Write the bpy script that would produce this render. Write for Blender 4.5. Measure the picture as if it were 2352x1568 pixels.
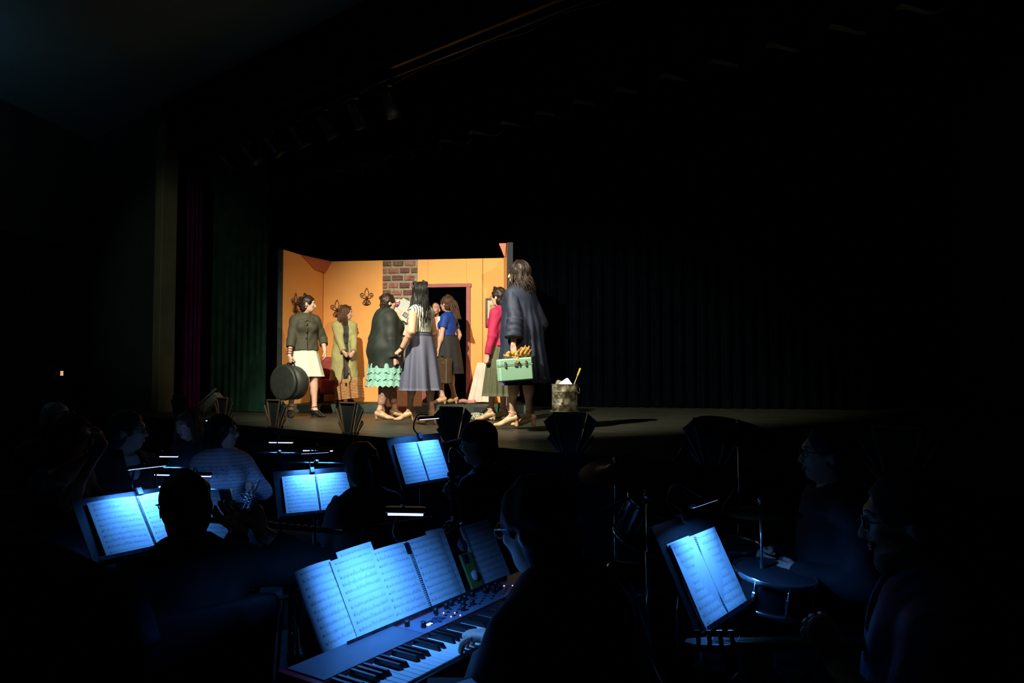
import bpy, bmesh, math, random
import numpy as np
from mathutils import Vector, Matrix

for _o in list(bpy.data.objects):
    bpy.data.objects.remove(_o, do_unlink=True)
scene = bpy.context.scene
COL = scene.collection
R = math.radians
random.seed(7)

# ------------------------------------------------------------------ camera
FPX = 1700.0                      # focal length in pixels of a 2352 px wide frame
CAM_Z = 1.55
PITCH = math.atan(71.0 / FPX)     # horizon at row 855
cam_data = bpy.data.cameras.new('camera')
cam_data.sensor_width = 36.0
cam_data.lens = FPX / 2352.0 * 36.0
cam_data.clip_start = 0.05
cam_data.clip_end = 200
cam = bpy.data.objects.new('camera', cam_data)
COL.objects.link(cam)
cam.location = (0, 0, CAM_Z)
cam.rotation_euler = (math.pi / 2 + PITCH, 0, 0)
scene.camera = cam

# ------------------------------------------------------------------ world and exposure
world = bpy.data.worlds.new('world')
scene.world = world
world.use_nodes = True
bgn = world.node_tree.nodes['Background']
bgn.inputs[0].default_value = (0.10, 0.35, 0.60, 1)
bgn.inputs[1].default_value = 0.0016
scene.view_settings.view_transform = 'Standard'
scene.view_settings.look = 'None'
scene.view_settings.exposure = 0.0
scene.view_settings.gamma = 1.0
scene.view_settings.use_curve_mapping = False

STAGE_Z = 0.95
PLAT_Z = 1.065

# ------------------------------------------------------------------ stage lighting (front of house lanterns)
def spot(name, loc, target, power, color, size_deg, blend, radius=0.12):
    d = bpy.data.lights.new(name, 'SPOT')
    d.energy = power
    d.color = color
    d.spot_size = R(size_deg)
    d.spot_blend = blend
    d.shadow_soft_size = radius
    o = bpy.data.objects.new(name, d)
    COL.objects.link(o)
    o.location = loc
    dr = Vector(target) - Vector(loc)
    o.rotation_euler = dr.to_track_quat('-Z', 'Y').to_euler()
    return o

KEY_LOC = Vector((-2.2, 5.2, 5.12))
FILL_LOC = Vector((1.6, 4.1, 5.12))
COLUMN_BOOST_LOC = Vector((-4.6, 0.6, 5.15))
# name, place, aim, watts, colour, cone, softness, height on the back wall where the upper barn door cuts
FOH = [('key', KEY_LOC, (-0.6, 9.7, 1.5), 2700, (1.0, 0.93, 0.76), 68, 0.65, 4.0),
       ('fill', FILL_LOC, (-1.2, 11.2, 1.6), 850, (1.0, 0.84, 0.62), 46, 0.8, 3.9),
       ('column_boost', COLUMN_BOOST_LOC, (-5.3, 11.2, 2.9), 420, (0.9, 1.0, 0.75), 21, 0.9, 5.4),  # added lamp, only brightens the proscenium column
       ('border', Vector((4.0, 1.0, 4.9)), (1.75, 7.6, 4.75), 60, (0.95, 0.95, 0.7), 44, 0.9, 12.0)]  # added lamp standing in for bounced light on the border folds
for nm_, l_, a_, w_, c_, s_, b_, _u in FOH:
    spot(nm_ + '_spot', l_, a_, w_, c_, s_, b_, 0.02)
# added teal fill for the ceiling and side wall glow, out of frame
_ul = bpy.data.lights.new('added_ceiling_fill', 'AREA')
_ul.energy = 60.0
_ul.color = (0.22, 0.62, 0.85)
_ul.size = 0.4
_ulo = bpy.data.objects.new('added_ceiling_fill', _ul)
COL.objects.link(_ulo)
_ulo.location = (-7.95, 6.6, 4.25)
_ulo.rotation_euler = (math.pi, R(-25), 0)

# ------------------------------------------------------------------ geometry helpers
def at(px, py, Y):
    """world point that lies Y metres in front of the camera plane and shows at pixel (px, py)"""
    u = (px - 1176.0) / FPX
    v = (784.0 - py) / FPX
    c, s = math.cos(PITCH), math.sin(PITCH)
    d = Vector((u, c - v * s, s + v * c))
    d *= Y / d.y
    return Vector((d.x, d.y, d.z + CAM_Z))

def ground(px, py, z):
    u = (px - 1176.0) / FPX
    v = (784.0 - py) / FPX
    c, s = math.cos(PITCH), math.sin(PITCH)
    d = Vector((u, c - v * s, s + v * c))
    t = (z - CAM_Z) / d.z
    return Vector((d.x * t, d.y * t, z))

def link(o, parent=None):
    COL.objects.link(o)
    if parent is not None:
        o.parent = parent
    return o

def fast_mesh(name, verts, quads):
    """mesh from an (n,3) array and an (m,3|4) index array"""
    me = bpy.data.meshes.new(name)
    verts = np.ascontiguousarray(verts, dtype=np.float32)
    quads = np.ascontiguousarray(quads, dtype=np.int32)
    n, m, k = len(verts), len(quads), quads.shape[1]
    me.vertices.add(n)
    me.vertices.foreach_set('co', verts.ravel())
    me.loops.add(m * k)
    me.loops.foreach_set('vertex_index', quads.ravel())
    me.polygons.add(m)
    me.polygons.foreach_set('loop_start', np.arange(0, m * k, k, dtype=np.int32))
    me.polygons.foreach_set('use_smooth', np.ones(m, dtype=bool))
    me.update(calc_edges=True)
    me.validate()
    return me

def new_obj(name, me, mat=None, parent=None):
    o = bpy.data.objects.new(name, me)
    if mat is not None:
        me.materials.append(mat)
    return link(o, parent)

def pyobj(name, verts, faces, mat=None, parent=None, smooth=False):
    me = bpy.data.meshes.new(name)
    me.from_pydata([tuple(v) for v in verts], [], [tuple(f) for f in faces])
    if smooth:
        me.polygons.foreach_set('use_smooth', [True] * len(me.polygons))
    me.update()
    return new_obj(name, me, mat, parent)

class MB:
    """collects simple shapes that belong to one part and links them as one mesh"""
    def __init__(self):
        self.v = []
        self.f = []
        self.sm = []
    def add(self, vs, fs, smooth=False):
        b = len(self.v)
        self.v += [tuple(x) for x in vs]
        self.f += [tuple(i + b for i in q) for q in fs]
        self.sm += [smooth] * len(fs)
        return self
    def box(self, c, h, M=None):
        """box with centre c, half sizes h, optional 3x3 orientation"""
        c = Vector(c)
        vs = []
        for sx in (-1, 1):
            for sy in (-1, 1):
                for sz in (-1, 1):
                    p = Vector((sx * h[0], sy * h[1], sz * h[2]))
                    if M is not None:
                        p = M @ p
                    vs.append(c + p)
        return self.add(vs, [(0, 1, 3, 2), (4, 6, 7, 5), (0, 4, 5, 1), (2, 3, 7, 6), (0, 2, 6, 4), (1, 5, 7, 3)])
    def bbox(self, c, h, M=None, bev=0.004):
        """box with chamfered edges"""
        c = Vector(c)
        b = min(bev, min(h) * 0.8)
        bm = bmesh.new()
        bmesh.ops.create_cube(bm, size=2.0)
        for v in bm.verts:
            v.co = Vector((v.co.x * h[0], v.co.y * h[1], v.co.z * h[2]))
        bmesh.ops.bevel(bm, geom=list(bm.edges), offset=b, segments=1, affect='EDGES', profile=0.5)
        vs = []
        for v in bm.verts:
            p = v.co.copy()
            if M is not None:
                p = M @ p
            vs.append(c + p)
        bm.verts.index_update()
        fs = [[v.index for v in f.verts] for f in bm.faces]
        bm.free()
        return self.add(vs, fs)
    def tube(self, pts, rad, n=8, cap=True, flat=1.0):
        """tube along points; rad a number or a list"""
        vs, fs = tube_arrays(pts, rad, n, cap, flat)
        return self.add(vs, fs, True)
    def lathe(self, prof, n=24, c=(0, 0, 0), M=None, cap=True):
        c = Vector(c)
        vs = []
        for (r, z) in prof:
            for i in range(n):
                a = 2 * math.pi * i / n
                p = Vector((r * math.cos(a), r * math.sin(a), z))
                if M is not None:
                    p = M @ p
                vs.append(c + p)
        fs = []
        for j in range(len(prof) - 1):
            for i in range(n):
                k = (i + 1) % n
                fs.append((j * n + i, j * n + k, (j + 1) * n + k, (j + 1) * n + i))
        if cap:
            fs.append(tuple(range(n))[::-1])
            fs.append(tuple((len(prof) - 1) * n + i for i in range(n)))
        return self.add(vs, fs, True)
    def prism(self, poly, thick, M, c):
        """flat polygon (x,y) extruded by thick along local z"""
        c = Vector(c)
        n = len(poly)
        vs = [c + M @ Vector((x, y, -thick / 2)) for x, y in poly] + [c + M @ Vector((x, y, thick / 2)) for x, y in poly]
        fs = [tuple(range(n))[::-1], tuple(range(n, 2 * n))]
        fs += [(i, (i + 1) % n, n + (i + 1) % n, n + i) for i in range(n)]
        return self.add(vs, fs)
    def build(self, name, mat=None, parent=None):
        me = bpy.data.meshes.new(name)
        me.from_pydata(self.v, [], self.f)
        me.polygons.foreach_set('use_smooth', self.sm)
        me.update()
        return new_obj(name, me, mat, parent)

def tube_arrays(pts, rad, n=8, cap=True, flat=1.0):
    P = [Vector(p) for p in pts]
    m = len(P)
    if not hasattr(rad, '__len__'):
        rad = [rad] * m
    vs, fs = [], []
    prev = None
    for i in range(m):
        t = (P[min(i + 1, m - 1)] - P[max(i - 1, 0)])
        if t.length < 1e-9:
            t = Vector((0, 0, 1))
        t.normalize()
        if prev is None:
            a = Vector((0, 0, 1)) if abs(t.z) < 0.9 else Vector((1, 0, 0))
            u = t.cross(a).normalized()
        else:
            u = prev - t * prev.dot(t)
            if u.length < 1e-6:
                u = t.orthogonal()
            u.normalize()
        prev = u
        w = t.cross(u)
        for k in range(n):
            an = 2 * math.pi * k / n
            vs.append(P[i] + u * (math.cos(an) * rad[i]) + w * (math.sin(an) * rad[i] * flat))
    for i in range(m - 1):
        for k in range(n):
            k2 = (k + 1) % n
            fs.append((i * n + k, i * n + k2, (i + 1) * n + k2, (i + 1) * n + k))
    if cap:
        fs.append(tuple(range(n))[::-1])
        fs.append(tuple((m - 1) * n + k for k in range(n)))
    return vs, fs

def spline(pts, n=8):
    """Catmull-Rom through pts"""
    P = [Vector(p) for p in pts]
    P = [P[0] * 2 - P[1]] + P + [P[-1] * 2 - P[-2]]
    out = []
    for i in range(1, len(P) - 2):
        for k in range(n):
            t = k / n
            a, b, c, d = P[i - 1], P[i], P[i + 1], P[i + 2]
            out.append(0.5 * ((2 * b) + (c - a) * t + (2 * a - 5 * b + 4 * c - d) * t * t + (3 * b - a - 3 * c + d) * t ** 3))
    out.append(P[-2])
    return out

def frame(fwd, up=(0, 0, 1)):
    """3x3 with columns right, forward, up"""
    f = Vector(fwd).normalized()
    r = f.cross(Vector(up))
    if r.length < 1e-6:
        r = Vector((1, 0, 0))
    r.normalize()
    u = r.cross(f)
    M = Matrix((r, f, u)).transposed()
    return M

def rotz(a):
    return Matrix.Rotation(a, 3, 'Z')

def empty(name, loc=(0, 0, 0), rz=0.0, parent=None):
    o = bpy.data.objects.new(name, None)
    o.empty_display_size = 0.1
    o.location = loc
    o.rotation_euler = (0, 0, rz)
    return link(o, parent)

def tag(o, label=None, cat=None, group=None, kind=None):
    if label:
        o['label'] = label
    if cat:
        o['category'] = cat
    if group:
        o['group'] = group
    if kind:
        o['kind'] = kind
    return o

def copy_tree(o, parent=None):
    c = o.copy()
    COL.objects.link(c)
    if parent is not None:
        c.parent = parent
    for ch in list(o.children):
        copy_tree(ch, c)
    return c

# ------------------------------------------------------------------ materials
MATS = {}
def mat(name, col, rough=0.6, metal=0.0, var=0.12, scale=18.0, bump=0.0, bscale=60.0, spec=0.5, emit=None, estr=0.0, sheen=0.0, col2=None):
    """principled material whose colour is varied by procedural noise"""
    if name in MATS:
        return MATS[name]
    m = bpy.data.materials.new(name)
    m.use_nodes = True
    nt = m.node_tree
    bs = nt.nodes['Principled BSDF']
    bs.inputs['Roughness'].default_value = rough
    bs.inputs['Metallic'].default_value = metal
    bs.inputs['Specular IOR Level'].default_value = spec
    if sheen:
        bs.inputs['Sheen Weight'].default_value = sheen
    tc = nt.nodes.new('ShaderNodeTexCoord')
    nz = nt.nodes.new('ShaderNodeTexNoise')
    nz.inputs['Scale'].default_value = scale
    nz.inputs['Detail'].default_value = 4
    nt.links.new(tc.outputs['Object'], nz.inputs['Vector'])
    rp = nt.nodes.new('ShaderNodeValToRGB')
    c = Vector(col)
    a = c * (1 - var) if col2 is None else c
    b = c * (1 + var) if col2 is None else Vector(col2)
    rp.color_ramp.elements[0].position = 0.3
    rp.color_ramp.elements[1].position = 0.7
    rp.color_ramp.elements[0].color = (a[0], a[1], a[2], 1)
    rp.color_ramp.elements[1].color = (min(b[0], 1), min(b[1], 1), min(b[2], 1), 1)
    nt.links.new(nz.outputs['Fac'], rp.inputs['Fac'])
    nt.links.new(rp.outputs['Color'], bs.inputs['Base Color'])
    if bump:
        n2 = nt.nodes.new('ShaderNodeTexNoise')
        n2.inputs['Scale'].default_value = bscale
        n2.inputs['Detail'].default_value = 3
        nt.links.new(tc.outputs['Object'], n2.inputs['Vector'])
        bp = nt.nodes.new('ShaderNodeBump')
        bp.inputs['Strength'].default_value = bump
        bp.inputs['Distance'].default_value = 0.01
        nt.links.new(n2.outputs['Fac'], bp.inputs['Height'])
        nt.links.new(bp.outputs['Normal'], bs.inputs['Normal'])
    if emit:
        bs.inputs['Emission Color'].default_value = (*emit, 1)
        bs.inputs['Emission Strength'].default_value = estr
    MATS[name] = m
    return m

def mnodes(m):
    return m.node_tree, m.node_tree.nodes['Principled BSDF']

def stripe_mat(name, c1, c2, freq, axis='X', width=0.5, rough=0.7, ang=False):
    """two-colour woven stripes in object space; ang=True runs them round the vertical axis"""
    if name in MATS:
        return MATS[name]
    m = bpy.data.materials.new(name)
    m.use_nodes = True
    nt, bs = mnodes(m)
    bs.inputs['Roughness'].default_value = rough
    tc = nt.nodes.new('ShaderNodeTexCoord')
    sp = nt.nodes.new('ShaderNodeSeparateXYZ')
    nt.links.new(tc.outputs['Object'], sp.inputs[0])
    if ang:
        at2 = nt.nodes.new('ShaderNodeMath'); at2.operation = 'ARCTAN2'
        nt.links.new(sp.outputs['Y'], at2.inputs[0]); nt.links.new(sp.outputs['X'], at2.inputs[1])
        src = at2.outputs[0]
    else:
        src = sp.outputs[axis]
    mu = nt.nodes.new('ShaderNodeMath'); mu.operation = 'MULTIPLY'; mu.inputs[1].default_value = freq
    nt.links.new(src, mu.inputs[0])
    fr = nt.nodes.new('ShaderNodeMath'); fr.operation = 'FRACT'
    nt.links.new(mu.outputs[0], fr.inputs[0])
    gt = nt.nodes.new('ShaderNodeMath'); gt.operation = 'GREATER_THAN'; gt.inputs[1].default_value = width
    nt.links.new(fr.outputs[0], gt.inputs[0])
    mx = nt.nodes.new('ShaderNodeMix'); mx.data_type = 'RGBA'
    mx.inputs[6].default_value = (*c1, 1); mx.inputs[7].default_value = (*c2, 1)
    nt.links.new(gt.outputs[0], mx.inputs[0])
    nt.links.new(mx.outputs[2], bs.inputs['Base Color'])
    MATS[name] = m
    return m
# ------------------------------------------------------------------ smooth blended solids (for bodies, clothes, hair)
def _v(p):
    return np.array([p[0], p[1], p[2]], dtype=np.float32)

def RC(a, ra, b, rb, k=0.02, op='u'):
    a, b = _v(a), _v(b)
    ba = b - a
    L2 = float(ba @ ba) + 1e-9
    rm = max(ra, rb)
    def fn(X, Y, Z):
        t = ((X - a[0]) * ba[0] + (Y - a[1]) * ba[1] + (Z - a[2]) * ba[2]) / L2
        t = np.clip(t, 0, 1)
        dx = X - a[0] - t * ba[0]; dy = Y - a[1] - t * ba[1]; dz = Z - a[2] - t * ba[2]
        return np.sqrt(dx * dx + dy * dy + dz * dz) - (ra + (rb - ra) * t)
    return dict(fn=fn, lo=np.minimum(a, b) - rm, hi=np.maximum(a, b) + rm, k=k, op=op)

def EC(a, ra, b, rb, side, ratio, k=0.03, op='u'):
    """capsule with elliptic section: radius along 'side', ratio*radius across it"""
    a, b, s = _v(a), _v(b), _v(Vector(side).normalized())
    ba = b - a
    L2 = float(ba @ ba) + 1e-9
    ax = ba / math.sqrt(L2)
    s = s - ax * float(s @ ax)
    s = s / (np.linalg.norm(s) + 1e-9)
    d = np.cross(ax, s)
    rm = max(ra, rb)
    def fn(X, Y, Z):
        px = X - a[0]; py = Y - a[1]; pz = Z - a[2]
        h = px * ax[0] + py * ax[1] + pz * ax[2]
        t = np.clip(h / math.sqrt(L2), 0, 1)
        over = h - t * math.sqrt(L2)
        ps = px * s[0] + py * s[1] + pz * s[2]
        pd = (px * d[0] + py * d[1] + pz * d[2]) / ratio
        return (np.sqrt(ps * ps + pd * pd + over * over) - (ra + (rb - ra) * t)) * min(1.0, ratio ** 0.5)
    return dict(fn=fn, lo=np.minimum(a, b) - rm * max(1, ratio), hi=np.maximum(a, b) + rm * max(1, ratio), k=k, op=op)

def EL(c, r, M=None, k=0.02, op='u'):
    c = _v(c)
    r = _v(r)
    Mi = np.eye(3, dtype=np.float32) if M is None else np.array(M.transposed(), dtype=np.float32)
    def fn(X, Y, Z):
        px = X - c[0]; py = Y - c[1]; pz = Z - c[2]
        x = (Mi[0, 0] * px + Mi[0, 1] * py + Mi[0, 2] * pz) / r[0]
        y = (Mi[1, 0] * px + Mi[1, 1] * py + Mi[1, 2] * pz) / r[1]
        z = (Mi[2, 0] * px + Mi[2, 1] * py + Mi[2, 2] * pz) / r[2]
        k0 = np.sqrt(x * x + y * y + z * z) + 1e-6
        k1 = np.sqrt((x / r[0]) ** 2 + (y / r[1]) ** 2 + (z / r[2]) ** 2) + 1e-6
        return k0 * (k0 - 1) / k1
    rm = float(max(r))
    return dict(fn=fn, lo=c - rm, hi=c + rm, k=k, op=op)

def BX(c, h, M=None, rd=0.005, k=0.005, op='u'):
    c = _v(c)
    Mi = np.eye(3, dtype=np.float32) if M is None else np.array(M.transposed(), dtype=np.float32)
    def fn(X, Y, Z):
        px = X - c[0]; py = Y - c[1]; pz = Z - c[2]
        q = []
        for i in range(3):
            q.append(np.abs(Mi[i, 0] * px + Mi[i, 1] * py + Mi[i, 2] * pz) - (h[i] - rd))
        o = np.sqrt(sum(np.maximum(x, 0) ** 2 for x in q))
        return o + np.minimum(np.maximum(np.maximum(q[0], q[1]), q[2]), 0) - rd
    rm = float(math.sqrt(h[0] ** 2 + h[1] ** 2 + h[2] ** 2))
    return dict(fn=fn, lo=c - rm, hi=c + rm, k=k, op=op)

def CC(a, ra, b, rb, k=0.01, op='u', ext=0.0):
    """cone with flat ends"""
    a, b = _v(a), _v(b)
    ba = b - a
    L = float(np.linalg.norm(ba)) + 1e-9
    ax = ba / L
    rm = max(ra, rb)
    def fn(X, Y, Z):
        px = X - a[0]; py = Y - a[1]; pz = Z - a[2]
        h = px * ax[0] + py * ax[1] + pz * ax[2]
        r = np.sqrt(np.maximum(px * px + py * py + pz * pz - h * h, 0))
        rr = ra + (rb - ra) * np.clip(h / L, 0, 1)
        return np.maximum(r - rr, np.abs(h - L / 2) - L / 2)
    return dict(fn=fn, lo=np.minimum(a, b) - rm, hi=np.maximum(a, b) + rm, k=k, op=op)

def CUT(p, n):
    """remove everything on the side that n points to"""
    return dict(op='cut', p=_v(p), n=_v(Vector(n).normalized()))

def SUB(prim, k=0.01):
    prim = dict(prim)
    prim['op'] = 's'
    prim['k'] = k
    return prim

def sdf_field(ops, vox, disp=None):
    us = [o for o in ops if o['op'] == 'u']
    lo = np.min([o['lo'] for o in us], axis=0) - 3 * vox
    hi = np.max([o['hi'] for o in us], axis=0) + 3 * vox
    n = np.ceil((hi - lo) / vox).astype(int) + 1
    ax = [(lo[i] + vox * np.arange(n[i])).astype(np.float32) for i in range(3)]
    F = np.full(tuple(n), 1.0, dtype=np.float32)
    for o in ops:
        if o['op'] == 'cut':
            X, Y, Z = ax[0][:, None, None], ax[1][None, :, None], ax[2][None, None, :]
            pl = (X - o['p'][0]) * o['n'][0] + (Y - o['p'][1]) * o['n'][1] + (Z - o['p'][2]) * o['n'][2]
            F = np.maximum(F, pl)
            continue
        m = o['k'] + 3 * vox
        i0 = np.maximum(np.floor((o['lo'] - m - lo) / vox).astype(int), 0)
        i1 = np.minimum(np.ceil((o['hi'] + m - lo) / vox).astype(int) + 1, n)
        if (i1 <= i0).any():
            continue
        sl = tuple(slice(i0[i], i1[i]) for i in range(3))
        X, Y, Z = ax[0][sl[0]][:, None, None], ax[1][sl[1]][None, :, None], ax[2][sl[2]][None, None, :]
        d = o['fn'](X, Y, Z).astype(np.float32)
        f = F[sl]
        k = max(o['k'], 1e-5)
        if o['op'] == 'u':
            h = np.maximum(k - np.abs(f - d), 0) / k
            F[sl] = np.minimum(f, d) - h * h * k * 0.25
        else:
            d = -d
            h = np.maximum(k - np.abs(f - d), 0) / k
            F[sl] = np.maximum(f, d) + h * h * k * 0.25
    if disp is not None:
        X, Y, Z = ax[0][:, None, None], ax[1][None, :, None], ax[2][None, None, :]
        F = F + disp(X, Y, Z).astype(np.float32)
    F[0], F[-1] = 1, 1
    F[:, 0], F[:, -1] = 1, 1
    F[:, :, 0], F[:, :, -1] = 1, 1
    return F, lo

def surface_nets(F, lo, vox):
    S = F < 0
    nx, ny, nz = F.shape
    cnt = np.zeros((nx - 1, ny - 1, nz - 1), dtype=np.int8)
    corners = [(i, j, k) for i in (0, 1) for j in (0, 1) for k in (0, 1)]
    for (i, j, k) in corners:
        cnt += S[i:nx - 1 + i, j:ny - 1 + j, k:nz - 1 + k]
    act = (cnt > 0) & (cnt < 8)
    idx = np.argwhere(act)
    if len(idx) == 0:
        return np.zeros((0, 3)), np.zeros((0, 4), int)
    cid = np.full(act.shape, -1, dtype=np.int32)
    cid[act] = np.arange(len(idx))
    vals = np.stack([F[idx[:, 0] + i, idx[:, 1] + j, idx[:, 2] + k] for (i, j, k) in corners], axis=1)
    cp = np.array(corners, dtype=np.float32)
    acc = np.zeros((len(idx), 3), dtype=np.float32)
    num = np.zeros((len(idx), 1), dtype=np.float32)
    for a in range(8):
        for b in range(a + 1, 8):
            if np.abs(cp[a] - cp[b]).sum() != 1:
                continue
            va, vb = vals[:, a], vals[:, b]
            cr = (va < 0) != (vb < 0)
            t = np.where(cr, va / (va - vb + 1e-12), 0)[:, None]
            p = cp[a] + (cp[b] - cp[a]) * t
            acc += p * cr[:, None]
            num += cr[:, None]
    V = (idx + acc / num) * vox + lo
    quads = []
    for axis in range(3):
        s0 = [slice(None)] * 3; s1 = [slice(None)] * 3
        s0[axis] = slice(0, -1); s1[axis] = slice(1, None)
        A, B = S[tuple(s0)], S[tuple(s1)]
        e = np.argwhere(A != B)
        u, w = (axis + 1) % 3, (axis + 2) % 3
        ok = (e[:, u] > 0) & (e[:, w] > 0) & (e[:, u] < F.shape[u] - 1) & (e[:, w] < F.shape[w] - 1)
        e = e[ok]
        if len(e) == 0:
            continue
        du = np.zeros(3, int); du[u] = 1
        dw = np.zeros(3, int); dw[w] = 1
        q = [cid[tuple((e - x).T)] for x in (du * 0, du, du + dw, dw)]
        q = np.stack(q, axis=1)
        flip = ~A[tuple(e.T)]
        q[flip] = q[flip][:, ::-1]
        quads.append(q)
    Q = np.concatenate(quads)
    Q = Q[(Q >= 0).all(axis=1)]
    return V, Q

def sdf_obj(name, ops, vox, material, parent, disp=None, extra=None):
    """extra: (verts, quads) tube pieces joined into the same mesh (fingers rooted in the palm)"""
    F, lo = sdf_field(ops, vox, disp)
    V, Q = surface_nets(F, lo, vox)
    if extra is not None and len(extra[0]):
        b = len(V)
        V = np.concatenate([V, np.array(extra[0], dtype=np.float32)])
        Q = np.concatenate([Q, np.array(extra[1], dtype=np.int32) + b])
    return new_obj(name, fast_mesh(name, V, Q), material, parent)

def tubes_obj(name, tubes, material, parent, n=5):
    """many tapered strands in one mesh"""
    V, Q = [], []
    for pts, rad in tubes:
        vs, fs = tube_arrays(pts, rad, n, cap=False)
        b = len(V)
        V += [tuple(v) for v in vs]
        Q += [tuple(i + b for i in f) for f in fs]
    return new_obj(name, fast_mesh(name, np.array(V), np.array(Q)), material, parent)
# ------------------------------------------------------------------ people
UPZ0 = Vector((0, 0, 1))
def ik(S, T, l1, l2, pole):
    S, T = Vector(S), Vector(T)
    d = T - S
    L = d.length
    mx = (l1 + l2) * 0.999
    if L > mx:
        T = S + d * (mx / L)
        d = T - S
        L = mx
    u = d.normalized()
    a = (l1 * l1 - l2 * l2 + L * L) / (2 * L)
    h = math.sqrt(max(l1 * l1 - a * a, 0))
    p = Vector(pole) - u * Vector(pole).dot(u)
    if p.length < 1e-6:
        p = u.orthogonal()
    p.normalize()
    return S + u * a + p * h, T

SKIN = mat('skin_fair', (0.62, 0.36, 0.25), 0.5, var=0.06, scale=30, bump=0.03)
SKIN_TAN = mat('skin_tan', (0.52, 0.29, 0.19), 0.5, var=0.06, scale=30, bump=0.03)
EYE = mat('eye_white', (0.75, 0.73, 0.70), 0.2, var=0.03)
IRIS = mat('eye_iris', (0.05, 0.03, 0.02), 0.2, var=0.1)
LIPS = mat('lips_rose', (0.42, 0.10, 0.09), 0.4, var=0.1)
GLASSM = mat('spectacle_frame', (0.02, 0.02, 0.022), 0.25, var=0.2)
def hair_mat(name, dark, light, rough=0.38):
    if name in MATS:
        return MATS[name]
    m = mat(name, dark, rough + 0.08, var=0.1, scale=8, col2=light, spec=0.28)
    nt, bs = mnodes(m)
    tc = nt.nodes.new('ShaderNodeTexCoord')
    mp = nt.nodes.new('ShaderNodeMapping')
    mp.inputs['Scale'].default_value = (150, 150, 14)
    nz = nt.nodes.new('ShaderNodeTexNoise'); nz.inputs['Scale'].default_value = 1.0; nz.inputs['Detail'].default_value = 2
    nt.links.new(tc.outputs['Object'], mp.inputs['Vector']); nt.links.new(mp.outputs['Vector'], nz.inputs['Vector'])
    bp = nt.nodes.new('ShaderNodeBump'); bp.inputs['Strength'].default_value = 0.4; bp.inputs['Distance'].default_value = 0.004
    nt.links.new(nz.outputs['Fac'], bp.inputs['Height']); nt.links.new(bp.outputs['Normal'], bs.inputs['Normal'])
    return m

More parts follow.
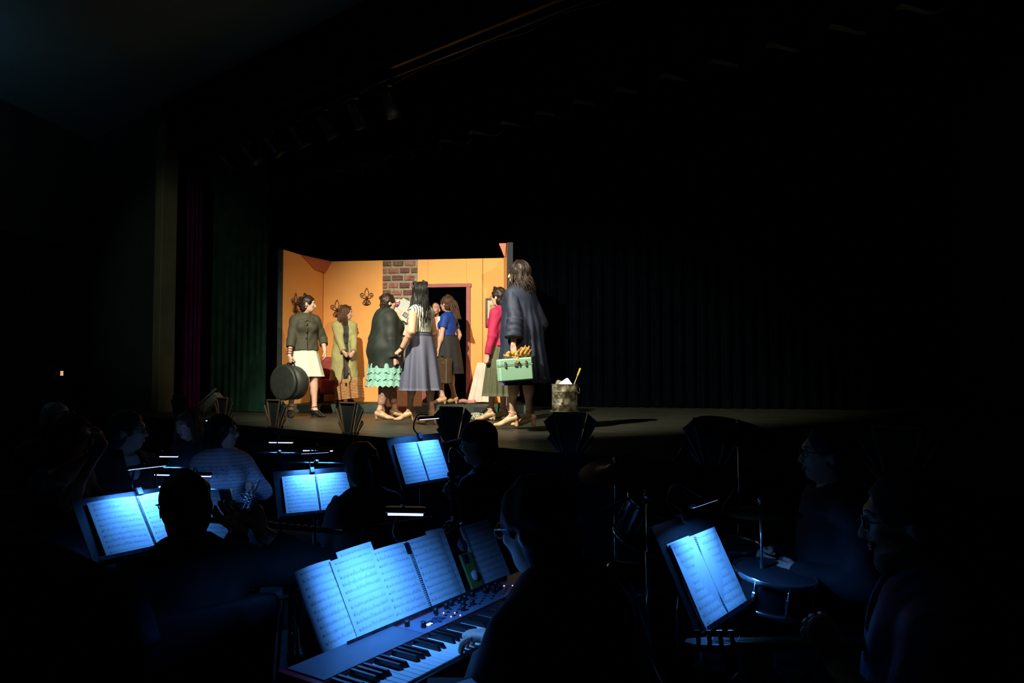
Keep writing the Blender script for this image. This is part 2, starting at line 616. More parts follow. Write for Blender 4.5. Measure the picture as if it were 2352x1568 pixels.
class Human:
    def __init__(self, label, loc, yaw, H=1.66, male=False, build=1.0, sit=None, lean=0, turn=0, feet=None,
                 hands=(None, None), head_yaw=None, head_pitch=0, head_roll=0, heel=0.0, skin=None, vox=0.008,
                 poles=None, group=None, face=True, shoulder_lift=0, knees=None, head_scale=1.0):
        self.root = empty('person', loc, R(yaw))
        tag(self.root, label, 'person', group)
        self.Mw = Matrix.Translation(Vector(loc)) @ Matrix.Rotation(R(yaw), 4, 'Z')
        self.Mi = self.Mw.inverted()
        self.vox = vox
        self.skin = skin or SKIN
        self.male = male
        s = self.s = H / 1.70
        self.H = H
        b = self.b = build
        self.heel = heel
        hip_w = 0.095 * s * (0.95 + 0.05 * b)
        hz = 0.92 * s + heel if sit is None else sit + 0.10 * s
        self.pel = Vector((0, 0, hz))
        dz = self.dz = hz - 0.92 * s
        self.z0 = loc[2]
        Rl = Matrix.Rotation(R(turn), 3, 'Z') @ Matrix.Rotation(-R(lean), 3, 'X')
        self.Rl = Rl
        def up(x, y, z):
            p = Vector((x * s, y * s, z * s + dz)) - self.pel
            return self.pel + Rl @ p
        self.up = up
        self.side = Rl @ Vector((1, 0, 0))
        self.fwd = Rl @ Vector((0, 1, 0))
        sw = (0.172 if male else 0.148) * (0.7 + 0.3 * b)
        self.sh = {sd: up(sd * sw, -0.01, 1.345 + shoulder_lift) for sd in (-1, 1)}
        self.hip = {sd: Vector((sd * hip_w, 0, hz)) for sd in (-1, 1)}
        loc3 = lambda p: self.Mi @ Vector(p)
        # legs
        self.ank, self.knee, self.toe = {}, {}, {}
        for i, sd in enumerate((-1, 1)):
            if feet is not None and feet[i] is not None:
                f = feet[i]
                p = loc3(f[0]) if len(f[0]) == 3 else Vector((*f[0], 0))
                tyaw = f[1] if len(f) > 1 else 0
            elif sit is not None:
                p, tyaw = Vector((sd * 0.13 * s, 0.40 * s, 0)), -sd * 10
            else:
                p, tyaw = Vector((sd * 0.10 * s, 0, 0)), -sd * 12
            p = Vector((p.x, p.y, p.z))
            a = p + Vector((0, 0, 0.085 * s + heel))
            kp = Vector((sd * 0.1, 1, 0.15)) if sit is None else Vector((sd * 0.2, 0.6, 1))
            kn, a = ik(self.hip[sd], a, 0.43 * s, 0.42 * s, kp)
            self.ank[sd], self.knee[sd] = a, kn
            td = Vector((-math.sin(R(tyaw)), math.cos(R(tyaw)), 0))
            self.toe[sd] = (a, td)
        # arms
        self.elb, self.wri, self.hand = {}, {}, {}
        for i, sd in enumerate((-1, 1)):
            hd = hands[i]
            if hd is None:
                hd = {}
            T = loc3(hd['pos']) if 'pos' in hd else up(sd * 0.25 * (0.7 + 0.3 * b), 0.06, 0.86)
            pole = Vector(hd.get('pole', (sd * 0.6, -1, -0.4)))
            e, w = ik(self.sh[sd], T, 0.295 * s, 0.26 * s, pole)
            self.elb[sd], self.wri[sd] = e, w
            fd = (w - e).normalized()
            hdir = (self.Mi.to_3x3() @ Vector(hd['dir'])).normalized() if 'dir' in hd else fd
            nrm = (self.Mi.to_3x3() @ Vector(hd['nrm'])) if 'nrm' in hd else Vector((-sd, 0.25, 0))
            nrm = nrm - hdir * nrm.dot(hdir)
            if nrm.length < 1e-4:
                nrm = hdir.orthogonal()
            self.hand[sd] = (hdir, nrm.normalized(), hd.get('curl', 0.35))
        # head
        hy = yaw if head_yaw is None else head_yaw
        rel = R(hy - yaw)
        Mh = Matrix.Rotation(rel, 3, 'Z') @ Matrix.Rotation(R(head_pitch), 3, 'X') @ Matrix.Rotation(R(head_roll), 3, 'Y')
        self.Mh = Mh
        hs = self.hs = s * head_scale * 1.04
        neck_top = up(0, 0.012, 1.472)
        self.hc = neck_top + Mh @ Vector((0, 0.02 * hs, 0.11 * hs))
        self.neck0 = up(0, -0.015, 1.40)
        self.face = face
        self._body()

    def lz(self, py, Y):
        return at(1176, py, Y).z - self.z0

    def cz(self, py, Y):
        return (self.lz(py, Y) - self.dz) / self.s

    def hp(self, x, y, z):
        return self.hc + self.Mh @ (Vector((x, y, z)) * self.hs)

    # groups of solids; 'o' grows every radius so clothes can be built from the same limbs
    def g_torso(self, o=0.0, low=True):
        s, b, u, sd = self.s, self.b, self.up, self.side
        w = 1.0 if self.male else 0.88
        bd = 0.8 + 0.2 * b
        ops = [
            EC(u(0, 0, 0.93), (0.158 * (b if not self.male else b * 0.95) + o) * s, u(0, 0, 1.0), (0.15 * b + o) * s, sd, 0.72 * (0.6 + 0.4 * b), 0.05),
            EC(u(0, 0.005, 1.05), (0.132 * b * w + o) * s, u(0, 0.005, 1.14), (0.128 * b * w + o) * s, sd, 0.76 * (0.5 + 0.5 * b), 0.06),
            EC(u(0, 0.0, 1.22), (0.150 * bd * b ** 0.5 + o) * s, u(0, -0.005, 1.30), (0.152 * bd * b ** 0.5 + o) * s, sd, 0.72 * b ** 0.3, 0.06),
            RC(self.sh[-1] * 0.92 + u(0, 0, 1.345) * 0.08, (0.050 + o) * s, self.sh[1] * 0.92 + u(0, 0, 1.345) * 0.08, (0.050 + o) * s, 0.05),
            RC(u(-0.06, -0.02, 1.385), (0.034 + o) * s, u(0.06, -0.02, 1.385), (0.034 + o) * s, 0.05),
        ]
        if not self.male:
            for q in (-1, 1):
                ops.append(EL(u(q * 0.07, 0.085 * b, 1.235), [(0.062 * b + o) * s] * 3, None, 0.05))
        if low:
            for q in (-1, 1):
                ops.append(EL(u(q * 0.065, -0.07 * b, 0.93), [(0.085 * b + o) * s] * 3, None, 0.05))
        return ops

    def g_arm(self, sd, o=0.0, to=1.0, cap=None):
        """arm from the shoulder to fraction 'to' (0.53 elbow, 1 wrist)"""
        s = self.s
        bb = 0.6 + 0.4 * self.b
        m = 1.12 if self.male else 1.0
        S, E, W = self.sh[sd], self.elb[sd], self.wri[sd]
        r0, r1, r2 = (0.047 * bb * m + o) * s, (0.037 * bb * m + o) * s, (0.027 * m + o) * s
        ops = []
        k = 0.035
        if to >= 0.53:
            ops.append(RC(S, r0, E, r1, k))
            t = min((to - 0.53) / 0.47, 1)
            if t > 0.02:
                ops.append((CC if cap else RC)(E, r1 * 1.0, E + (W - E) * t, r1 + (r2 - r1) * t if not cap else cap * s, 0.02))
                if not cap:
                    ops.append(EL(E + (W - E) * 0.25, [(0.0385 * bb * m + o) * s] * 3, None, 0.05))
        else:
            t = to / 0.53
            ops.append(RC(S, r0, S + (E - S) * 0.15, r0, k))
            ops.append((CC if cap else RC)(S, r0, S + (E - S) * t, r0 + (r1 - r0) * t if not cap else cap * s, 0.015))
        return ops

    def g_leg(self, sd, o=0.0, to=1.0):
        s = self.s
        b = 0.5 + 0.5 * self.b
        Hp, K, A = self.hip[sd], self.knee[sd], self.ank[sd]
        ops = [RC(Hp, (0.088 * b + o) * s, K, (0.056 * b + o) * s, 0.04)]
        back = (self.Mi.to_3x3() @ Vector((0, 0, 0)))
        c = K + (A - K) * 0.32 - self.toe[sd][1] * 0.018 * s
        ops.append(RC(K, (0.054 * b + o) * s, K + (A - K) * to, (0.034 + (1 - to) * 0.01 + o) * s, 0.03))
        if to > 0.5:
            ops.append(EL(c, [(0.054 * b + o) * s, (0.058 * b + o) * s, 0.12 * s], None, 0.03))
        return ops

    def g_head(self, o=0.0):
        hp, hs, M = self.hp, self.hs, self.Mh
        e = lambda c, r, k: EL(hp(*c), [(x + o) * hs for x in r], M, k)
        ops = [
            e((0, -0.014, 0.028), (0.074, 0.092, 0.086), 0.02),
            e((0, 0.022, -0.022), (0.059, 0.068, 0.082), 0.03),
            e((0, 0.046, -0.086), (0.030, 0.030, 0.026), 0.03),
            e((0, 0.012, -0.072), (0.050, 0.052, 0.035), 0.03),
            e((0, 0.068, 0.032), (0.050, 0.024, 0.014), 0.02),
        ]
        if o == 0:
            ops += [RC(hp(0, 0.084, 0.014), 0.0085 * hs, hp(0, 0.107, -0.027), 0.0105 * hs, 0.012),
                    RC(hp(-0.009, 0.096, -0.034), 0.008 * hs, hp(0.009, 0.096, -0.034), 0.008 * hs, 0.01),
                    e((0, 0.082, -0.058), (0.020, 0.011, 0.010), 0.008),
                    e((0.034, 0.068, -0.018), (0.020, 0.014, 0.016), 0.02), e((-0.034, 0.068, -0.018), (0.020, 0.014, 0.016), 0.02)]
            for q in (-1, 1):
                ops.append(SUB(EL(hp(q * 0.031, 0.089, 0.008), [0.018 * hs, 0.012 * hs, 0.011 * hs], M), 0.012))
                ops.append(EL(hp(q * 0.077, -0.012, -0.012), [0.010 * hs, 0.019 * hs, 0.031 * hs], M, 0.008))
        return ops

    def _hand(self, sd, V, Q):
        s = self.s * (1.06 if self.male else 0.98)
        W = self.wri[sd]
        d, n, curl = self.hand[sd]
        ac = d.cross(n)           # across the palm
        # thumb side: for the right hand (sd=1) with palm normal n
        th = ac * (1 if sd == 1 else -1)
        ops = [EC(W, 0.024 * s, W + d * 0.035 * s, 0.032 * s, ac, 0.55, 0.012),
               EC(W + d * 0.035 * s, 0.034 * s, W + d * 0.078 * s, 0.036 * s, ac, 0.42, 0.012),
               RC(W + d * 0.02 * s + th * 0.018 * s, 0.016 * s, W + d * 0.05 * s + th * 0.036 * s + n * 0.012 * s, 0.013 * s, 0.012)]
        lens = [(0.030, 0.040, 0.026, 0.020), (0.010, 0.046, 0.029, 0.021), (-0.010, 0.043, 0.027, 0.020), (-0.029, 0.033, 0.021, 0.018)]
        fan = [0.10, 0.03, -0.04, -0.12]
        for j, (off, a, b, c) in enumerate(lens):
            p = W + d * (0.072 if j != 3 else 0.066) * s + th * off * s
            dirv = (d + th * fan[j] * (1 - curl)).normalized()
            pts, rads = [p - dirv * 0.012 * s], [0.0088 * s]
            pts.append(p); rads.append(0.0092 * s)
            ang = [0.9, 1.25, 0.9]
            axis = dirv.cross(n).normalized()
            cur = dirv
            nn = n
            for q, L in enumerate((a, b, c)):
                Rm = Matrix.Rotation((curl + 0.05 * j * curl) * ang[q], 3, axis)
                cur = Rm @ cur
                p = p + cur * L * s * 0.5
                pts.append(p.copy()); rads.append((0.0088 - 0.0008 * q) * s)
                p = p + cur * L * s * 0.5
                pts.append(p.copy()); rads.append((0.0086 - 0.0009 * q) * s)
            pts.append(p + cur * 0.005 * s); rads.append(0.003 * s)
            vs, fs = tube_arrays(pts, rads, 8, cap=False)
            bse = len(V); V += [tuple(v) for v in vs]; Q += [tuple(i + bse for i in f) for f in fs]
        # thumb from the side of the palm near its base
        p = W + d * 0.028 * s + th * 0.026 * s + n * 0.006 * s
        cur = (d * 0.75 + th * (0.75 - 0.5 * curl) + n * 0.45 * curl * 1.6).normalized()
        pts, rads = [p], [0.012 * s]
        for q, L in enumerate((0.038, 0.030, 0.024)):
            p = p + cur * L * s
            pts.append(p.copy()); rads.append((0.0112 - 0.001 * q) * s)
            cur = (cur + (d * 0.3 - th * 0.7 * curl + n * 0.2) * 0.5).normalized()
        pts.append(p + cur * 0.006 * s); rads.append(0.003 * s)
        vs, fs = tube_arrays(pts, rads, 8, cap=False)
        bse = len(V); V += [tuple(v) for v in vs]; Q += [tuple(i + bse for i in f) for f in fs]
        return ops

    def g_foot(self, sd):
        s = self.s
        A, td = self.toe[sd]
        hl = self.heel
        base = Vector((A.x, A.y, A.z - 0.085 * s - hl))
        return [RC(A, 0.036 * s, A - td * 0.03 * s - Vector((0, 0, 0.045 * s)), 0.032 * s, 0.02),
                EC(A - Vector((0, 0, 0.03 * s)) + td * 0.01, 0.034 * s, base + td * 0.13 * s + Vector((0, 0, 0.028 * s)), 0.034 * s, td.cross(Vector((0, 0, 1))), 0.75, 0.03),
                EC(base + td * 0.13 * s + Vector((0, 0, 0.026 * s)), 0.036 * s, base + td * 0.165 * s + Vector((0, 0, 0.022 * s)), 0.030 * s, td.cross(Vector((0, 0, 1))), 0.6, 0.02)]

    def _body(self):
        ops = self.g_torso() + self.g_head()
        ops.append(RC(self.neck0, (0.060 if self.male else 0.050) * self.s, self.hp(0, -0.02, -0.07), (0.056 if self.male else 0.047) * self.s, 0.03))
        V, Q = [], []
        for sd in (-1, 1):
            ops += self.g_leg(sd) + self.g_foot(sd) + self.g_arm(sd)
            ops += self._hand(sd, V, Q)
        self.body = sdf_obj('body', ops, self.vox, self.skin, self.root, extra=(V, Q))
        if self.face:
            hs = self.hs
            for q in (-1, 1):
                mb = MB()
                prof = [(0.0, -1.0)] + [(math.cos(a), math.sin(a)) for a in np.linspace(-1.2, 1.2, 7)] + [(0.0, 1.0)]
                mb.lathe([(r * 0.0125 * hs, z * 0.0115 * hs) for r, z in prof], 10, self.hp(q * 0.031, 0.0690, 0.008), self.Mh, cap=False)
                mb.build('eye', EYE, self.root)
                mb = MB()
                mb.lathe([(r * 0.0062 * hs, z * 0.0062 * hs) for r, z in prof], 8, self.hp(q * 0.031, 0.0758, 0.008), self.Mh, cap=False)
                mb.build('iris', IRIS, self.root)
            mb = MB()
            mb.tube([self.hp(x, 0.090 - 6.0 * x * x, -0.0555 + 2 * x * x) for x in (-0.022, -0.012, 0, 0.012, 0.022)], [0.002 * hs, 0.0048 * hs, 0.0055 * hs, 0.0048 * hs, 0.002 * hs], 6)
            mb.tube([self.hp(x, 0.089 - 6.0 * x * x, -0.064 - 2 * x * x * -1) for x in (-0.020, -0.011, 0, 0.011, 0.020)], [0.002 * hs, 0.005 * hs, 0.006 * hs, 0.005 * hs, 0.002 * hs], 6)
            mb.build('lips', LIPS, self.root)

    def eyebrows(self, m):
        for q in (-1, 1):
            mb = MB()
            mb.tube([self.hp(q * x, y, z) for x, y, z in ((0.014, 0.091, 0.030), (0.026, 0.088, 0.035), (0.040, 0.079, 0.033), (0.050, 0.070, 0.027))],
                    [0.0035 * self.hs, 0.004 * self.hs, 0.0035 * self.hs, 0.0015 * self.hs], 5)
            mb.build('eyebrow', m, self.root)

    def glasses(self, m=None, rx=0.027, rz=0.019):
        g = empty('glasses_frame', (0, 0, 0), 0, self.root)
        mb = MB()
        for q in (-1, 1):
            pts = [self.hp(q * 0.033 + rx * math.cos(a), 0.098 - 0.3 * abs(q * 0.033 + rx * math.cos(a)) ** 1.3, 0.006 + rz * math.sin(a)) for a in np.linspace(0, 2 * math.pi, 17)]
            mb.tube(pts, 0.0024 * self.hs, 5, cap=False)
            mb.tube([self.hp(q * 0.060, 0.090, 0.012), self.hp(q * 0.080, 0.05, 0.012), self.hp(q * 0.083, -0.01, 0.010), self.hp(q * 0.080, -0.025, -0.008)], 0.0022 * self.hs, 5)
        mb.tube([self.hp(-0.008, 0.105, 0.010), self.hp(0, 0.107, 0.012), self.hp(0.008, 0.105, 0.010)], 0.002 * self.hs, 5)
        bpy.data.objects.remove(g)
        return mb.build('glasses', m or GLASSM, self.root)

    # ---- clothes
    def top(self, name, m, off=0.016, sleeve=1.0, cuff=None, hem=0.9, flare=None, neck=None, folds=0.004, vox=None, seed=0, sides=(-1, 1), low=True, extra=None, body_cut=None, sleeve_off=None):
        """garment for the upper body; hem height is local z in metres of the standing figure (scaled)"""
        s, u = self.s, self.up
        ops = self.g_torso(off / s, low)
        if flare:
            for (z0, r0, z1, r1, ratio, fy) in flare:
                ops.append(EC(u(0, 0, z0), r0 * s, u(0, fy, z1), r1 * s, self.side, ratio, 0.06))
        hp_ = u(0, 0, hem)
        ops.append(CUT(hp_, -(self.Rl @ Vector((0, 0, 1)))))
        if body_cut:
            ops += body_cut
        if neck == 'v':
            ops.append(SUB(EL(u(0, 0.11, 1.40), [0.05 * s, 0.09 * s, 0.11 * s]), 0.01))
        elif neck == 'scoop':
            ops.append(SUB(EL(u(0, 0.07, 1.45), [0.085 * s, 0.11 * s, 0.10 * s]), 0.01))
        elif neck == 'round':
            ops.append(SUB(EL(u(0, 0.02, 1.47), [0.065 * s, 0.075 * s, 0.05 * s]), 0.01))
        so = off if sleeve_off is None else sleeve_off
        if sleeve:
            for sd in sides:
                ops += self.g_arm(sd, so / s, sleeve, cuff)
        if extra:
            ops += extra
        rng = random.Random(seed)
        ph = [rng.uniform(0, 6) for _ in range(8)]
        def disp(X, Y, Z):
            a = np.sin(38 * Z + 9 * np.sin(7 * X + ph[0]) + 6 * Y + ph[1]) * np.sin(13 * X + 9 * Y + ph[2])
            c = np.sin(24 * X + 20 * Y + 15 * Z + ph[3]) * np.sin(17 * Y - 21 * X + 11 * Z + ph[4])
            return folds * (0.6 * a + 0.6 * c)
        return sdf_obj(name, ops, vox or self.vox, m, self.root, disp if folds else None)

    def trousers(self, name, m, off=0.018, to=0.98, hem=None):
        ops = self.g_torso(off / self.s)[:2]
        for sd in (-1, 1):
            ops += self.g_leg(sd, off / self.s, to)
            ops.append(EL(self.up(sd * 0.065, -0.07, 0.93), [(0.085 * self.b + off) * self.s] * 3, None, 0.05))
        return sdf_obj(name, ops, self.vox * 1.15, m, self.root, lambda X, Y, Z: 0.003 * np.sin(45 * Z + 8 * np.sin(9 * X)) * np.sin(14 * X + 11 * Y))

    def skirt(self, name, m, z0, z1, r0, r1, ratio0=0.8, ratio1=0.85, pleats=0, amp=0.0, power=1.0, hemwave=0, hemamp=0.0, nz=16, na=96, fold2=0.0, phase=0.0, shift=(0, 0), thick=0.006, seed=1):
        """open skirt hanging round the pelvis; radii and heights in metres"""
        rng = random.Random(seed)
        ph = [rng.uniform(0, 6.28) for _ in range(4)]
        V = []
        for layer in (0, 1):
            for j in range(nz + 1):
                t = j / nz
                q = t ** power
                z = z0 + (z1 - z0) * t
                for i in range(na):
                    a = 2 * math.pi * i / na
                    ra = (r0 + (r1 - r0) * q) - layer * thick
                    rt = ratio0 + (ratio1 - ratio0) * t
                    w = amp * t * math.cos(pleats * a + phase + 0.6 * math.sin(3 * a + ph[0])) + fold2 * t * math.sin(5 * a + ph[1]) * math.sin(2 * a + ph[2])
                    zz = z + (hemamp * abs(math.sin(hemwave * a * 0.5)) * t ** 3 if hemwave else 0)
                    V.append(((ra + w) * math.cos(a) + shift[0] * t + self.pel.x, (ra * rt + w) * math.sin(a) + shift[1] * t + self.pel.y, zz))
        n1 = (nz + 1) * na
        Q = []
        for layer in (0, 1):
            o = layer * n1
            for j in range(nz):
                for i in range(na):
                    k = (i + 1) % na
                    f = (o + j * na + i, o + j * na + k, o + (j + 1) * na + k, o + (j + 1) * na + i)
                    Q.append(f[::-1] if layer == 0 else f)
        for i in range(na):
            k = (i + 1) % na
            Q.append((nz * na + i, nz * na + k, n1 + nz * na + k, n1 + nz * na + i))
            Q.append((i, n1 + i, n1 + k, k))
        return new_obj(name, fast_mesh(name, np.array(V), np.array(Q)), m, self.root)

    def shoes(self, m, heel=True, strap=True, name='shoe', block=False):
        s = self.s
        for sd in (-1, 1):
            A, td = self.toe[sd]
            hl = self.heel
            base = Vector((A.x, A.y, A.z - 0.085 * s - hl))
            up = Vector((0, 0, 1))
            sx = td.cross(up)
            o = 0.006
            ops = [EC(base - td * 0.035 * s + up * (0.035 * s + hl), (0.034 * s + o), base + td * 0.05 * s + up * (0.03 * s + hl * 0.6), 0.036 * s + o, sx, 0.95, 0.03),
                   EC(base + td * 0.05 * s + up * (0.03 * s + hl * 0.6), 0.036 * s + o, base + td * 0.125 * s + up * 0.03 * s, 0.038 * s + o, sx, 0.72, 0.03),
                   EC(base + td * 0.125 * s + up * 0.026 * s, 0.038 * s + o, base + td * 0.185 * s + up * 0.020 * s, 0.026 * s + o, sx, 0.6, 0.02)]
            ops.append(SUB(EL(base + td * 0.035 * s + up * (0.085 * s + hl * 0.75), [0.036 * s, 0.036 * s, 0.035 * s]), 0.01) if strap else SUB(EL(A + up * 0.03, [0.03] * 3), 0.005))
            ops.append(CUT(base + up * 0.003, -up))
            if heel and hl > 0.01:
                ops.append(CC(base - td * 0.045 * s + up * 0.003, 0.013 if not block else 0.02, base - td * 0.04 * s + up * (hl + 0.02), 0.026, 0.012))
            else:
                ops.append(BX(base + td * 0.06 * s + up * 0.010, (0.036, 0.125 * s, 0.010), frame(td), 0.006, 0.01))
            o_ = sdf_obj(name, ops, 0.006, m, self.root)
            if strap:
                pts = [A + (sx * math.cos(a) * 0.043 + td * math.sin(a) * 0.05) * s + up * (0.0 + 0.012 * math.sin(a)) for a in np.linspace(0, 2 * math.pi, 15)]
                mb = MB(); mb.tube(pts, 0.0045, 5, cap=False)
                mb.build('shoe_strap', m, o_)

    # ---- hair
    def scalp(self, name, m, o=0.016, low=-0.06, front=0.0, disp_amp=0.004, extra=None, seed=0, vox=None, freq=60):
        """fitted hair over the skull; open at the face"""
        hp, hs, M = self.hp, self.hs, self.Mh
        ops = [EL(hp(0, -0.016, 0.030), [(0.074 + o) * hs, (0.092 + o) * hs, (0.086 + o) * hs], M, 0.02),
               EL(hp(0, -0.045, low * 0.5 - 0.01), [(0.068 + o * 0.8) * hs, (0.062 + o * 0.6) * hs, (0.06 - low * 0.5) * hs], M, 0.03),
               SUB(EL(hp(0, 0.105 + front, -0.035), [0.069 * hs, 0.090 * hs, 0.105 * hs], M), 0.012)]
        for q in (-1, 1):
            ops.append(SUB(EL(hp(q * 0.09, 0.012, -0.03), [0.025 * hs, 0.022 * hs, 0.04 * hs], M), 0.008))
        if extra:
            ops += extra
        rng = random.Random(seed)
        a, b, c = rng.uniform(0, 6), rng.uniform(0, 6), rng.uniform(0, 6)
        f = freq
        def disp(X, Y, Z):
            return disp_amp * (np.sin(f * X + 3 * np.sin(20 * Z + a)) * np.sin(f * Y + b) + 0.5 * np.sin(1.7 * f * Z + 2 * np.sin(f * 0.5 * X) + c) * np.sin(1.3 * f * X + a))
        return sdf_obj(name, ops, vox or self.vox * 0.85, m, self.root, disp)

    def long_hair(self, name, m, length=0.35, n=70, spread=2.2, wave=0.012, r=0.010, back=0.0, seed=3, vol=1.0, a_mid=0.0, fall=None):
        """strands combed from the crown over the sides and back that hang down in world vertical"""
        rng = random.Random(seed)
        tubes = []
        hs = self.hs
        for i in range(n):
            a = a_mid + (-spread + 2 * spread * (i + rng.uniform(-0.4, 0.4)) / (n - 1))      # 0 = straight back
            pts, rad = [], []
            st = rng.uniform(0.8, 1.25)
            ph = rng.uniform(0, 6.28)
            lay = rng.uniform(0.0, 0.014) * vol
            for j in range(6):
                el = R(80 - j * 20)
                ce, se = math.cos(el), math.sin(el)
                rr = (0.080 + lay)
                x = math.sin(a) * ce * (0.074 + 0.014 + lay)
                y = -math.cos(a) * ce * (0.094 + 0.012 + lay) - 0.015
                z = se * (0.088 + 0.014 + lay) + 0.028
                pts.append(self.hp(x, y, z)); rad.append(r * (0.4 + 0.12 * j) * hs)
            p = pts[-1]
            out = (self.Mh @ Vector((math.sin(a), -math.cos(a), 0)))
            L = length * (0.86 + 0.2 * rng.random())
            steps = 9
            fd = Vector(fall) if fall is not None else Vector((0, 0, -1))
            for j in range(1, steps + 1):
                t = j / steps
                sw = wave * math.sin(t * 7 * st + ph) * t ** 0.5
                side = Vector((-out.y, out.x, 0))
                q = p + fd * (L * t) + out * (0.02 * vol * math.sin(t * 2.4) + back * t) + side * sw + out * wave * 0.6 * math.cos(t * 6 * st + ph)
                pts.append(q); rad.append(r * (1.0 - 0.75 * t ** 2.2) * hs)
            tubes.append((pts, rad))
        return tubes_obj(name, tubes, m, self.root, 6)

    def hair_mass(self, name, m, length, width=0.085, depth=0.5, back=0.0, taper=0.55, seed=0, top=0.0, amp=0.006):
        """solid body of long hair that falls from the back of the head"""
        hs = self.hs
        a = self.hp(0, -0.035, top)
        sd = self.Mh @ Vector((1, 0, 0))
        bk = self.Mh @ Vector((0, -1, 0))
        p1 = self.hp(0, -0.060, -0.09) + bk * 0.01
        p2 = p1 - UPZ0 * (length * 0.5) + bk * (back * 0.5)
        p3 = p1 - UPZ0 * length + bk * back
        ops = [EL(self.hp(0, -0.020, 0.030), [0.094 * hs, 0.108 * hs, 0.104 * hs], self.Mh, 0.02),
               EC(a, width * 1.1 * hs, p1, width * hs, sd, depth * 1.25, 0.03),
               EC(p1, width * hs, p2, width * 0.92 * hs, sd, depth, 0.03),
               EC(p2, width * 0.92 * hs, p3, width * taper * hs, sd, depth * 0.8, 0.03),
               SUB(EL(self.hp(0, 0.112, -0.035), [0.072 * hs, 0.095 * hs, 0.12 * hs], self.Mh), 0.012)]
        rng = random.Random(seed)
        ph = [rng.uniform(0, 6) for _ in range(4)]
        c = p1
        def disp(X, Y, Z):
            u = (X - c.x) * sd.x + (Y - c.y) * sd.y
            w = (X - c.x) * bk.x + (Y - c.y) * bk.y
            return amp * (0.6 * np.sin(120 * u + 4 * np.sin(9 * Z + ph[0]) + ph[1]) + 0.4 * np.sin(75 * u + 60 * w + 3 * np.sin(14 * Z + ph[2])) + 0.3 * np.sin(14 * Z + 40 * u + ph[3]))
        return sdf_obj(name, ops, 0.006, m, self.root, disp)

    def ponytail(self, name, m, start, path, n=26, r=0.009, rad=0.022, seed=5, wave=0.01):
        """bundle of strands along a path of local points"""
        rng = random.Random(seed)
        base = spline(path, 6)
        tubes = []
        for i in range(n):
            a = rng.uniform(0, 6.28); q = rad * math.sqrt(rng.random()); ph = rng.uniform(0, 6.28)
            pts, rr = [], []
            for j, p in enumerate(base):
                t = j / (len(base) - 1)
                w = (0.35 + 1.1 * math.sin(min(t * 1.3 + 0.15, 1) * 2.6)) * q
                off = Vector((math.cos(a) * w + wave * math.sin(6 * t + ph) * t, math.sin(a) * w + wave * math.cos(5 * t + ph) * t, 0))
                pts.append(p + off); rr.append(r * (1 - 0.75 * t ** 3))
            tubes.append((pts, rr))
        return tubes_obj(name, tubes, m, self.root, 5)

    def curls(self, name, m, centers, seed=2, r=0.022):
        """rolled curls: short spirals round given head points"""
        rng = random.Random(seed)
        tubes = []
        for c in centers:
            cc = self.hp(*c[:3])
            R0 = (c[3] if len(c) > 3 else r) * self.hs
            axis = Vector((rng.uniform(-1, 1), rng.uniform(-1, 1), rng.uniform(-0.4, 0.4))).normalized()
            u = axis.orthogonal().normalized(); w = axis.cross(u)
            pts, rad = [], []
            for j in range(18):
                t = j / 17
                an = t * 2 * math.pi * 1.8
                rr = R0 * (1 - 0.65 * t)
                pts.append(cc + (u * math.cos(an) + w * math.sin(an)) * rr + axis * R0 * (t - 0.5) * 1.1)
                rad.append(R0 * (0.42 - 0.2 * t))
            tubes.append((pts, rad))
        return tubes_obj(name, tubes, m, self.root, 6)
# ------------------------------------------------------------------ the hall: stage, walls, curtains
E0 = Vector((0.435, 5.45, 0))                 # a point on the stage lip
ED = Vector((-0.763, 0.647, 0)).normalized()  # along the lip, to the far side of the hall
EN = Vector((0.647, 0.763, 0)).normalized()   # into the stage
def sp(t, n, z=0.0):
    p = E0 + ED * t + EN * n
    return Vector((p.x, p.y, z))

UPZ_ = Vector((0, 0, 1))
BLACK = mat('black_paint', (0.006, 0.006, 0.007), 0.8, var=0.3, scale=6, spec=0.0)
WALLM = mat('hall_wall_paint', (0.10, 0.12, 0.13), 0.9, var=0.1, scale=3, bump=0.05, bscale=30)
DARKWALL = mat('hall_wall_dark', (0.03, 0.033, 0.036), 0.9, var=0.15, scale=3, spec=0.0)
CEILM = mat('hall_ceiling_paint', (0.09, 0.16, 0.18), 0.95, var=0.08, scale=2)
PROSC = mat('proscenium_column', (0.12, 0.105, 0.06), 0.8, var=0.15, scale=3)
FLOORM = mat('pit_carpet', (0.012, 0.013, 0.016), 0.95, var=0.3, scale=40, bump=0.2, bscale=150)

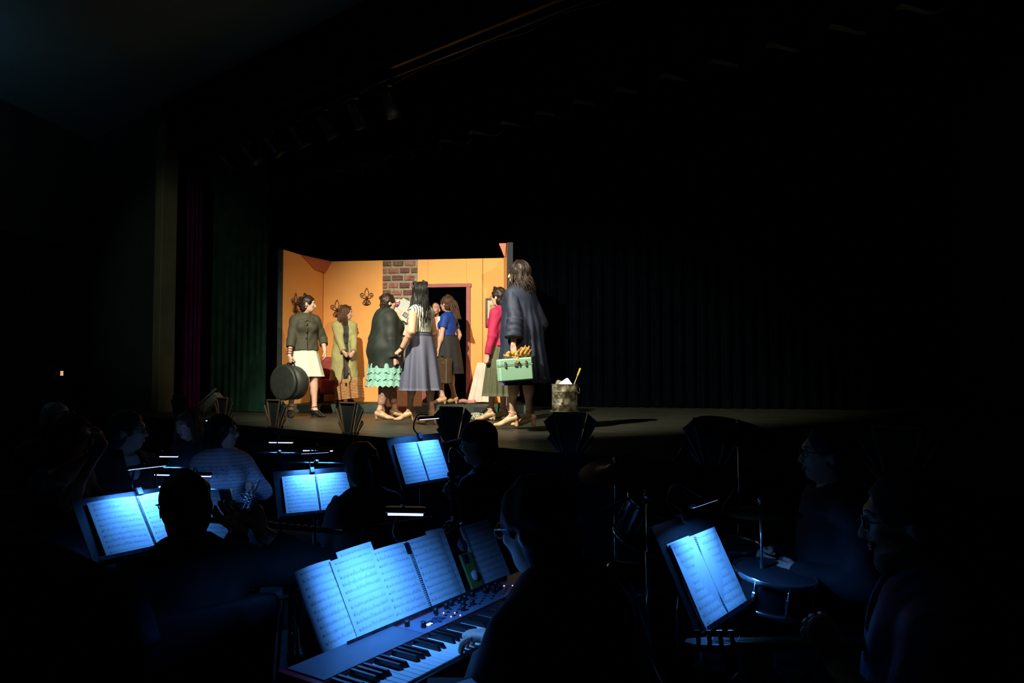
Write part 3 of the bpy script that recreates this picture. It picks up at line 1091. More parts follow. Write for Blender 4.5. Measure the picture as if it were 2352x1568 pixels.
def stage_floor_mat():
    m = mat('stage_boards', (0.014, 0.023, 0.015), 0.42, var=0.0, scale=1.3, col2=(0.027, 0.030, 0.020))
    nt, bs = mnodes(m)
    tc = nt.nodes.new('ShaderNodeTexCoord')
    mp = nt.nodes.new('ShaderNodeMapping'); mp.inputs['Rotation'].default_value = (0, 0, R(-40)); mp.inputs['Scale'].default_value = (1.2, 9, 1)
    n1 = nt.nodes.new('ShaderNodeTexNoise'); n1.inputs['Scale'].default_value = 2.5; n1.inputs['Detail'].default_value = 8; n1.inputs['Roughness'].default_value = 0.7
    nt.links.new(tc.outputs['Object'], mp.inputs[0]); nt.links.new(mp.outputs[0], n1.inputs['Vector'])
    rr = nt.nodes.new('ShaderNodeMapRange'); rr.inputs['From Min'].default_value = 0.3; rr.inputs['From Max'].default_value = 0.75
    rr.inputs['To Min'].default_value = 0.28; rr.inputs['To Max'].default_value = 0.62
    nt.links.new(n1.outputs['Fac'], rr.inputs['Value']); nt.links.new(rr.outputs[0], bs.inputs['Roughness'])
    # scuffs and brown worn streaks
    ramp = nt.nodes.new('ShaderNodeValToRGB')
    ramp.color_ramp.elements[0].position = 0.42; ramp.color_ramp.elements[0].color = (0.0, 0.0, 0.0, 1)
    ramp.color_ramp.elements[1].position = 0.78; ramp.color_ramp.elements[1].color = (1, 1, 1, 1)
    nt.links.new(n1.outputs['Fac'], ramp.inputs['Fac'])
    mx = nt.nodes.new('ShaderNodeMix'); mx.data_type = 'RGBA'
    src = bs.inputs['Base Color'].links[0].from_socket
    nt.links.new(src, mx.inputs[6]); mx.inputs[7].default_value = (0.052, 0.043, 0.027, 1)
    nt.links.new(ramp.outputs['Color'], mx.inputs[0]); nt.links.new(mx.outputs[2], bs.inputs['Base Color'])
    bp = nt.nodes.new('ShaderNodeBump'); bp.inputs['Strength'].default_value = 0.12; bp.inputs['Distance'].default_value = 0.01
    nt.links.new(n1.outputs['Fac'], bp.inputs['Height']); nt.links.new(bp.outputs['Normal'], bs.inputs['Normal'])
    return m
STAGEM = stage_floor_mat()

def slab(name, poly, z0, z1, m, kind='structure', parent=None):
    n = len(poly)
    vs = [(p[0], p[1], z0) for p in poly] + [(p[0], p[1], z1) for p in poly]
    fs = [tuple(range(n))[::-1], tuple(range(n, 2 * n))] + [(i, (i + 1) % n, n + (i + 1) % n, n + i) for i in range(n)]
    o = pyobj(name, vs, fs, m, parent)
    if kind and parent is None:
        o['kind'] = kind
    return o

# pit and hall floor
slab('floor', [(-14, -4), (8, -4), (8, 22), (-14, 22)], -0.1, 0.0, FLOORM)
# stage platform: boards laid along the lip, each a piece of the stage
stage = slab('stage_platform', [sp(-9, 0.02), sp(-9, 11), sp(12, 11), sp(12, 0.02)], 0.0, STAGE_Z - 0.021, BLACK)
tag(stage, 'black fronted stage platform above the orchestra pit', None)
bw = 0.60
ni = 0
n0 = 0.0
rngb = random.Random(3)
while n0 < 10.8:
    # staggered sheets of flooring
    t0 = -9 + (0.0 if ni % 2 == 0 else -1.2)
    while t0 < 12:
        t1 = min(t0 + 2.4, 12)
        ta = max(t0, -9)
        if t1 > ta + 0.05:
            g = 0.0012
            dz = rngb.uniform(-0.0006, 0.0006)
            vs = [sp(ta + g, n0 + g, STAGE_Z - 0.02), sp(t1 - g, n0 + g, STAGE_Z - 0.02), sp(t1 - g, n0 + bw * 2 - g, STAGE_Z - 0.02), sp(ta + g, n0 + bw * 2 - g, STAGE_Z - 0.02)]
            vs += [Vector((v.x, v.y, STAGE_Z + dz)) for v in vs]
            pyobj('floor_panel', vs, [(3, 2, 1, 0), (4, 5, 6, 7), (0, 1, 5, 4), (1, 2, 6, 5), (2, 3, 7, 6), (3, 0, 4, 7)], STAGEM, stage)
        t0 += 2.4
    n0 += bw * 2
    ni += 1
# lip moulding
mb = MB()
for t in (-9,):
    c = sp(1.5, -0.015, STAGE_Z - 0.03)
    M = Matrix((ED, EN, Vector((0, 0, 1)))).transposed()
    mb.bbox(c, (10.5, 0.02, 0.035), M, 0.006)
trim = mb.build('trim_1', BLACK); trim['kind'] = 'structure'

# proscenium wall with its opening (plane 0.7 m behind the lip)
PN = 0.70
def wall_quad(name, pts, thick_dir, th, m, kind='structure'):
    vs = [Vector(p) for p in pts] + [Vector(p) + Vector(thick_dir) * th for p in pts]
    o = pyobj(name, vs, [(0, 1, 2, 3), (7, 6, 5, 4), (0, 4, 5, 1), (1, 5, 6, 2), (2, 6, 7, 3), (3, 7, 4, 0)], m)
    if kind:
        o['kind'] = kind
    return o
HC = 5.72
T_COL = 8.10       # left jamb of the opening
wall_quad('wall_proscenium_header', [sp(-9, PN, 4.98), sp(T_COL, PN, 4.98), sp(T_COL, PN, HC + 0.6), sp(-9, PN, HC + 0.6)], EN, 0.18, BLACK)
wall_quad('wall_proscenium_side', [sp(T_COL + 0.24, PN, 0), sp(T_COL + 3.0, PN, 0), sp(T_COL + 3.0, PN, HC + 0.6), sp(T_COL + 0.24, PN, HC + 0.6)], EN, 0.18, DARKWALL)
# lit edge column of the opening
mb = MB()
M = Matrix((ED, EN, Vector((0, 0, 1)))).transposed()
mb.bbox(sp(T_COL + 0.12, PN + 0.06, 0.95 + 2.2), (0.12, 0.12, 2.25), M, 0.01)
o = mb.build('trim_2', PROSC); o['kind'] = 'structure'
# hall side wall (left) with dark wainscot below
LW = [sp(T_COL + 3.0, PN), ]
a = sp(T_COL + 3.0, PN); b_ = Vector((-9.5, -4.0, 0))
d = (b_ - a).normalized(); nn = Vector((-d.y, d.x, 0))
wall_quad('wall_left', [(a.x, a.y, 3.68), (b_.x, b_.y, 3.68), (b_.x, b_.y, 6.4), (a.x, a.y, 6.4)], -nn if nn.x > 0 else nn, 0.15, WALLM)
off = (nn if nn.x > 0 else -nn) * 0.05
wall_quad('wall_left_wainscot', [(a.x + off.x, a.y + off.y, 0), (b_.x + off.x, b_.y + off.y, 0), (b_.x + off.x, b_.y + off.y, 3.70), (a.x + off.x, a.y + off.y, 3.70)], -nn if nn.x > 0 else nn, 0.15, DARKWALL)
# hall ceiling (in front of the proscenium), flat
c0, c1 = sp(-9, PN - 0.0), sp(T_COL + 3.4, PN - 0.0)
slab('ceiling', [(c1.x, c1.y), (c0.x, c0.y), (9, -4), (-14, -4)], HC, HC + 0.12, CEILM)
# other walls of the hall and stage house
wall_quad('wall_right', [(8, -4, 0), (8, 16, 0), (8, 16, 6.4), (8, -4, 6.4)], (1, 0, 0), 0.15, DARKWALL)
wall_quad('wall_back', [(-14, -4, 0), (8, -4, 0), (8, -4, 6.4), (-14, -4, 6.4)], (0, -1, 0), 0.15, DARKWALL)
p0, p1 = sp(-9, 10.9), sp(12, 10.9)
wall_quad('wall_stage_rear', [(p0.x, p0.y, 0), (p1.x, p1.y, 0), (p1.x, p1.y, 7.5), (p0.x, p0.y, 7.5)], EN, 0.15, BLACK)
p2 = sp(12, PN)
wall_quad('wall_stage_side', [(p1.x, p1.y, 0), (p2.x, p2.y, 0), (p2.x, p2.y, 7.5), (p1.x, p1.y, 7.5)], ED, 0.15, BLACK)
q = [sp(-9, PN), sp(12, PN), sp(12, 11), sp(-9, 11)]
slab('ceiling_stage', [(v.x, v.y) for v in q], 7.5, 7.6, BLACK)

# ------------------------------------------------------------------ curtains
def curtain(name, A, B, z0, z1, m, label, waves, amp=0.05, group=None, hem=0.0, nz=10, seed=0, gather=0.0, hemfold=0.0):
    """hanging pleated cloth from point A to point B"""
    A, B = Vector((A[0], A[1], 0)), Vector((B[0], B[1], 0))
    d = (B - A); L = d.length; d.normalize()
    nn = Vector((-d.y, d.x, 0))
    rng = random.Random(seed)
    ph = [rng.uniform(0, 6.28) for _ in range(4)]
    na = max(int(waves * 12), 24)
    V = []
    for side in (0, 1):
        for j in range(nz + 1):
            t = j / nz
            for i in range(na + 1):
                u = i / na
                ph_ = waves * 2 * math.pi * u + 0.9 * math.sin(5 * u + ph[0]) + 0.5 * math.sin(11 * u + ph[1])
                w = amp * (0.75 + 0.25 * t) * (math.sin(ph_) + 0.25 * math.sin(2 * ph_ + ph[2]))
                zz = z1 + (z0 - z1) * t
                if j == nz:
                    zz += hem * (0.5 + 0.5 * math.sin(ph_))
                p = A + d * (u * L) + nn * (w + (0.006 if side else 0))
                V.append((p.x, p.y, zz))
    m1 = (nz + 1) * (na + 1)
    Q = []
    for side in (0, 1):
        for j in range(nz):
            for i in range(na):
                o = side * m1 + j * (na + 1) + i
                f = (o, o + 1, o + na + 2, o + na + 1)
                Q.append(f if side else f[::-1])
    for i in range(na):
        o = nz * (na + 1) + i
        Q.append((o, o + 1, o + 1 + m1, o + m1))
    for j in range(nz):
        for i in (0, na):
            o = j * (na + 1) + i
            Q.append((o, o + na + 1, o + na + 1 + m1, o + m1))
    ob = new_obj(name, fast_mesh(name, np.array(V), np.array(Q)), m)
    return tag(ob, label, 'curtain', group)

VELVET_BLACK = mat('velour_black', (0.0012, 0.0020, 0.0032), 0.95, var=0.25, scale=5, sheen=0.0, spec=0.0)
VELVET_GREEN = mat('velour_green', (0.010, 0.030, 0.018), 0.95, var=0.3, scale=5, sheen=0.0, spec=0.0)
VELVET_PURPLE = mat('velour_purple', (0.055, 0.004, 0.038), 0.9, var=0.3, scale=4, sheen=0.0, spec=0.0)
VELVET_BORDER = mat('velour_border', (0.06, 0.06, 0.05), 0.95, var=0.2, scale=3, spec=0.0)
a, b_ = at(482, 942, 11.7), at(609, 942, 11.1)
curtain('stage_curtain', a, b_, STAGE_Z + 0.01, 6.6, VELVET_GREEN, 'dark green pleated leg curtain left of the orange set', 9, 0.045, seed=4)
a, b_ = at(416, 936, 11.55), at(459, 936, 11.75)
curtain('house_curtain', a, b_, STAGE_Z + 0.01, 6.6, VELVET_PURPLE, 'narrow plum purple curtain gathered beside the proscenium column', 4, 0.04, seed=5)
a, b_ = at(600, 930, 14.2), at(1235, 930, 14.0)
curtain('stage_curtain', a, b_, STAGE_Z + 0.01, 7.3, VELVET_BLACK, 'black backdrop curtain hanging behind the orange set', 26, 0.06, seed=6)
a, b_ = at(1180, 930, 13.2), at(2000, 930, 11.8)
curtain('stage_curtain', a, b_, STAGE_Z + 0.01, 7.3, VELVET_BLACK, 'black pleated curtain behind the dented metal bucket', 30, 0.07, seed=7)
a, b_ = sp(11.5, 7.6), sp(5.5, 7.6)
curtain('stage_curtain', a, b_, STAGE_Z + 0.01, 7.3, VELVET_BLACK, 'black wing curtain in the dark far left of the stage', 24, 0.07, seed=8)
# overhead border whose hem shows a row of lit folds
a, b_ = sp(9.5, 2.55), sp(-7.5, 2.55)
curtain('border_curtain', a, b_, 4.62, 7.2, VELVET_BORDER, 'overhead border curtain with scalloped lower folds across the stage', 30, 0.14, seed=9, nz=6)
# second border in front: hides all of the first one except the tips of its folds
a, b_ = sp(9.5, 2.25), sp(-7.5, 2.25)
curtain('border_curtain', a, b_, 4.68, 7.2, VELVET_BLACK, 'black overhead border curtain in front of the scalloped one', 22, 0.03, seed=10, nz=6)

# ------------------------------------------------------------------ lighting bar and lanterns
PIPE = mat('bar_steel_dark', (0.07, 0.06, 0.05), 0.35, 0.9, var=0.2)
LANT = mat('lantern_black', (0.02, 0.02, 0.021), 0.45, 0.2, var=0.3)
LENSM = mat('lantern_lens', (0.3, 0.3, 0.32), 0.1, 0.4, var=0.1)
bar = empty('lighting_bar', sp(4, 1.3, 5.10))
tag(bar, 'long dark lighting bar hung under the proscenium header', 'lighting bar')
o = sp(4, 1.3, 5.10)
mb = MB(); mb.tube([sp(8, 1.3, 5.10) - o, sp(-3, 1.3, 5.10) - o], 0.025, 10); mb.build('pipe', PIPE, bar)
mb = MB(); mb.bbox(sp(2.2, 1.22, 5.19) - o, (1.3, 0.03, 0.045), Matrix((ED, EN, Vector((0, 0, 1)))).transposed(), 0.006); mb.build('cable_tray', mat('tray_brass', (0.20, 0.13, 0.06), 0.35, 0.7, var=0.15), bar)
mb = MB()
mb.tube(spline([sp(x, 1.3, 5.10 - 0.04 - (0.05 if i % 2 else 0.0)) - o for i, x in enumerate(np.linspace(7, -2.5, 20))], 3), 0.008, 5)
mb.build('cable', LANT, bar)
def lantern(loc, aim, label, tilt_lens=True, s=1.0, group='lanterns on the lighting bar'):
    r = empty('stage_lantern', loc)
    tag(r, label, 'stage light', group)
    f = (Vector(aim) - Vector(loc)).normalized()
    M = frame(f)
    Mz = Matrix((M.col[0], M.col[2] * -1, M.col[1])).transposed()   # local z -> forward
    mb = MB(); mb.lathe([(0.05 * s, -0.16 * s), (0.075 * s, -0.14 * s), (0.08 * s, 0.0), (0.085 * s, 0.10 * s), (0.10 * s, 0.12 * s), (0.10 * s, 0.18 * s), (0.092 * s, 0.18 * s), (0.088 * s, 0.12 * s)], 18, f * 0, Mz)
    mb.build('housing', LANT, r)
    mb = MB(); mb.lathe([(0.082 * s, 0.122 * s), (0.07 * s, 0.135 * s), (0.03 * s, 0.142 * s)], 18, f * 0, Mz); mb.build('lens', LENSM, r)
    mb = MB()
    x = M.col[0]
    mb.tube([x * 0.105 * s, x * 0.11 * s + Vector((0, 0, 0.12 * s)), x * 0.03 * s + Vector((0, 0, 0.2 * s)), -x * 0.03 * s + Vector((0, 0, 0.2 * s)), -x * 0.11 * s + Vector((0, 0, 0.12 * s)), -x * 0.105 * s], 0.009 * s, 6)
    mb.build('yoke', LANT, r)
    mb = MB(); mb.bbox((0, 0, 0.23 * s), (0.03 * s, 0.03 * s, 0.035 * s), None, 0.005); mb.build('clamp', LANT, r)
    return r
for i, t in enumerate(np.linspace(7.4, 3.6, 7)):
    lab = ['leftmost', 'second', 'third', 'fourth', 'fifth', 'sixth', 'seventh'][i]
    lantern(sp(t, 1.3, 4.795), (-1.5 + 0.2 * i, 11.5, 1.5), 'black stage lantern on the dark overhead bar, %s from the left' % lab)
# front of house lanterns that throw the stage light, plus two added for column and border; barn doors cut the beam above the set and below the lip
for nm, L_, tg, w_, c_, s_, b_, z_up in FOH:
    v = (Vector(tg) - L_).normalized()
    pos = L_ - v * 0.225
    lr = lantern(pos, tg, 'front of house lantern under the hall ceiling, %s' % {'key': 'left', 'fill': 'right', 'column_boost': 'outer left, added for the column', 'border': 'far right, added for the border folds'}[nm], s=1.2, group='front of house lanterns')
    for (P_, Q_, sg) in ((Vector((-3.4, 12.3, z_up)), Vector((0.4, 12.0, z_up)), 1), (sp(-2.5, 0.10, STAGE_Z + 0.27), sp(7.5, 0.10, STAGE_Z + 0.27), -1)):
        d1, d2 = (P_ - L_).normalized(), (Q_ - L_).normalized()
        e1, e2 = L_ + d1 * 0.28, L_ + d2 * 0.28
        ax_ = (e2 - e1).normalized()
        c_ = (e1 + e2) / 2
        outv = (v * 0.35 + UPZ_ * sg); outv = (outv - ax_ * outv.dot(ax_)).normalized()
        mb = MB(); mb.box(c_ + outv * 0.15 - pos, (0.34, 0.15, 0.002), Matrix((ax_, outv, ax_.cross(outv))).transposed()); mb.build('barn_door', LANT, lr)
ul = empty('added_fill_housing', (-7.98, 6.6, 4.10)); tag(ul, 'added teal fill light on the left hall wall, out of view', 'wall light')  # invented housing for the added ceiling fill, never in view
mb = MB(); mb.bbox((0.0, 0, 0), (0.10, 0.24, 0.06)); mb.build('trough', LANT, ul)
mb = MB(); mb.bbox((0.0, 0, 0.075), (0.07, 0.2, 0.012)); mb.build('diffuser', LENSM, ul)

# ------------------------------------------------------------------ small louvred step lights on the far left wall
WARM = mat('step_light_glow', (0.9, 0.7, 0.4), 0.5, emit=(1.0, 0.62, 0.28), estr=1.2)
for px, py, Y, lab in ((142, 857, 12.40, 'small glowing louvred aisle light on the far left wall, upper'), (225, 958, 12.60, 'small glowing louvred aisle light behind the seated musicians, lower')):
    c = at(px, py, Y)
    r = empty('aisle_light', c); tag(r, lab, 'wall light', 'aisle lights')
    mb = MB(); mb.bbox((0.02, 0.02, 0), (0.045, 0.015, 0.06)); mb.build('housing', BLACK, r)
    for k in range(4):
        mb = MB(); mb.box((0, 0, 0.03 - 0.02 * k), (0.022, 0.006, 0.006)); mb.build('glowing_slot', WARM, r)
# ------------------------------------------------------------------ the orange room set
ORANGE = mat('set_orange_paint', (0.86, 0.40, 0.105), 0.75, var=0.05, scale=2.2, bump=0.04, bscale=25)
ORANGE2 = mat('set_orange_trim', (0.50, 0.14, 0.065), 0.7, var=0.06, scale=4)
MAROON = mat('door_frame_maroon', (0.33, 0.085, 0.075), 0.6, var=0.12, scale=9)
FLATBACK = mat('flat_edge_black', (0.012, 0.014, 0.013), 0.8, var=0.3)
MORTAR = mat('brick_mortar', (0.30, 0.27, 0.18), 0.9, var=0.25, scale=25, bump=0.2)
PLATM = mat('platform_paint', (0.035, 0.050, 0.038), 0.7, var=0.35, scale=4)
IRON = mat('wrought_iron', (0.05, 0.012, 0.008), 0.5, 0.3, var=0.2)
UPZ = Vector((0, 0, 1))

# low platform under the set
P = [(-3.60, 11.22), (0.25, 11.05), (0.10, 12.75), (-3.60, 13.2)]
plat = slab('set_platform', P, STAGE_Z + 0.002, PLAT_Z - 0.012, PLATM, kind=None)
tag(plat, 'low black platform riser under the orange room set', 'platform')
for k in range(4):
    f = lambda t, a, b: (a[0] + (b[0] - a[0]) * t, a[1] + (b[1] - a[1]) * t)
    g = 0.0015
    q = [f(k / 4 + g, P[0], P[1]), f((k + 1) / 4 - g, P[0], P[1]), f((k + 1) / 4 - g, P[3], P[2]), f(k / 4 + g, P[3], P[2])]
    slab('deck_board', q, PLAT_Z - 0.012, PLAT_Z, PLATM, parent=plat)

A0 = Vector((-3.44, 11.08, 0)); A1 = Vector((-3.15, 12.30, 0)); A2 = Vector((-0.13, 11.90, 0)); A3 = Vector((-0.075, 10.70, 0))
ZB, ZT = PLAT_Z + 0.001, 3.40
def panel(name, P0, P1, z0, z1, m, parent, th=0.03, back=0.0):
    """flat board between two plan points, its front towards the camera side"""
    P0, P1 = Vector((P0[0], P0[1], 0)), Vector((P1[0], P1[1], 0))
    d = (P1 - P0).normalized(); n = Vector((-d.y, d.x, 0))
    mb = MB()
    c = (P0 + P1) / 2 + n * (th / 2 + back)
    mb.bbox((c.x, c.y, (z0 + z1) / 2), ((P1 - P0).length / 2 - 0.0006, th / 2, (z1 - z0) / 2 - 0.0006), Matrix((d, n, UPZ)).transposed(), 0.003)
    return mb.build(name, m, parent)

BD = (A2 - A1).normalized(); BNn = Vector((BD.y, -BD.x, 0))     # along the back wall; out of it towards us
def bw_px(px):
    """plan point of the back wall seen at column px"""
    u = (px - 1176.0) / FPX
    # A1 + BD*t with x = u*y
    t = (u * A1.y - A1.x) / (BD.x - u * BD.y)
    return A1 + BD * t
def bz(py, p):
    return at(1176, py, p.y).z

wall_l = empty('set_wall', (0, 0, 0)); tag(wall_l, 'orange set flat turned inwards at the left, dark edge to the audience', 'set wall')
panel('flat_panel', A0, A1, ZB, ZT, ORANGE, wall_l)
mb = MB(); d = (A1 - A0).normalized()
mb.bbox((A0 - d * 0.022 + Vector((-0.03, 0, (ZB + ZT) / 2))), (0.035, 0.02, (ZT - ZB) / 2 + 0.004), None, 0.004); mb.build('edge_batten', mat('batten_green', (0.015, 0.026, 0.018), 0.7, var=0.3), wall_l)

wall_b = empty('set_wall', (0, 0, 0)); tag(wall_b, 'orange back set wall with the brick chimney and doorway', 'set wall')
brk0, brk1 = bw_px(878), bw_px(958)
dl, dr_ = bw_px(982), bw_px(1071)
seam = bw_px(1108)
zdoor = bz(660, dl)
panel('flat_panel', A1 + BD * 0.002, brk0, ZB, ZT, ORANGE, wall_b)
panel('chimney_backing', brk0, brk1, ZB, ZT, MORTAR, wall_b)
panel('flat_panel', brk1, dl, ZB, ZT, ORANGE, wall_b)
panel('flat_panel', dl, dr_, zdoor, ZT, ORANGE, wall_b)
panel('flat_panel', dr_, seam, ZB, ZT, ORANGE, wall_b)
panel('flat_panel', seam + BD * 0.006, A2, ZB, ZT, ORANGE, wall_b)
# bricks: each proud of the mortar
def brick_mat(name, c1, c2):
    m = mat(name, c1, 0.85, var=0.0, scale=14, col2=c2, bump=0.35, bscale=40)
    return m
BR = [brick_mat('brick_red', (0.19, 0.040, 0.036), (0.34, 0.16, 0.11)), brick_mat('brick_plum', (0.085, 0.028, 0.030), (0.18, 0.075, 0.065)),
      brick_mat('brick_brown', (0.085, 0.042, 0.026), (0.22, 0.12, 0.065)), brick_mat('brick_rose', (0.24, 0.075, 0.065), (0.38, 0.22, 0.15))]
Lb = (brk1 - brk0).length
rngk = random.Random(11)
row_h = 0.121
Mw = Matrix((BD, -BNn, UPZ)).transposed()
zr = ZT - 0.012
ri = 0
while zr - 0.09 > ZB:
    x = -0.02 if ri % 2 == 0 else -0.10
    while x < Lb - 0.03:
        w = 0.165 + rngk.uniform(-0.012, 0.012)
        x0, x1 = max(x, 0.004), min(x + w, Lb - 0.004)
        if x1 - x0 > 0.03:
            c = brk0 + BD * ((x0 + x1) / 2) + BNn * 0.008
            mb = MB(); mb.bbox((c.x, c.y, zr - 0.045 + rngk.uniform(-0.003, 0.003)), ((x1 - x0) / 2, 0.012 + rngk.uniform(0, 0.005), 0.041 + rngk.uniform(-0.004, 0.002)), Mw, 0.006)
            mb.build('brick', BR[rngk.choice([0, 1, 1, 2, 2, 3])], wall_b)
        x += w + 0.030
    zr -= row_h
    ri += 1
# door frame
fr = empty('door_1', (0, 0, 0)); fr['kind'] = 'structure'
fw = 0.055
mb = MB()
for p, q in ((dl - BD * 0.045, 'l'), (dr_ + BD * 0.015, 'r')):
    c = p + BNn * 0.014
    mb = MB(); mb.bbox((c.x + (0.02 * BD.x if q == 'r' else 0), c.y, (ZB + zdoor) / 2), (0.036, 0.016, (zdoor - ZB) / 2), Mw, 0.005); mb.build('door_jamb', MAROON, fr)
c = (dl + dr_) / 2 + BNn * 0.016
mb = MB(); mb.bbox((c.x, c.y, zdoor + 0.025), ((dr_ - dl).length / 2 + 0.085, 0.018, 0.03), Mw, 0.006); mb.build('door_head', MAROON, fr)

# right flat seen on its edge, with the dark batten and a corner brace
wall_r = empty('set_wall', (0, 0, 0)); tag(wall_r, 'right hand set flat seen edge on behind the navy coat', 'set wall')
ZT3 = 3.43
d3 = (A3 - A2).normalized()
panel('flat_panel', A2, A3, ZB, ZT3, ORANGE, wall_r, th=0.02)
n3 = Vector((-d3.y, d3.x, 0))
mb = MB(); c = A3 + d3 * 0.02 + n3 * 0.045
mb.bbox((c.x, c.y, (ZB + ZT3) / 2), (0.045, 0.022, (ZT3 - ZB) / 2 + 0.004), None, 0.004); mb.build('edge_batten', FLATBACK, wall_r)
panel('flat_backing', A2, A3, ZB, ZT3, FLATBACK, wall_r, th=0.05, back=0.021)
# triangular corner shelves at the top of the set corners
def corner_brace(corner, da, db, za, label, la=0.62, lb=0.42, drop=0.24):
    r = empty('corner_brace', (corner.x, corner.y, 0)); tag(r, label, 'brace', 'painted corner braces')
    a, b_ = da * la, db * lb
    # top board
    mb = MB()
    vs = [Vector((0, 0, za)), a + UPZ * za, b_ + UPZ * za]
    vs = vs + [v - UPZ * 0.03 for v in vs]
    mb.add(vs, [(0, 1, 2), (5, 4, 3), (0, 3, 4, 1), (1, 4, 5, 2), (2, 5, 3, 0)])
    mb.build('shelf_board', ORANGE2, r)
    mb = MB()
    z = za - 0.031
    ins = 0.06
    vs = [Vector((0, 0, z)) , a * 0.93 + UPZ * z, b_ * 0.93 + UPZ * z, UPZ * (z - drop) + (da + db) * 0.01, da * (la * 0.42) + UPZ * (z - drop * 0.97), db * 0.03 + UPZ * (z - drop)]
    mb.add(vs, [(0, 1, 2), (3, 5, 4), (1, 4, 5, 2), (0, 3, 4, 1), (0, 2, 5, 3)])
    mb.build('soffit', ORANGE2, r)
    return r
corner_brace(A1 + Vector((0.012, -0.012, 0)), (A0 - A1).normalized(), BD, ZT - 0.004, 'orange triangular corner brace at the top left of the set', 0.72, 0.13, 0.15)
corner_brace(A3 + Vector((-0.012, 0.03, 0)), (A2 - A3).normalized(), -BD, ZT3 + 0.004, 'small orange corner brace above the navy coat woman', 0.3, 0.10, 0.16)

# ------------------------------------------------------------------ wrought iron fleur de lis ornaments
def spiral_pts(c, r0, a0, turns, sgn, n=20):
    return [(c[0] + sgn * r0 * (1 - 0.72 * k / n) * math.cos(a0 + turns * 2 * math.pi * k / n), c[1] + r0 * (1 - 0.72 * k / n) * math.sin(a0 + turns * 2 * math.pi * k / n)) for k in range(n + 1)]
def fleur(origin, M, label, candle=False, s=1.0):
    """M columns: across, out of the wall, up"""
    r = empty('wall_ornament', origin); tag(r, label, 'wall ornament', 'wrought iron wall ornaments')
    T = lambda pts, y=0.02: [M @ Vector((x * s, y, z * s)) for x, z in pts]
    def part(nm, lst, rad=0.0046):
        mb = MB()
        for p in lst:
            mb.tube(T(p), rad * s, 6)
        return mb.build(nm, IRON, r)
    leaf = [(0, 0.20), (-0.025, 0.155), (-0.033, 0.11), (-0.022, 0.05), (-0.005, 0.02), (0.005, 0.02), (0.022, 0.05), (0.033, 0.11), (0.025, 0.155), (0, 0.20)]
    part('pointed_leaf', [[tuple(v[:2]) for v in [(p.x, p.y) for p in spline([(x, z, 0) for x, z in leaf], 4)]]])
    for sg, nm in ((-1, 'scroll'), (1, 'scroll')):
        sc = spiral_pts((sg * 0.075, 0.085), 0.038, -1.2, 1.25, sg)
        part(nm, [[(sg * 0.008, 0.035), (sg * 0.03, 0.022)] + [(x, z) for x, z in sc]])
        sc = spiral_pts((sg * 0.048, -0.045), 0.034, 1.4, 1.25, sg)
        part('lower_scroll', [[(sg * 0.006, 0.02), (sg * 0.02, 0.0)] + [(x, z) for x, z in sc] ])
    part('stem', [[(0, 0.06), (0, -0.085)]], 0.009)
    mb = MB(); mb.bbox(M @ Vector((0, 0.02, 0.015)), (0.02 * s, 0.010, 0.012 * s), M, 0.003); mb.build('collar', IRON, r)
    mb = MB(); mb.bbox(M @ Vector((0, 0.02, -0.075)), (0.035 * s, 0.010, 0.010 * s), M, 0.003); mb.build('collar', IRON, r)
    mb = MB(); mb.tube([M @ Vector((0, -0.001, 0.0)), M @ Vector((0, 0.02, 0.0))], 0.006, 6); mb.build('wall_pin', IRON, r); mb = MB(); mb.tube([M @ Vector((0, -0.001, 0.06 * s)), M @ Vector((0, 0.02, 0.06 * s))], 0.005, 6); mb.build('wall_pin', IRON, r)
    if candle:
        mb = MB(); mb.tube([M @ Vector((0, 0.02, -0.07)), M @ Vector((0, 0.10, -0.075)), M @ Vector((0, 0.13, -0.045))], 0.006, 6)
        mb.lathe([(0.05, -0.045), (0.055, -0.04), (0.05, -0.036), (0.02, -0.036)], 14, M @ Vector((0, 0.13, 0))); mb.build('candle_arm', IRON, r)
        mb = MB(); mb.lathe([(0.022, -0.036), (0.022, 0.0), (0.018, 0.004), (0.003, 0.006)], 12, M @ Vector((0, 0.13, 0))); mb.build('candle', mat('candle_wax', (0.75, 0.68, 0.5), 0.5), r)
    return r
Mb = Matrix((BD, BNn, UPZ)).transposed()
p = bw_px(842); fleur((p.x + BNn.x * 0.002, p.y + BNn.y * 0.002, bz(689, p)), Mb, 'iron fleur-de-lis ornament beside the brick chimney', s=1.0)
p = bw_px(774); fleur((p.x + BNn.x * 0.002, p.y + BNn.y * 0.002, bz(716, p)), Mb, 'iron fleur-de-lis ornament partly behind the trench coat girl', s=1.0)
dd = (A1 - A0).normalized(); n1 = Vector((dd.y, -dd.x, 0))
u = (675 - 1176.0) / FPX
t = (u * A0.y - A0.x) / (dd.x - u * dd.y)
p = A0 + dd * t
fleur((p.x + n1.x * 0.002, p.y + n1.y * 0.002, at(675, 705, p.y).z), Matrix((dd, n1, UPZ)).transposed(), 'iron fleur-de-lis candle sconce on the left orange flat', candle=True, s=1.1)

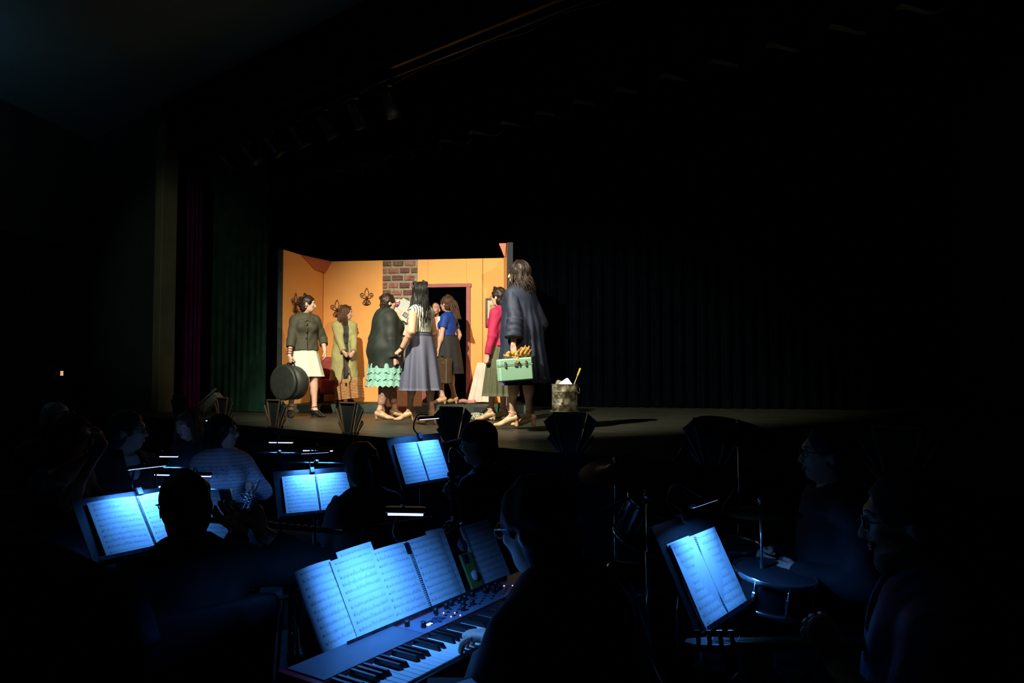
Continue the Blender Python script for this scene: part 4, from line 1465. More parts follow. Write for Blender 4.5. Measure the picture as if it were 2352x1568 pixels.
# ------------------------------------------------------------------ notices pinned on the chimney
PAPER = mat('paper_white', (0.72, 0.72, 0.62), 0.8, var=0.04, scale=6)
def paper_mat(name, c, lines=(0.35, 0.33, 0.3)):
    if name in MATS:
        return MATS[name]
    m = mat(name, c, 0.8, var=0.04, scale=6)
    nt, bs = mnodes(m)
    tc = nt.nodes.new('ShaderNodeTexCoord'); sx = nt.nodes.new('ShaderNodeSeparateXYZ'); nt.links.new(tc.outputs['Generated'], sx.inputs[0])
    w = nt.nodes.new('ShaderNodeMath'); w.operation = 'MULTIPLY'; w.inputs[1].default_value = 14; nt.links.new(sx.outputs['Z'], w.inputs[0])
    f = nt.nodes.new('ShaderNodeMath'); f.operation = 'FRACT'; nt.links.new(w.outputs[0], f.inputs[0])
    g = nt.nodes.new('ShaderNodeMath'); g.operation = 'GREATER_THAN'; g.inputs[1].default_value = 0.72; nt.links.new(f.outputs[0], g.inputs[0])
    nz = nt.nodes.new('ShaderNodeTexNoise'); nz.inputs['Scale'].default_value = 26; nt.links.new(tc.outputs['Generated'], nz.inputs[0])
    h = nt.nodes.new('ShaderNodeMath'); h.operation = 'GREATER_THAN'; h.inputs[1].default_value = 0.52; nt.links.new(nz.outputs['Fac'], h.inputs[0])
    mm = nt.nodes.new('ShaderNodeMath'); mm.operation = 'MULTIPLY'; nt.links.new(g.outputs[0], mm.inputs[0]); nt.links.new(h.outputs[0], mm.inputs[1])
    m2 = nt.nodes.new('ShaderNodeMath'); m2.operation = 'MULTIPLY'; m2.inputs[1].default_value = 0.35; nt.links.new(mm.outputs[0], m2.inputs[0])
    mx = nt.nodes.new('ShaderNodeMix'); mx.data_type = 'RGBA'
    nt.links.new(bs.inputs['Base Color'].links[0].from_socket, mx.inputs[6]); mx.inputs[7].default_value = (*lines, 1)
    nt.links.new(m2.outputs[0], mx.inputs[0]); nt.links.new(mx.outputs[2], bs.inputs['Base Color'])
    return m
def notice(px, py, w, h, rot, m, label, lift, extra=None):
    p = bw_px(px)
    c = p + BNn * (0.026 + lift)
    r = empty('notice', (c.x, c.y, bz(py, p))); tag(r, label, 'paper', 'papers pinned on the chimney')
    Mr = Mb @ Matrix.Rotation(R(rot), 3, 'Y')
    mb = MB()
    # slightly curled sheet
    n = 6
    vs = []
    for j in range(n + 1):
        v = j / n - 0.5
        for i in range(3):
            x = (i - 1) * w / 2
            y = 0.012 * (0.5 - (v + 0.5)) ** 2 * 4 * 0.4
            vs.append(Mr @ Vector((x, y, v * h)))
    nv = len(vs)
    vs += [v - Mb.col[1] * 0.0012 for v in vs]
    fs = []
    for j in range(n):
        for i in range(2):
            a = j * 3 + i
            fs.append((a, a + 1, a + 4, a + 3)); fs.append((nv + a + 3, nv + a + 4, nv + a + 1, nv + a))
    mb.add(vs, fs, True)
    mb.build('sheet', m, r)
    if extra == 'red_border':
        RED = mat('print_red', (0.45, 0.03, 0.05), 0.8)
        mb = MB()
        for (x, z, hw, hh) in ((-w * 0.40, 0.02, w * 0.06, h * 0.36), (w * 0.40, 0.06, w * 0.06, h * 0.26), (0, h * 0.40, w * 0.46, h * 0.05)):
            mb.box(Mr @ Vector((x, 0.0065, z)), (hw, 0.0008, hh), Mr)
        mb.build('red_border', RED, r)
        mb = MB(); mb.lathe([(0.028, -0.0006), (0.028, 0.0006)], 14, Mr @ Vector((0.01, 0.0068, 0.02)), Mr @ Matrix.Rotation(R(90), 3, 'X')); mb.build('badge', RED, r)
        mb = MB(); mb.lathe([(0.018, -0.0006), (0.018, 0.0006)], 14, Mr @ Vector((0.028, 0.0075, 0.03)), Mr @ Matrix.Rotation(R(90), 3, 'X')); mb.build('badge', mat('print_blue', (0.05, 0.05, 0.2), 0.8), r)
    if extra == 'photo':
        mb = MB(); mb.box(Mr @ Vector((-0.01, 0.0075, 0.01)), (w * 0.30, 0.0008, h * 0.22), Mr); mb.build('photo', mat('photo_dark', (0.09, 0.08, 0.07), 0.4, var=0.5, scale=40), r)
        mb = MB(); mb.box(Mr @ Vector((-0.01, 0.0085, 0.01)), (w * 0.20, 0.0008, h * 0.15), Mr); mb.build('photo_inset', mat('photo_grey', (0.35, 0.35, 0.33), 0.4, var=0.4, scale=40), r)
    if extra == 'doodle':
        mb = MB()
        for k in range(9):
            x = -w * 0.25 + k * w * 0.06
            mb.tube([Mr @ Vector((x, 0.0075, h * 0.25 - k * h * 0.06)), Mr @ Vector((x + 0.02, 0.0075, h * 0.2 - k * h * 0.05)), Mr @ Vector((x + 0.012, 0.0075, h * 0.12 - k * h * 0.05))], 0.002, 4)
        mb.build('ink_lines', mat('ink_brown', (0.12, 0.08, 0.04), 0.8), r)
    mb = MB(); mb.lathe([(0.004, 0.0), (0.005, 0.006), (0.002, 0.009)], 8, Mr @ Vector((0, 0.006, h * 0.44)), Mr @ Matrix.Rotation(R(-90), 3, 'X')); mb.build('pin', FLATBACK, r)
    return r
notice(908, 712, 0.30, 0.36, 4, paper_mat('paper_pale', (0.66, 0.70, 0.60)), 'large pale sheet pinned on the chimney, left of the papers', 0.002)
notice(911, 705, 0.13, 0.17, 2, paper_mat('paper_red_edge', (0.75, 0.70, 0.66)), 'white card with a red border and round badge on the chimney', 0.010, 'red_border')
notice(930, 702, 0.16, 0.20, 28, paper_mat('paper_grey', (0.64, 0.68, 0.58)), 'tilted white sheet at the top right of the notices', 0.018)
notice(915, 728, 0.22, 0.17, -18, paper_mat('paper_cream', (0.70, 0.62, 0.42)), 'cream sheet with ink drawings in the middle of the notices', 0.026, 'doodle')
notice(934, 726, 0.15, 0.17, 35, paper_mat('paper_photo', (0.72, 0.70, 0.62)), 'tilted sheet with a small framed photograph among the notices', 0.034, 'photo')
notice(910, 750, 0.10, 0.14, -10, mat('paper_green', (0.22, 0.62, 0.16), 0.8), 'bright green slip of paper among the notices', 0.012)
notice(914, 758, 0.12, 0.13, 6, mat('paper_yellow', (0.75, 0.80, 0.12), 0.8), 'bright yellow note pinned low on the chimney', 0.020)
notice(930, 758, 0.17, 0.17, 4, paper_mat('paper_low', (0.70, 0.68, 0.58)), 'plain pale sheet pinned lowest on the chimney', 0.030)

# framed picture on the right piece of the back wall
p = bw_px(1131)
c = p + BNn * 0.02
r = empty('framed_picture', (c.x, c.y, bz(718, p))); tag(r, 'dark framed picture on the orange wall behind the red cardigan', 'picture')
FRM = mat('picture_frame_dark', (0.02, 0.012, 0.008), 0.4, var=0.2)
W2, H2 = 0.095, 0.235
for (x, z, hw, hh) in ((-W2, 0, 0.016, H2), (W2, 0, 0.016, H2), (0, H2 - 0.016, W2 - 0.016, 0.016), (0, -H2 + 0.016, W2 - 0.016, 0.016)):
    mb = MB(); mb.bbox(Mb @ Vector((x, 0.0, z)), (hw, 0.014, hh), Mb, 0.004); mb.build('frame_bar', FRM, r)
mb = MB(); mb.box(Mb @ Vector((0, -0.006, 0)), (W2 - 0.016, 0.003, H2 - 0.032), Mb); mb.build('mount', mat('mount_cream', (0.75, 0.62, 0.38), 0.7), r)
mb = MB(); mb.box(Mb @ Vector((0, -0.001, 0)), (W2 * 0.45, 0.002, H2 * 0.55), Mb); mb.build('print', mat('print_sepia', (0.45, 0.33, 0.17), 0.7, var=0.4, scale=25), r)

# ------------------------------------------------------------------ furniture and luggage at the back of the set
REDUP = mat('red_upholstery', (0.32, 0.045, 0.04), 0.7, var=0.2, scale=12, bump=0.1)
def suitcase(name, loc, rz, w, h, d, m, label, grp='luggage on the stage', trim=None, handle=True):
    r = empty(name, loc, R(rz)); tag(r, label, 'suitcase', grp)
    mb = MB(); mb.bbox((0, 0, h / 2), (w / 2, d / 2, h / 2), None, 0.014); mb.build('case_body', m, r)
    tm = trim or mat('case_trim', (0.05, 0.03, 0.02), 0.5)
    mb = MB(); mb.bbox((0, 0, h / 2), (w / 2 + 0.002, 0.006, h / 2 + 0.002), None, 0.002); mb.build('seam_band', tm, r)
    if handle:
        mb = MB(); mb.tube(spline([(-0.06, 0, h), (-0.05, 0, h + 0.035), (0.05, 0, h + 0.035), (0.06, 0, h)], 5), 0.008, 8); mb.build('handle', tm, r)
    for q in (-1, 1):
        mb = MB(); mb.bbox((q * w * 0.3, -d / 2 - 0.003, h * 0.82), (0.018, 0.005, 0.022), None, 0.002); mb.build('latch', mat('latch_brass', (0.5, 0.38, 0.16), 0.3, 0.9), r)
    return r
# red armchair behind the olive jacket woman
p = ground(748, 926, PLAT_Z)
r = empty('armchair', (-2.90, 11.90, PLAT_Z), R(8)); tag(r, 'red upholstered armchair behind the olive jacket woman', 'armchair')
def sdfpart(nm, ops, m, par, vox=0.012):
    return sdf_obj(nm, ops, vox, m, par)
sdfpart('seat', [BX((0, 0, 0.26), (0.17, 0.22, 0.12), None, 0.05, 0.02)], REDUP, r)
sdfpart('backrest', [BX((0, 0.22, 0.50), (0.19, 0.05, 0.24), None, 0.06, 0.02)], REDUP, r)
for q in (-1, 1):
    sdfpart('armrest', [RC((q * 0.19, -0.19, 0.44), 0.05, (q * 0.19, 0.19, 0.44), 0.05), BX((q * 0.19, 0.0, 0.28), (0.035, 0.21, 0.16), None, 0.03, 0.03)], REDUP, r)
    for y in (-0.19, 0.2):
        mb = MB(); mb.lathe([(0.018, 0.0), (0.026, 0.14)], 10, (q * 0.16, y, 0)); mb.build('leg', FRM, r)
TANCASE = mat('suitcase_tan', (0.36, 0.155, 0.075), 0.55, var=0.15, scale=10)
p = ground(906, 951, STAGE_Z)
suitcase('suitcase', (p.x, p.y + 0.1, STAGE_Z), 72, 0.55, 0.30, 0.14, TANCASE, 'upright reddish tan suitcase behind the lace skirted woman', trim=mat('case_edge', (0.25, 0.11, 0.05), 0.5))
p = ground(950, 932, PLAT_Z)
suitcase('suitcase', (p.x - 0.1, p.y - 0.3, PLAT_Z), 12, 0.50, 0.34, 0.16, mat('suitcase_orange', (0.5, 0.2, 0.09), 0.6), 'brown suitcase standing on the platform near the doorway')
# draped canvas leaning by the right flat
DRAPE = mat('drape_pink_white', (0.78, 0.60, 0.50), 0.85, var=0.12, scale=6, bump=0.1)
p = ground(1112, 924, PLAT_Z)
r = empty('draped_board', (p.x - 0.02, p.y - 0.25, PLAT_Z)); tag(r, 'board draped with pale pink cloth leaning beside the doorway', 'board')
mb = MB()
nx, nzz = 18, 12
vs = []
for j in range(nzz + 1):
    t = j / nzz
    for i in range(nx + 1):
        u = i / nx
        w = 0.14 + 0.26 * t
        vs.append((-w * 0.55 + w * u, -0.06 - 0.22 * t + 0.018 * math.sin(u * 19 + 2 * t) * (0.3 + t), 0.64 - 0.61 * t))
nv = len(vs)
vs += [(x, y + 0.012, z) for x, y, z in vs]
fs = []
for j in range(nzz):
    for i in range(nx):
        a = j * (nx + 1) + i
        fs.append((a, a + nx + 1, a + nx + 2, a + 1)); fs.append((nv + a, nv + a + 1, nv + a + nx + 2, nv + a + nx + 1))
mb.add(vs, fs, True); mb.build('cloth', DRAPE, r)
mb = MB(); mb.tube(spline([(-0.36, -0.27, 0.03), (-0.28, -0.33, 0.05), (-0.2, -0.30, 0.03), (-0.1, -0.34, 0.04)], 5), [0.03] * 16, 8); mb.build('cloth_fold', mat('cloth_rose', (0.62, 0.28, 0.25), 0.85), r)
mb = MB(); mb.bbox((-0.02, -0.05, 0.32), (0.07, 0.012, 0.31), Matrix.Rotation(R(-12), 3, 'X'), 0.003); mb.build('board', ORANGE2, r)
# black block in front of it with the mop lying across
p = ground(1108, 952, STAGE_Z)
r = empty('black_block', (p.x + 0.14, p.y + 0.12, STAGE_Z)); tag(r, 'small black wooden block on the stage behind the mop', 'block')
mb = MB(); mb.bbox((0, 0, 0.05), (0.26, 0.12, 0.05), None, 0.006); mb.build('block_body', mat('block_black', (0.02, 0.022, 0.02), 0.6, var=0.3), r)
mb = MB(); mb.bbox((0, 0, 0.103), (0.262, 0.122, 0.003), None, 0.002); mb.build('block_lid', mat('block_lid', (0.035, 0.036, 0.03), 0.6, var=0.3), r)
# mop
p = ground(1095, 964, STAGE_Z)
r = empty('string_mop', (p.x, p.y, STAGE_Z)); tag(r, 'grey string mop with its head lying on the stage floor', 'mop')
MOPM = mat('mop_yarn', (0.42, 0.44, 0.32), 0.95, var=0.25, scale=60, bump=0.3, bscale=200)
rng = random.Random(5)
tubes = []
for k in range(70):
    a = rng.uniform(2.0, 5.2); L = rng.uniform(0.10, 0.25)
    x0 = rng.uniform(-0.06, 0.09); y0 = rng.uniform(-0.03, 0.05)
    pts = [(x0, y0, 0.07)]
    for q in range(1, 6):
        t = q / 5
        pts.append((x0 + math.cos(a) * L * t + 0.015 * math.sin(7 * t + k), y0 + math.sin(a) * L * 0.6 * t, max(0.012, 0.085 * (1 - t) + 0.035 * math.sin(3.1 * t) * rng.uniform(0.3, 1.0))))
    tubes.append((pts, [0.007] * 6))
for k in range(18):
    pts = [(0.05 + 0.02 * q + 0.0 * k, -0.04 + 0.006 * k + 0.02 * math.sin(q + k), 0.012 + 0.01 * math.sin(q * 1.7 + k)) for q in range(1, 10)]
    tubes.append((pts, [0.006] * 9))
yo = tubes_obj('yarn', tubes, MOPM, r, 5)
mb = MB(); mb.tube([(0.02, 0, 0.07), (0.16, 0.06, 0.17)], [0.024, 0.018], 8); mb.build('mop_clamp', FLATBACK, r)
mb = MB(); mb.tube([(0.15, 0.055, 0.16), (0.30, 0.42, 0.58)], 0.012, 8); mb.build('handle', mat('mop_handle_wood', (0.5, 0.33, 0.15), 0.5), r)
# green bottle by the shoes
p = ground(1146, 960, STAGE_Z)
r = empty('bottle', (p.x, p.y, STAGE_Z)); tag(r, 'small green glass bottle between the women shoes', 'bottle')
GG = mat('bottle_green', (0.01, 0.16, 0.06), 0.12, var=0.2)
mb = MB(); mb.lathe([(0.0, 0), (0.036, 0.002), (0.038, 0.02), (0.038, 0.11), (0.014, 0.15)], 16); mb.build('bottle_body', GG, r)
mb = MB(); mb.lathe([(0.013, 0.148), (0.012, 0.185), (0.015, 0.19), (0.015, 0.2)], 12); mb.build('bottle_neck', GG, r)

# ------------------------------------------------------------------ metal bucket with plates and brush
def bucket_mat():
    m = mat('galvanised_metal', (0.10, 0.095, 0.06), 0.42, 0.35, var=0.2, scale=7)
    nt, bs = mnodes(m)
    tc = nt.nodes.new('ShaderNodeTexCoord')
    nz = nt.nodes.new('ShaderNodeTexNoise'); nz.inputs['Scale'].default_value = 9; nz.inputs['Detail'].default_value = 7; nz.inputs['Roughness'].default_value = 0.75
    nt.links.new(tc.outputs['Object'], nz.inputs[0])
    rp = nt.nodes.new('ShaderNodeValToRGB'); rp.color_ramp.elements[0].position = 0.46; rp.color_ramp.elements[1].position = 0.56
    rp.color_ramp.elements[0].color = (0.10, 0.085, 0.045, 1); rp.color_ramp.elements[1].color = (0.42, 0.40, 0.29, 1)
    nt.links.new(nz.outputs['Fac'], rp.inputs[0]); nt.links.new(rp.outputs[0], bs.inputs['Base Color'])
    rr = nt.nodes.new('ShaderNodeMapRange'); rr.inputs['To Min'].default_value = 0.25; rr.inputs['To Max'].default_value = 0.7
    nt.links.new(nz.outputs['Fac'], rr.inputs[0]); nt.links.new(rr.outputs[0], bs.inputs['Roughness'])
    bp = nt.nodes.new('ShaderNodeBump'); bp.inputs['Strength'].default_value = 0.3; bp.inputs['Distance'].default_value = 0.01
    nt.links.new(nz.outputs['Fac'], bp.inputs['Height']); nt.links.new(bp.outputs[0], bs.inputs['Normal'])
    return m
GALV = bucket_mat()
p = ground(1297, 944, STAGE_Z)
BK = Vector((p.x, p.y, STAGE_Z))
r = empty('metal_bucket', BK); tag(r, 'large worn galvanised metal bucket standing on the stage', 'bucket')
Rb = 0.198; Hb = 0.415
mb = MB(); mb.lathe([(0.0, 0.012), (Rb, 0.012), (Rb, 0.10), (Rb + 0.003, 0.104), (Rb, 0.108), (Rb, 0.30), (Rb + 0.003, 0.304), (Rb, 0.308), (Rb, Hb), (Rb - 0.006, Hb), (Rb - 0.006, 0.03), (0.0, 0.03)], 40, cap=False); mb.build('wall', GALV, r)
mb = MB(); mb.lathe([(Rb + 0.005, Hb - 0.006), (Rb + 0.009, Hb), (Rb + 0.005, Hb + 0.006), (Rb - 0.006, Hb + 0.004), (Rb - 0.006, Hb - 0.006)], 40, cap=False); mb.build('rim', GALV, r)
mb = MB(); mb.lathe([(0.0, 0.0), (Rb + 0.035, 0.0), (Rb + 0.038, 0.006), (Rb + 0.02, 0.012), (0.0, 0.012)], 40, cap=False); mb.build('base_ring', GALV, r)
mb = MB(); mb.tube(spline([(Rb + 0.004, 0.0, Hb - 0.02), (Rb + 0.03, -0.02, Hb - 0.06), (Rb + 0.02, -0.1, Hb - 0.14), (Rb - 0.02, -0.12, Hb - 0.1)], 5), 0.004, 6); mb.build('bail_handle', GALV, r)
PLATE = mat('scraper_pale', (0.42, 0.42, 0.34), 0.35, var=0.1)
PLATE2 = mat('scraper_grey', (0.10, 0.11, 0.11), 0.2, var=0.1)
def rrect(w, h, n=6, r=0.03):
    out = []
    for cx, cy, a0 in ((w - r, h - r, 0), (-w + r, h - r, 90), (-w + r, -h + r, 180), (w - r, -h + r, 270)):
        for k in range(n + 1):
            a = R(a0 + 90 * k / n)
            out.append((cx + r * math.cos(a), cy + r * math.sin(a)))
    return out
for (x, y, z, rx, ry, rz, w, h, m, nm) in ((-0.09, 0.04, Hb - 0.02, 80, 20, 8, 0.055, 0.085, PLATE, 'pale rounded scraper blade standing in the bucket at the left'), (0.035, -0.03, Hb - 0.03, 72, -35, -6, 0.085, 0.115, PLATE2, 'larger grey rounded scraper blade leaning in the bucket')):
    pr = empty('scraper_blade', BK + Vector((x, y, z))); tag(pr, nm, 'scraper', 'scraper blades in the bucket')
    pr.rotation_euler = (R(rx), R(ry), R(rz))
    mb = MB(); mb.prism(rrect(w, h), 0.006, Matrix.Identity(3), (0, 0, 0)); mb.build('blade', m, pr)
    mb = MB(); mb.bbox((0, -h * 0.8, 0.006), (w * 0.7, 0.012, 0.006), None, 0.003); mb.build('stiffening_rib', m, pr)
r = empty('dish_brush', BK + Vector((0.10, -0.02, Hb - 0.12))); tag(r, 'dish brush with a yellow handle sticking out of the bucket', 'brush')
d = Vector((0.105, 0, 0.27)).normalized()
mb = MB(); mb.tube([d * 0, d * 0.27], 0.0075, 8); mb.build('shaft', mat('brush_white', (0.62, 0.58, 0.42), 0.4), r)
mb = MB(); mb.tube([d * 0.265, d * 0.28, d * 0.39, d * 0.40], [0.010, 0.016, 0.016, 0.010], 10); mb.build('grip', mat('grip_yellow', (0.80, 0.56, 0.05), 0.4, var=0.06), r)
mb = MB(); mb.bbox(d * -0.02, (0.02, 0.015, 0.03), frame(d), 0.005); mb.build('brush_head', PLATE, r)

# ------------------------------------------------------------------ folded fan shaped footlight screens along the stage lip
FANP = mat('fan_panel_green', (0.008, 0.013, 0.011), 0.85, var=0.3, scale=6)
FANT = mat('fan_trim_wood', (0.19, 0.12, 0.06), 0.55, var=0.2, scale=20)
def fan(loc, rz, label, s=1.0, tilt=0.0):
    r = empty('footlight_screen', loc, rz)
    r.rotation_euler = (R(tilt), 0, rz)
    tag(r, label, 'stage screen', 'fan shaped screens along the stage lip')
    H_ = 0.30 * s
    # five wedge panels set like a folding shell; x across, y towards the stage, z up
    segs = [((-0.05, 0.0), (0.05, 0.0), (0.125, 0.30), (-0.125, 0.30), 0.0)]
    for q in (-1, 1):
        segs.append(((q * 0.055, 0.0), (q * 0.075, 0.0), (q * 0.205, 0.235), (q * 0.135, 0.295), 0.016))
        segs.append(((q * 0.08, 0.0), (q * 0.092, 0.0), (q * 0.185, 0.105), (q * 0.165, 0.135), 0.030))
    for (a, b, c, d_, y) in segs:
        mb = MB()
        vs = [Vector((p[0] * s, (y + dy) * s, p[1] * s)) for dy in (0, 0.012) for p in (a, b, c, d_)]
        mb.add(vs, [(0, 1, 2, 3), (7, 6, 5, 4), (0, 4, 5, 1), (1, 5, 6, 2), (2, 6, 7, 3), (3, 7, 4, 0)])
        po = mb.build('panel', FANP, r)
        edges = ((a, d_), (b, c), (d_, c)) if a[0] * b[0] < 0 else ((b, c),)
        for (p, q2) in edges:
            P0, P1 = Vector((p[0] * s, (y - 0.006) * s, p[1] * s)), Vector((q2[0] * s, (y - 0.006) * s, q2[1] * s))
            dv = (P1 - P0)
            mb = MB(); M = frame(dv, (0, 1, 0)); mb.box((P0 + P1) / 2, (0.006 * s, dv.length / 2, 0.006 * s), M); mb.build('trim_strip', FANT, po)
    mb = MB(); mb.bbox((0, 0.03 * s, 0.008), (0.07 * s, 0.05 * s, 0.008), None, 0.003); mb.build('base', FANP, r)
    return r
face_dir = math.atan2(-EN.x, EN.y)      # local +y points into the stage
TF = []
for px, lab in ((402, 'fan screen at the far left end of the stage lip'), (504, 'fan screen on the stage lip in front of the green curtain'),
                (621, 'fan screen on the stage lip below the round black case'), (791, 'black fan screen on the lip below the wicker basket'),
                (1299, 'fan screen with blue lit trims below the metal bucket'), (1625, 'dim fan screen on the lip right of the bucket'), (2050, 'dark fan screen at the far right of the stage lip')):
    u = (px - 1176.0) / FPX
    t = (u * E0.y - E0.x) / (ED.x - u * ED.y)
    p = sp(t, 0.05)
    sc = 1.0 if px not in (791, 402) else 1.02
    fan((p.x, p.y, STAGE_Z), face_dir * (0.55 if px == 1299 else 1.0), lab, sc)
u = (1026 - 1176.0) / FPX
t = (u * E0.y - E0.x) / (ED.x - u * ED.y)
p = sp(t, 0.06)
fan((p.x, p.y, STAGE_Z + 0.004), face_dir + R(4), 'fan screen turned aside, showing warm lit wooden trims', 1.0)
# small lantern lying on its stand beside the fan screens (left)
p = at(480, 915, 9.7)
r = empty('floor_lantern', (p.x, p.y, STAGE_Z)); tag(r, 'grey footlight lantern standing at the left of the stage lip', 'stage light')
GREYL = mat('lantern_grey', (0.12, 0.15, 0.13), 0.5, 0.3, var=0.2)
Mx = Matrix.Rotation(R(-42), 3, 'Y')
mb = MB(); mb.bbox(Mx @ Vector((0.03, 0, 0)) + Vector((0, 0, 0.19)), (0.15, 0.08, 0.05), Mx, 0.012); mb.build('lantern_body', GREYL, r)
mb = MB(); mb.bbox(Mx @ Vector((0.06, -0.09, 0.065)) + Vector((0, 0, 0.19)), (0.17, 0.004, 0.012), Mx, 0.002); mb.build('barn_door', GREYL, r)
mb = MB(); mb.bbox(Mx @ Vector((0.02, -0.085, -0.01)) + Vector((0, 0, 0.19)), (0.10, 0.004, 0.012), Mx, 0.002); mb.build('side_rail', GREYL, r)
mb = MB(); mb.tube([(-0.04, 0.08, 0.0), (-0.02, 0.09, 0.18), (-0.02, -0.09, 0.18), (-0.04, -0.08, 0.0)], 0.01, 6); mb.bbox((-0.04, 0, 0.008), (0.06, 0.1, 0.008)); mb.build('stand', GREYL, r)
# ------------------------------------------------------------------ the cast on the stage
H_BROWN = hair_mat('hair_dark_brown', (0.008, 0.005, 0.003), (0.036, 0.018, 0.010))
H_LIGHT = hair_mat('hair_light_brown', (0.045, 0.020, 0.009), (0.14, 0.068, 0.030))
H_BLACK = hair_mat('hair_black', (0.005, 0.005, 0.005), (0.014, 0.012, 0.010), 0.42)
H_AUBURN = hair_mat('hair_auburn', (0.035, 0.015, 0.007), (0.12, 0.056, 0.024))
H_GREY = hair_mat('hair_grey', (0.18, 0.18, 0.18), (0.35, 0.35, 0.34), 0.6)
TANSHOE = mat('shoe_tan', (0.60, 0.37, 0.19), 0.4, var=0.06)
BLKSHOE = mat('shoe_black', (0.012, 0.011, 0.011), 0.35, var=0.2)
OLIVE = mat('jacket_olive', (0.043, 0.041, 0.020), 0.75, var=0.12, scale=10, bump=0.15, bscale=220)
BTN = mat('button_dark', (0.02, 0.018, 0.010), 0.35)
cast_vox = 0.0075

def button_row(h, pts, m, r=0.009, name='button'):
    for p, n in pts:
        mb = MB(); M = frame(n); Mz = Matrix((M.col[0], M.col[2] * -1, M.col[1])).transposed()
        mb.lathe([(r, 0.0), (r, 0.003), (r * 0.7, 0.005), (0.001, 0.005)], 10, p, Mz); mb.build(name, m, h.root)

# 1 -- olive jacket, pale skirt, round black case
Y1 = 10.1
fL, fR = ground(722, 957, STAGE_Z), ground(667, 957, STAGE_Z)
h = Human('woman in a short olive jacket and pale skirt carrying a round black case', ((fL.x + fR.x) / 2 + 0.01, Y1, STAGE_Z), -152, 1.595, heel=0.05, vox=cast_vox,
          feet=[(fL, 30), (fR, -10)], hands=[dict(pos=at(746, 806, 10.12), dir=(0.3, -0.3, -0.9), nrm=(-1, 0, 0), curl=0.4), dict(pos=at(664, 822, 9.86), dir=(0.15, 0.0, -1), nrm=(0.6, 0.8, 0.0), curl=1.05)],
          head_yaw=-82, head_pitch=-6)
P1 = h
h.scalp('hair', H_BROWN, 0.010, front=0.012, disp_amp=0.003)
h.curls('curls', H_BROWN, [(0.0, -0.105, 0.055, 0.034), (0.035, -0.10, 0.03, 0.032), (-0.04, -0.10, 0.03, 0.032), (0.02, -0.115, -0.005, 0.034), (-0.03, -0.115, 0.0, 0.032), (0.045, -0.085, -0.03, 0.03), (0.0, -0.105, -0.04, 0.032), (-0.045, -0.085, -0.03, 0.03), (0.03, -0.05, 0.10, 0.03), (-0.02, -0.06, 0.105, 0.03), (0.06, -0.06, 0.07, 0.028)], seed=4)
h.eyebrows(H_BROWN)
JH = 0.905
h.top('jacket', OLIVE, 0.020, sleeve=0.76, cuff=0.062, hem=JH, folds=0.004, seed=1, flare=[(1.06, 0.150, 0.90, 0.188, 0.80, 0.0)], sleeve_off=0.026)
# flat rounded collar
cops = []
for q in (-1, 1):
    cops.append(EL(h.up(q * 0.066, 0.098, 1.345), [0.074, 0.013, 0.048], Matrix.Rotation(R(-q * 24), 3, 'Z') @ Matrix.Rotation(R(38), 3, 'X') @ Matrix.Rotation(R(q * 14), 3, 'Y'), 0.006))
    cops.append(RC(h.up(q * 0.085, 0.0, 1.415), 0.026, h.up(q * 0.05, -0.06, 1.425), 0.026, 0.02))
cops.append(RC(h.up(-0.05, -0.06, 1.425), 0.026, h.up(0.05, -0.06, 1.425), 0.026, 0.02))
cops.append(SUB(EL(h.up(0, 0.0, 1.46), [0.062, 0.07, 0.07]), 0.008))
sdf_obj('collar', cops, 0.006, OLIVE, h.root)
mb = MB(); mb.tube([h.up(0.0, 0.155, 1.30), h.up(0, 0.172, 1.22), h.up(0, 0.142, 1.10), h.up(0, 0.158, 0.92)], 0.004, 5); mb.build('jacket_placket', BTN, h.root)
button_row(h, [(h.up(0.012, 0.165, 1.27), Vector((0, 1, 0))), (h.up(0.012, 0.160, 1.17), Vector((0, 1, 0))), (h.up(0.012, 0.145, 1.08), Vector((0, 1, 0)))], BTN, 0.012)
h.skirt('skirt', mat('skirt_pale_mint', (0.56, 0.61, 0.46), 0.8, var=0.08, scale=7), 0.98, 0.545, 0.150, 0.255, 0.78, 0.85, pleats=8, amp=0.012, fold2=0.02, seed=2)
h.shoes(BLKSHOE)
for k in range(3):
    w, e = h.wri[1], h.elb[1]
    c = w + (e - w) * (0.10 + 0.14 * k); ax = (e - w).normalized(); u = ax.orthogonal().normalized(); v = ax.cross(u)
    mb = MB(); mb.tube([c + (u * math.cos(a) + v * math.sin(a)) * 0.036 for a in np.linspace(0, 6.283, 17)], 0.004, 5, cap=False); mb.build('bracelet', mat('bracelet_red', (0.18, 0.03, 0.03), 0.3), h.root)
mb = MB(); mb.tube([h.hp(0.086, -0.012, -0.045), h.hp(0.087, -0.012, -0.062)], [0.004, 0.009], 8); mb.build('earring', mat('earring_white', (0.8, 0.78, 0.72), 0.3), h.root)

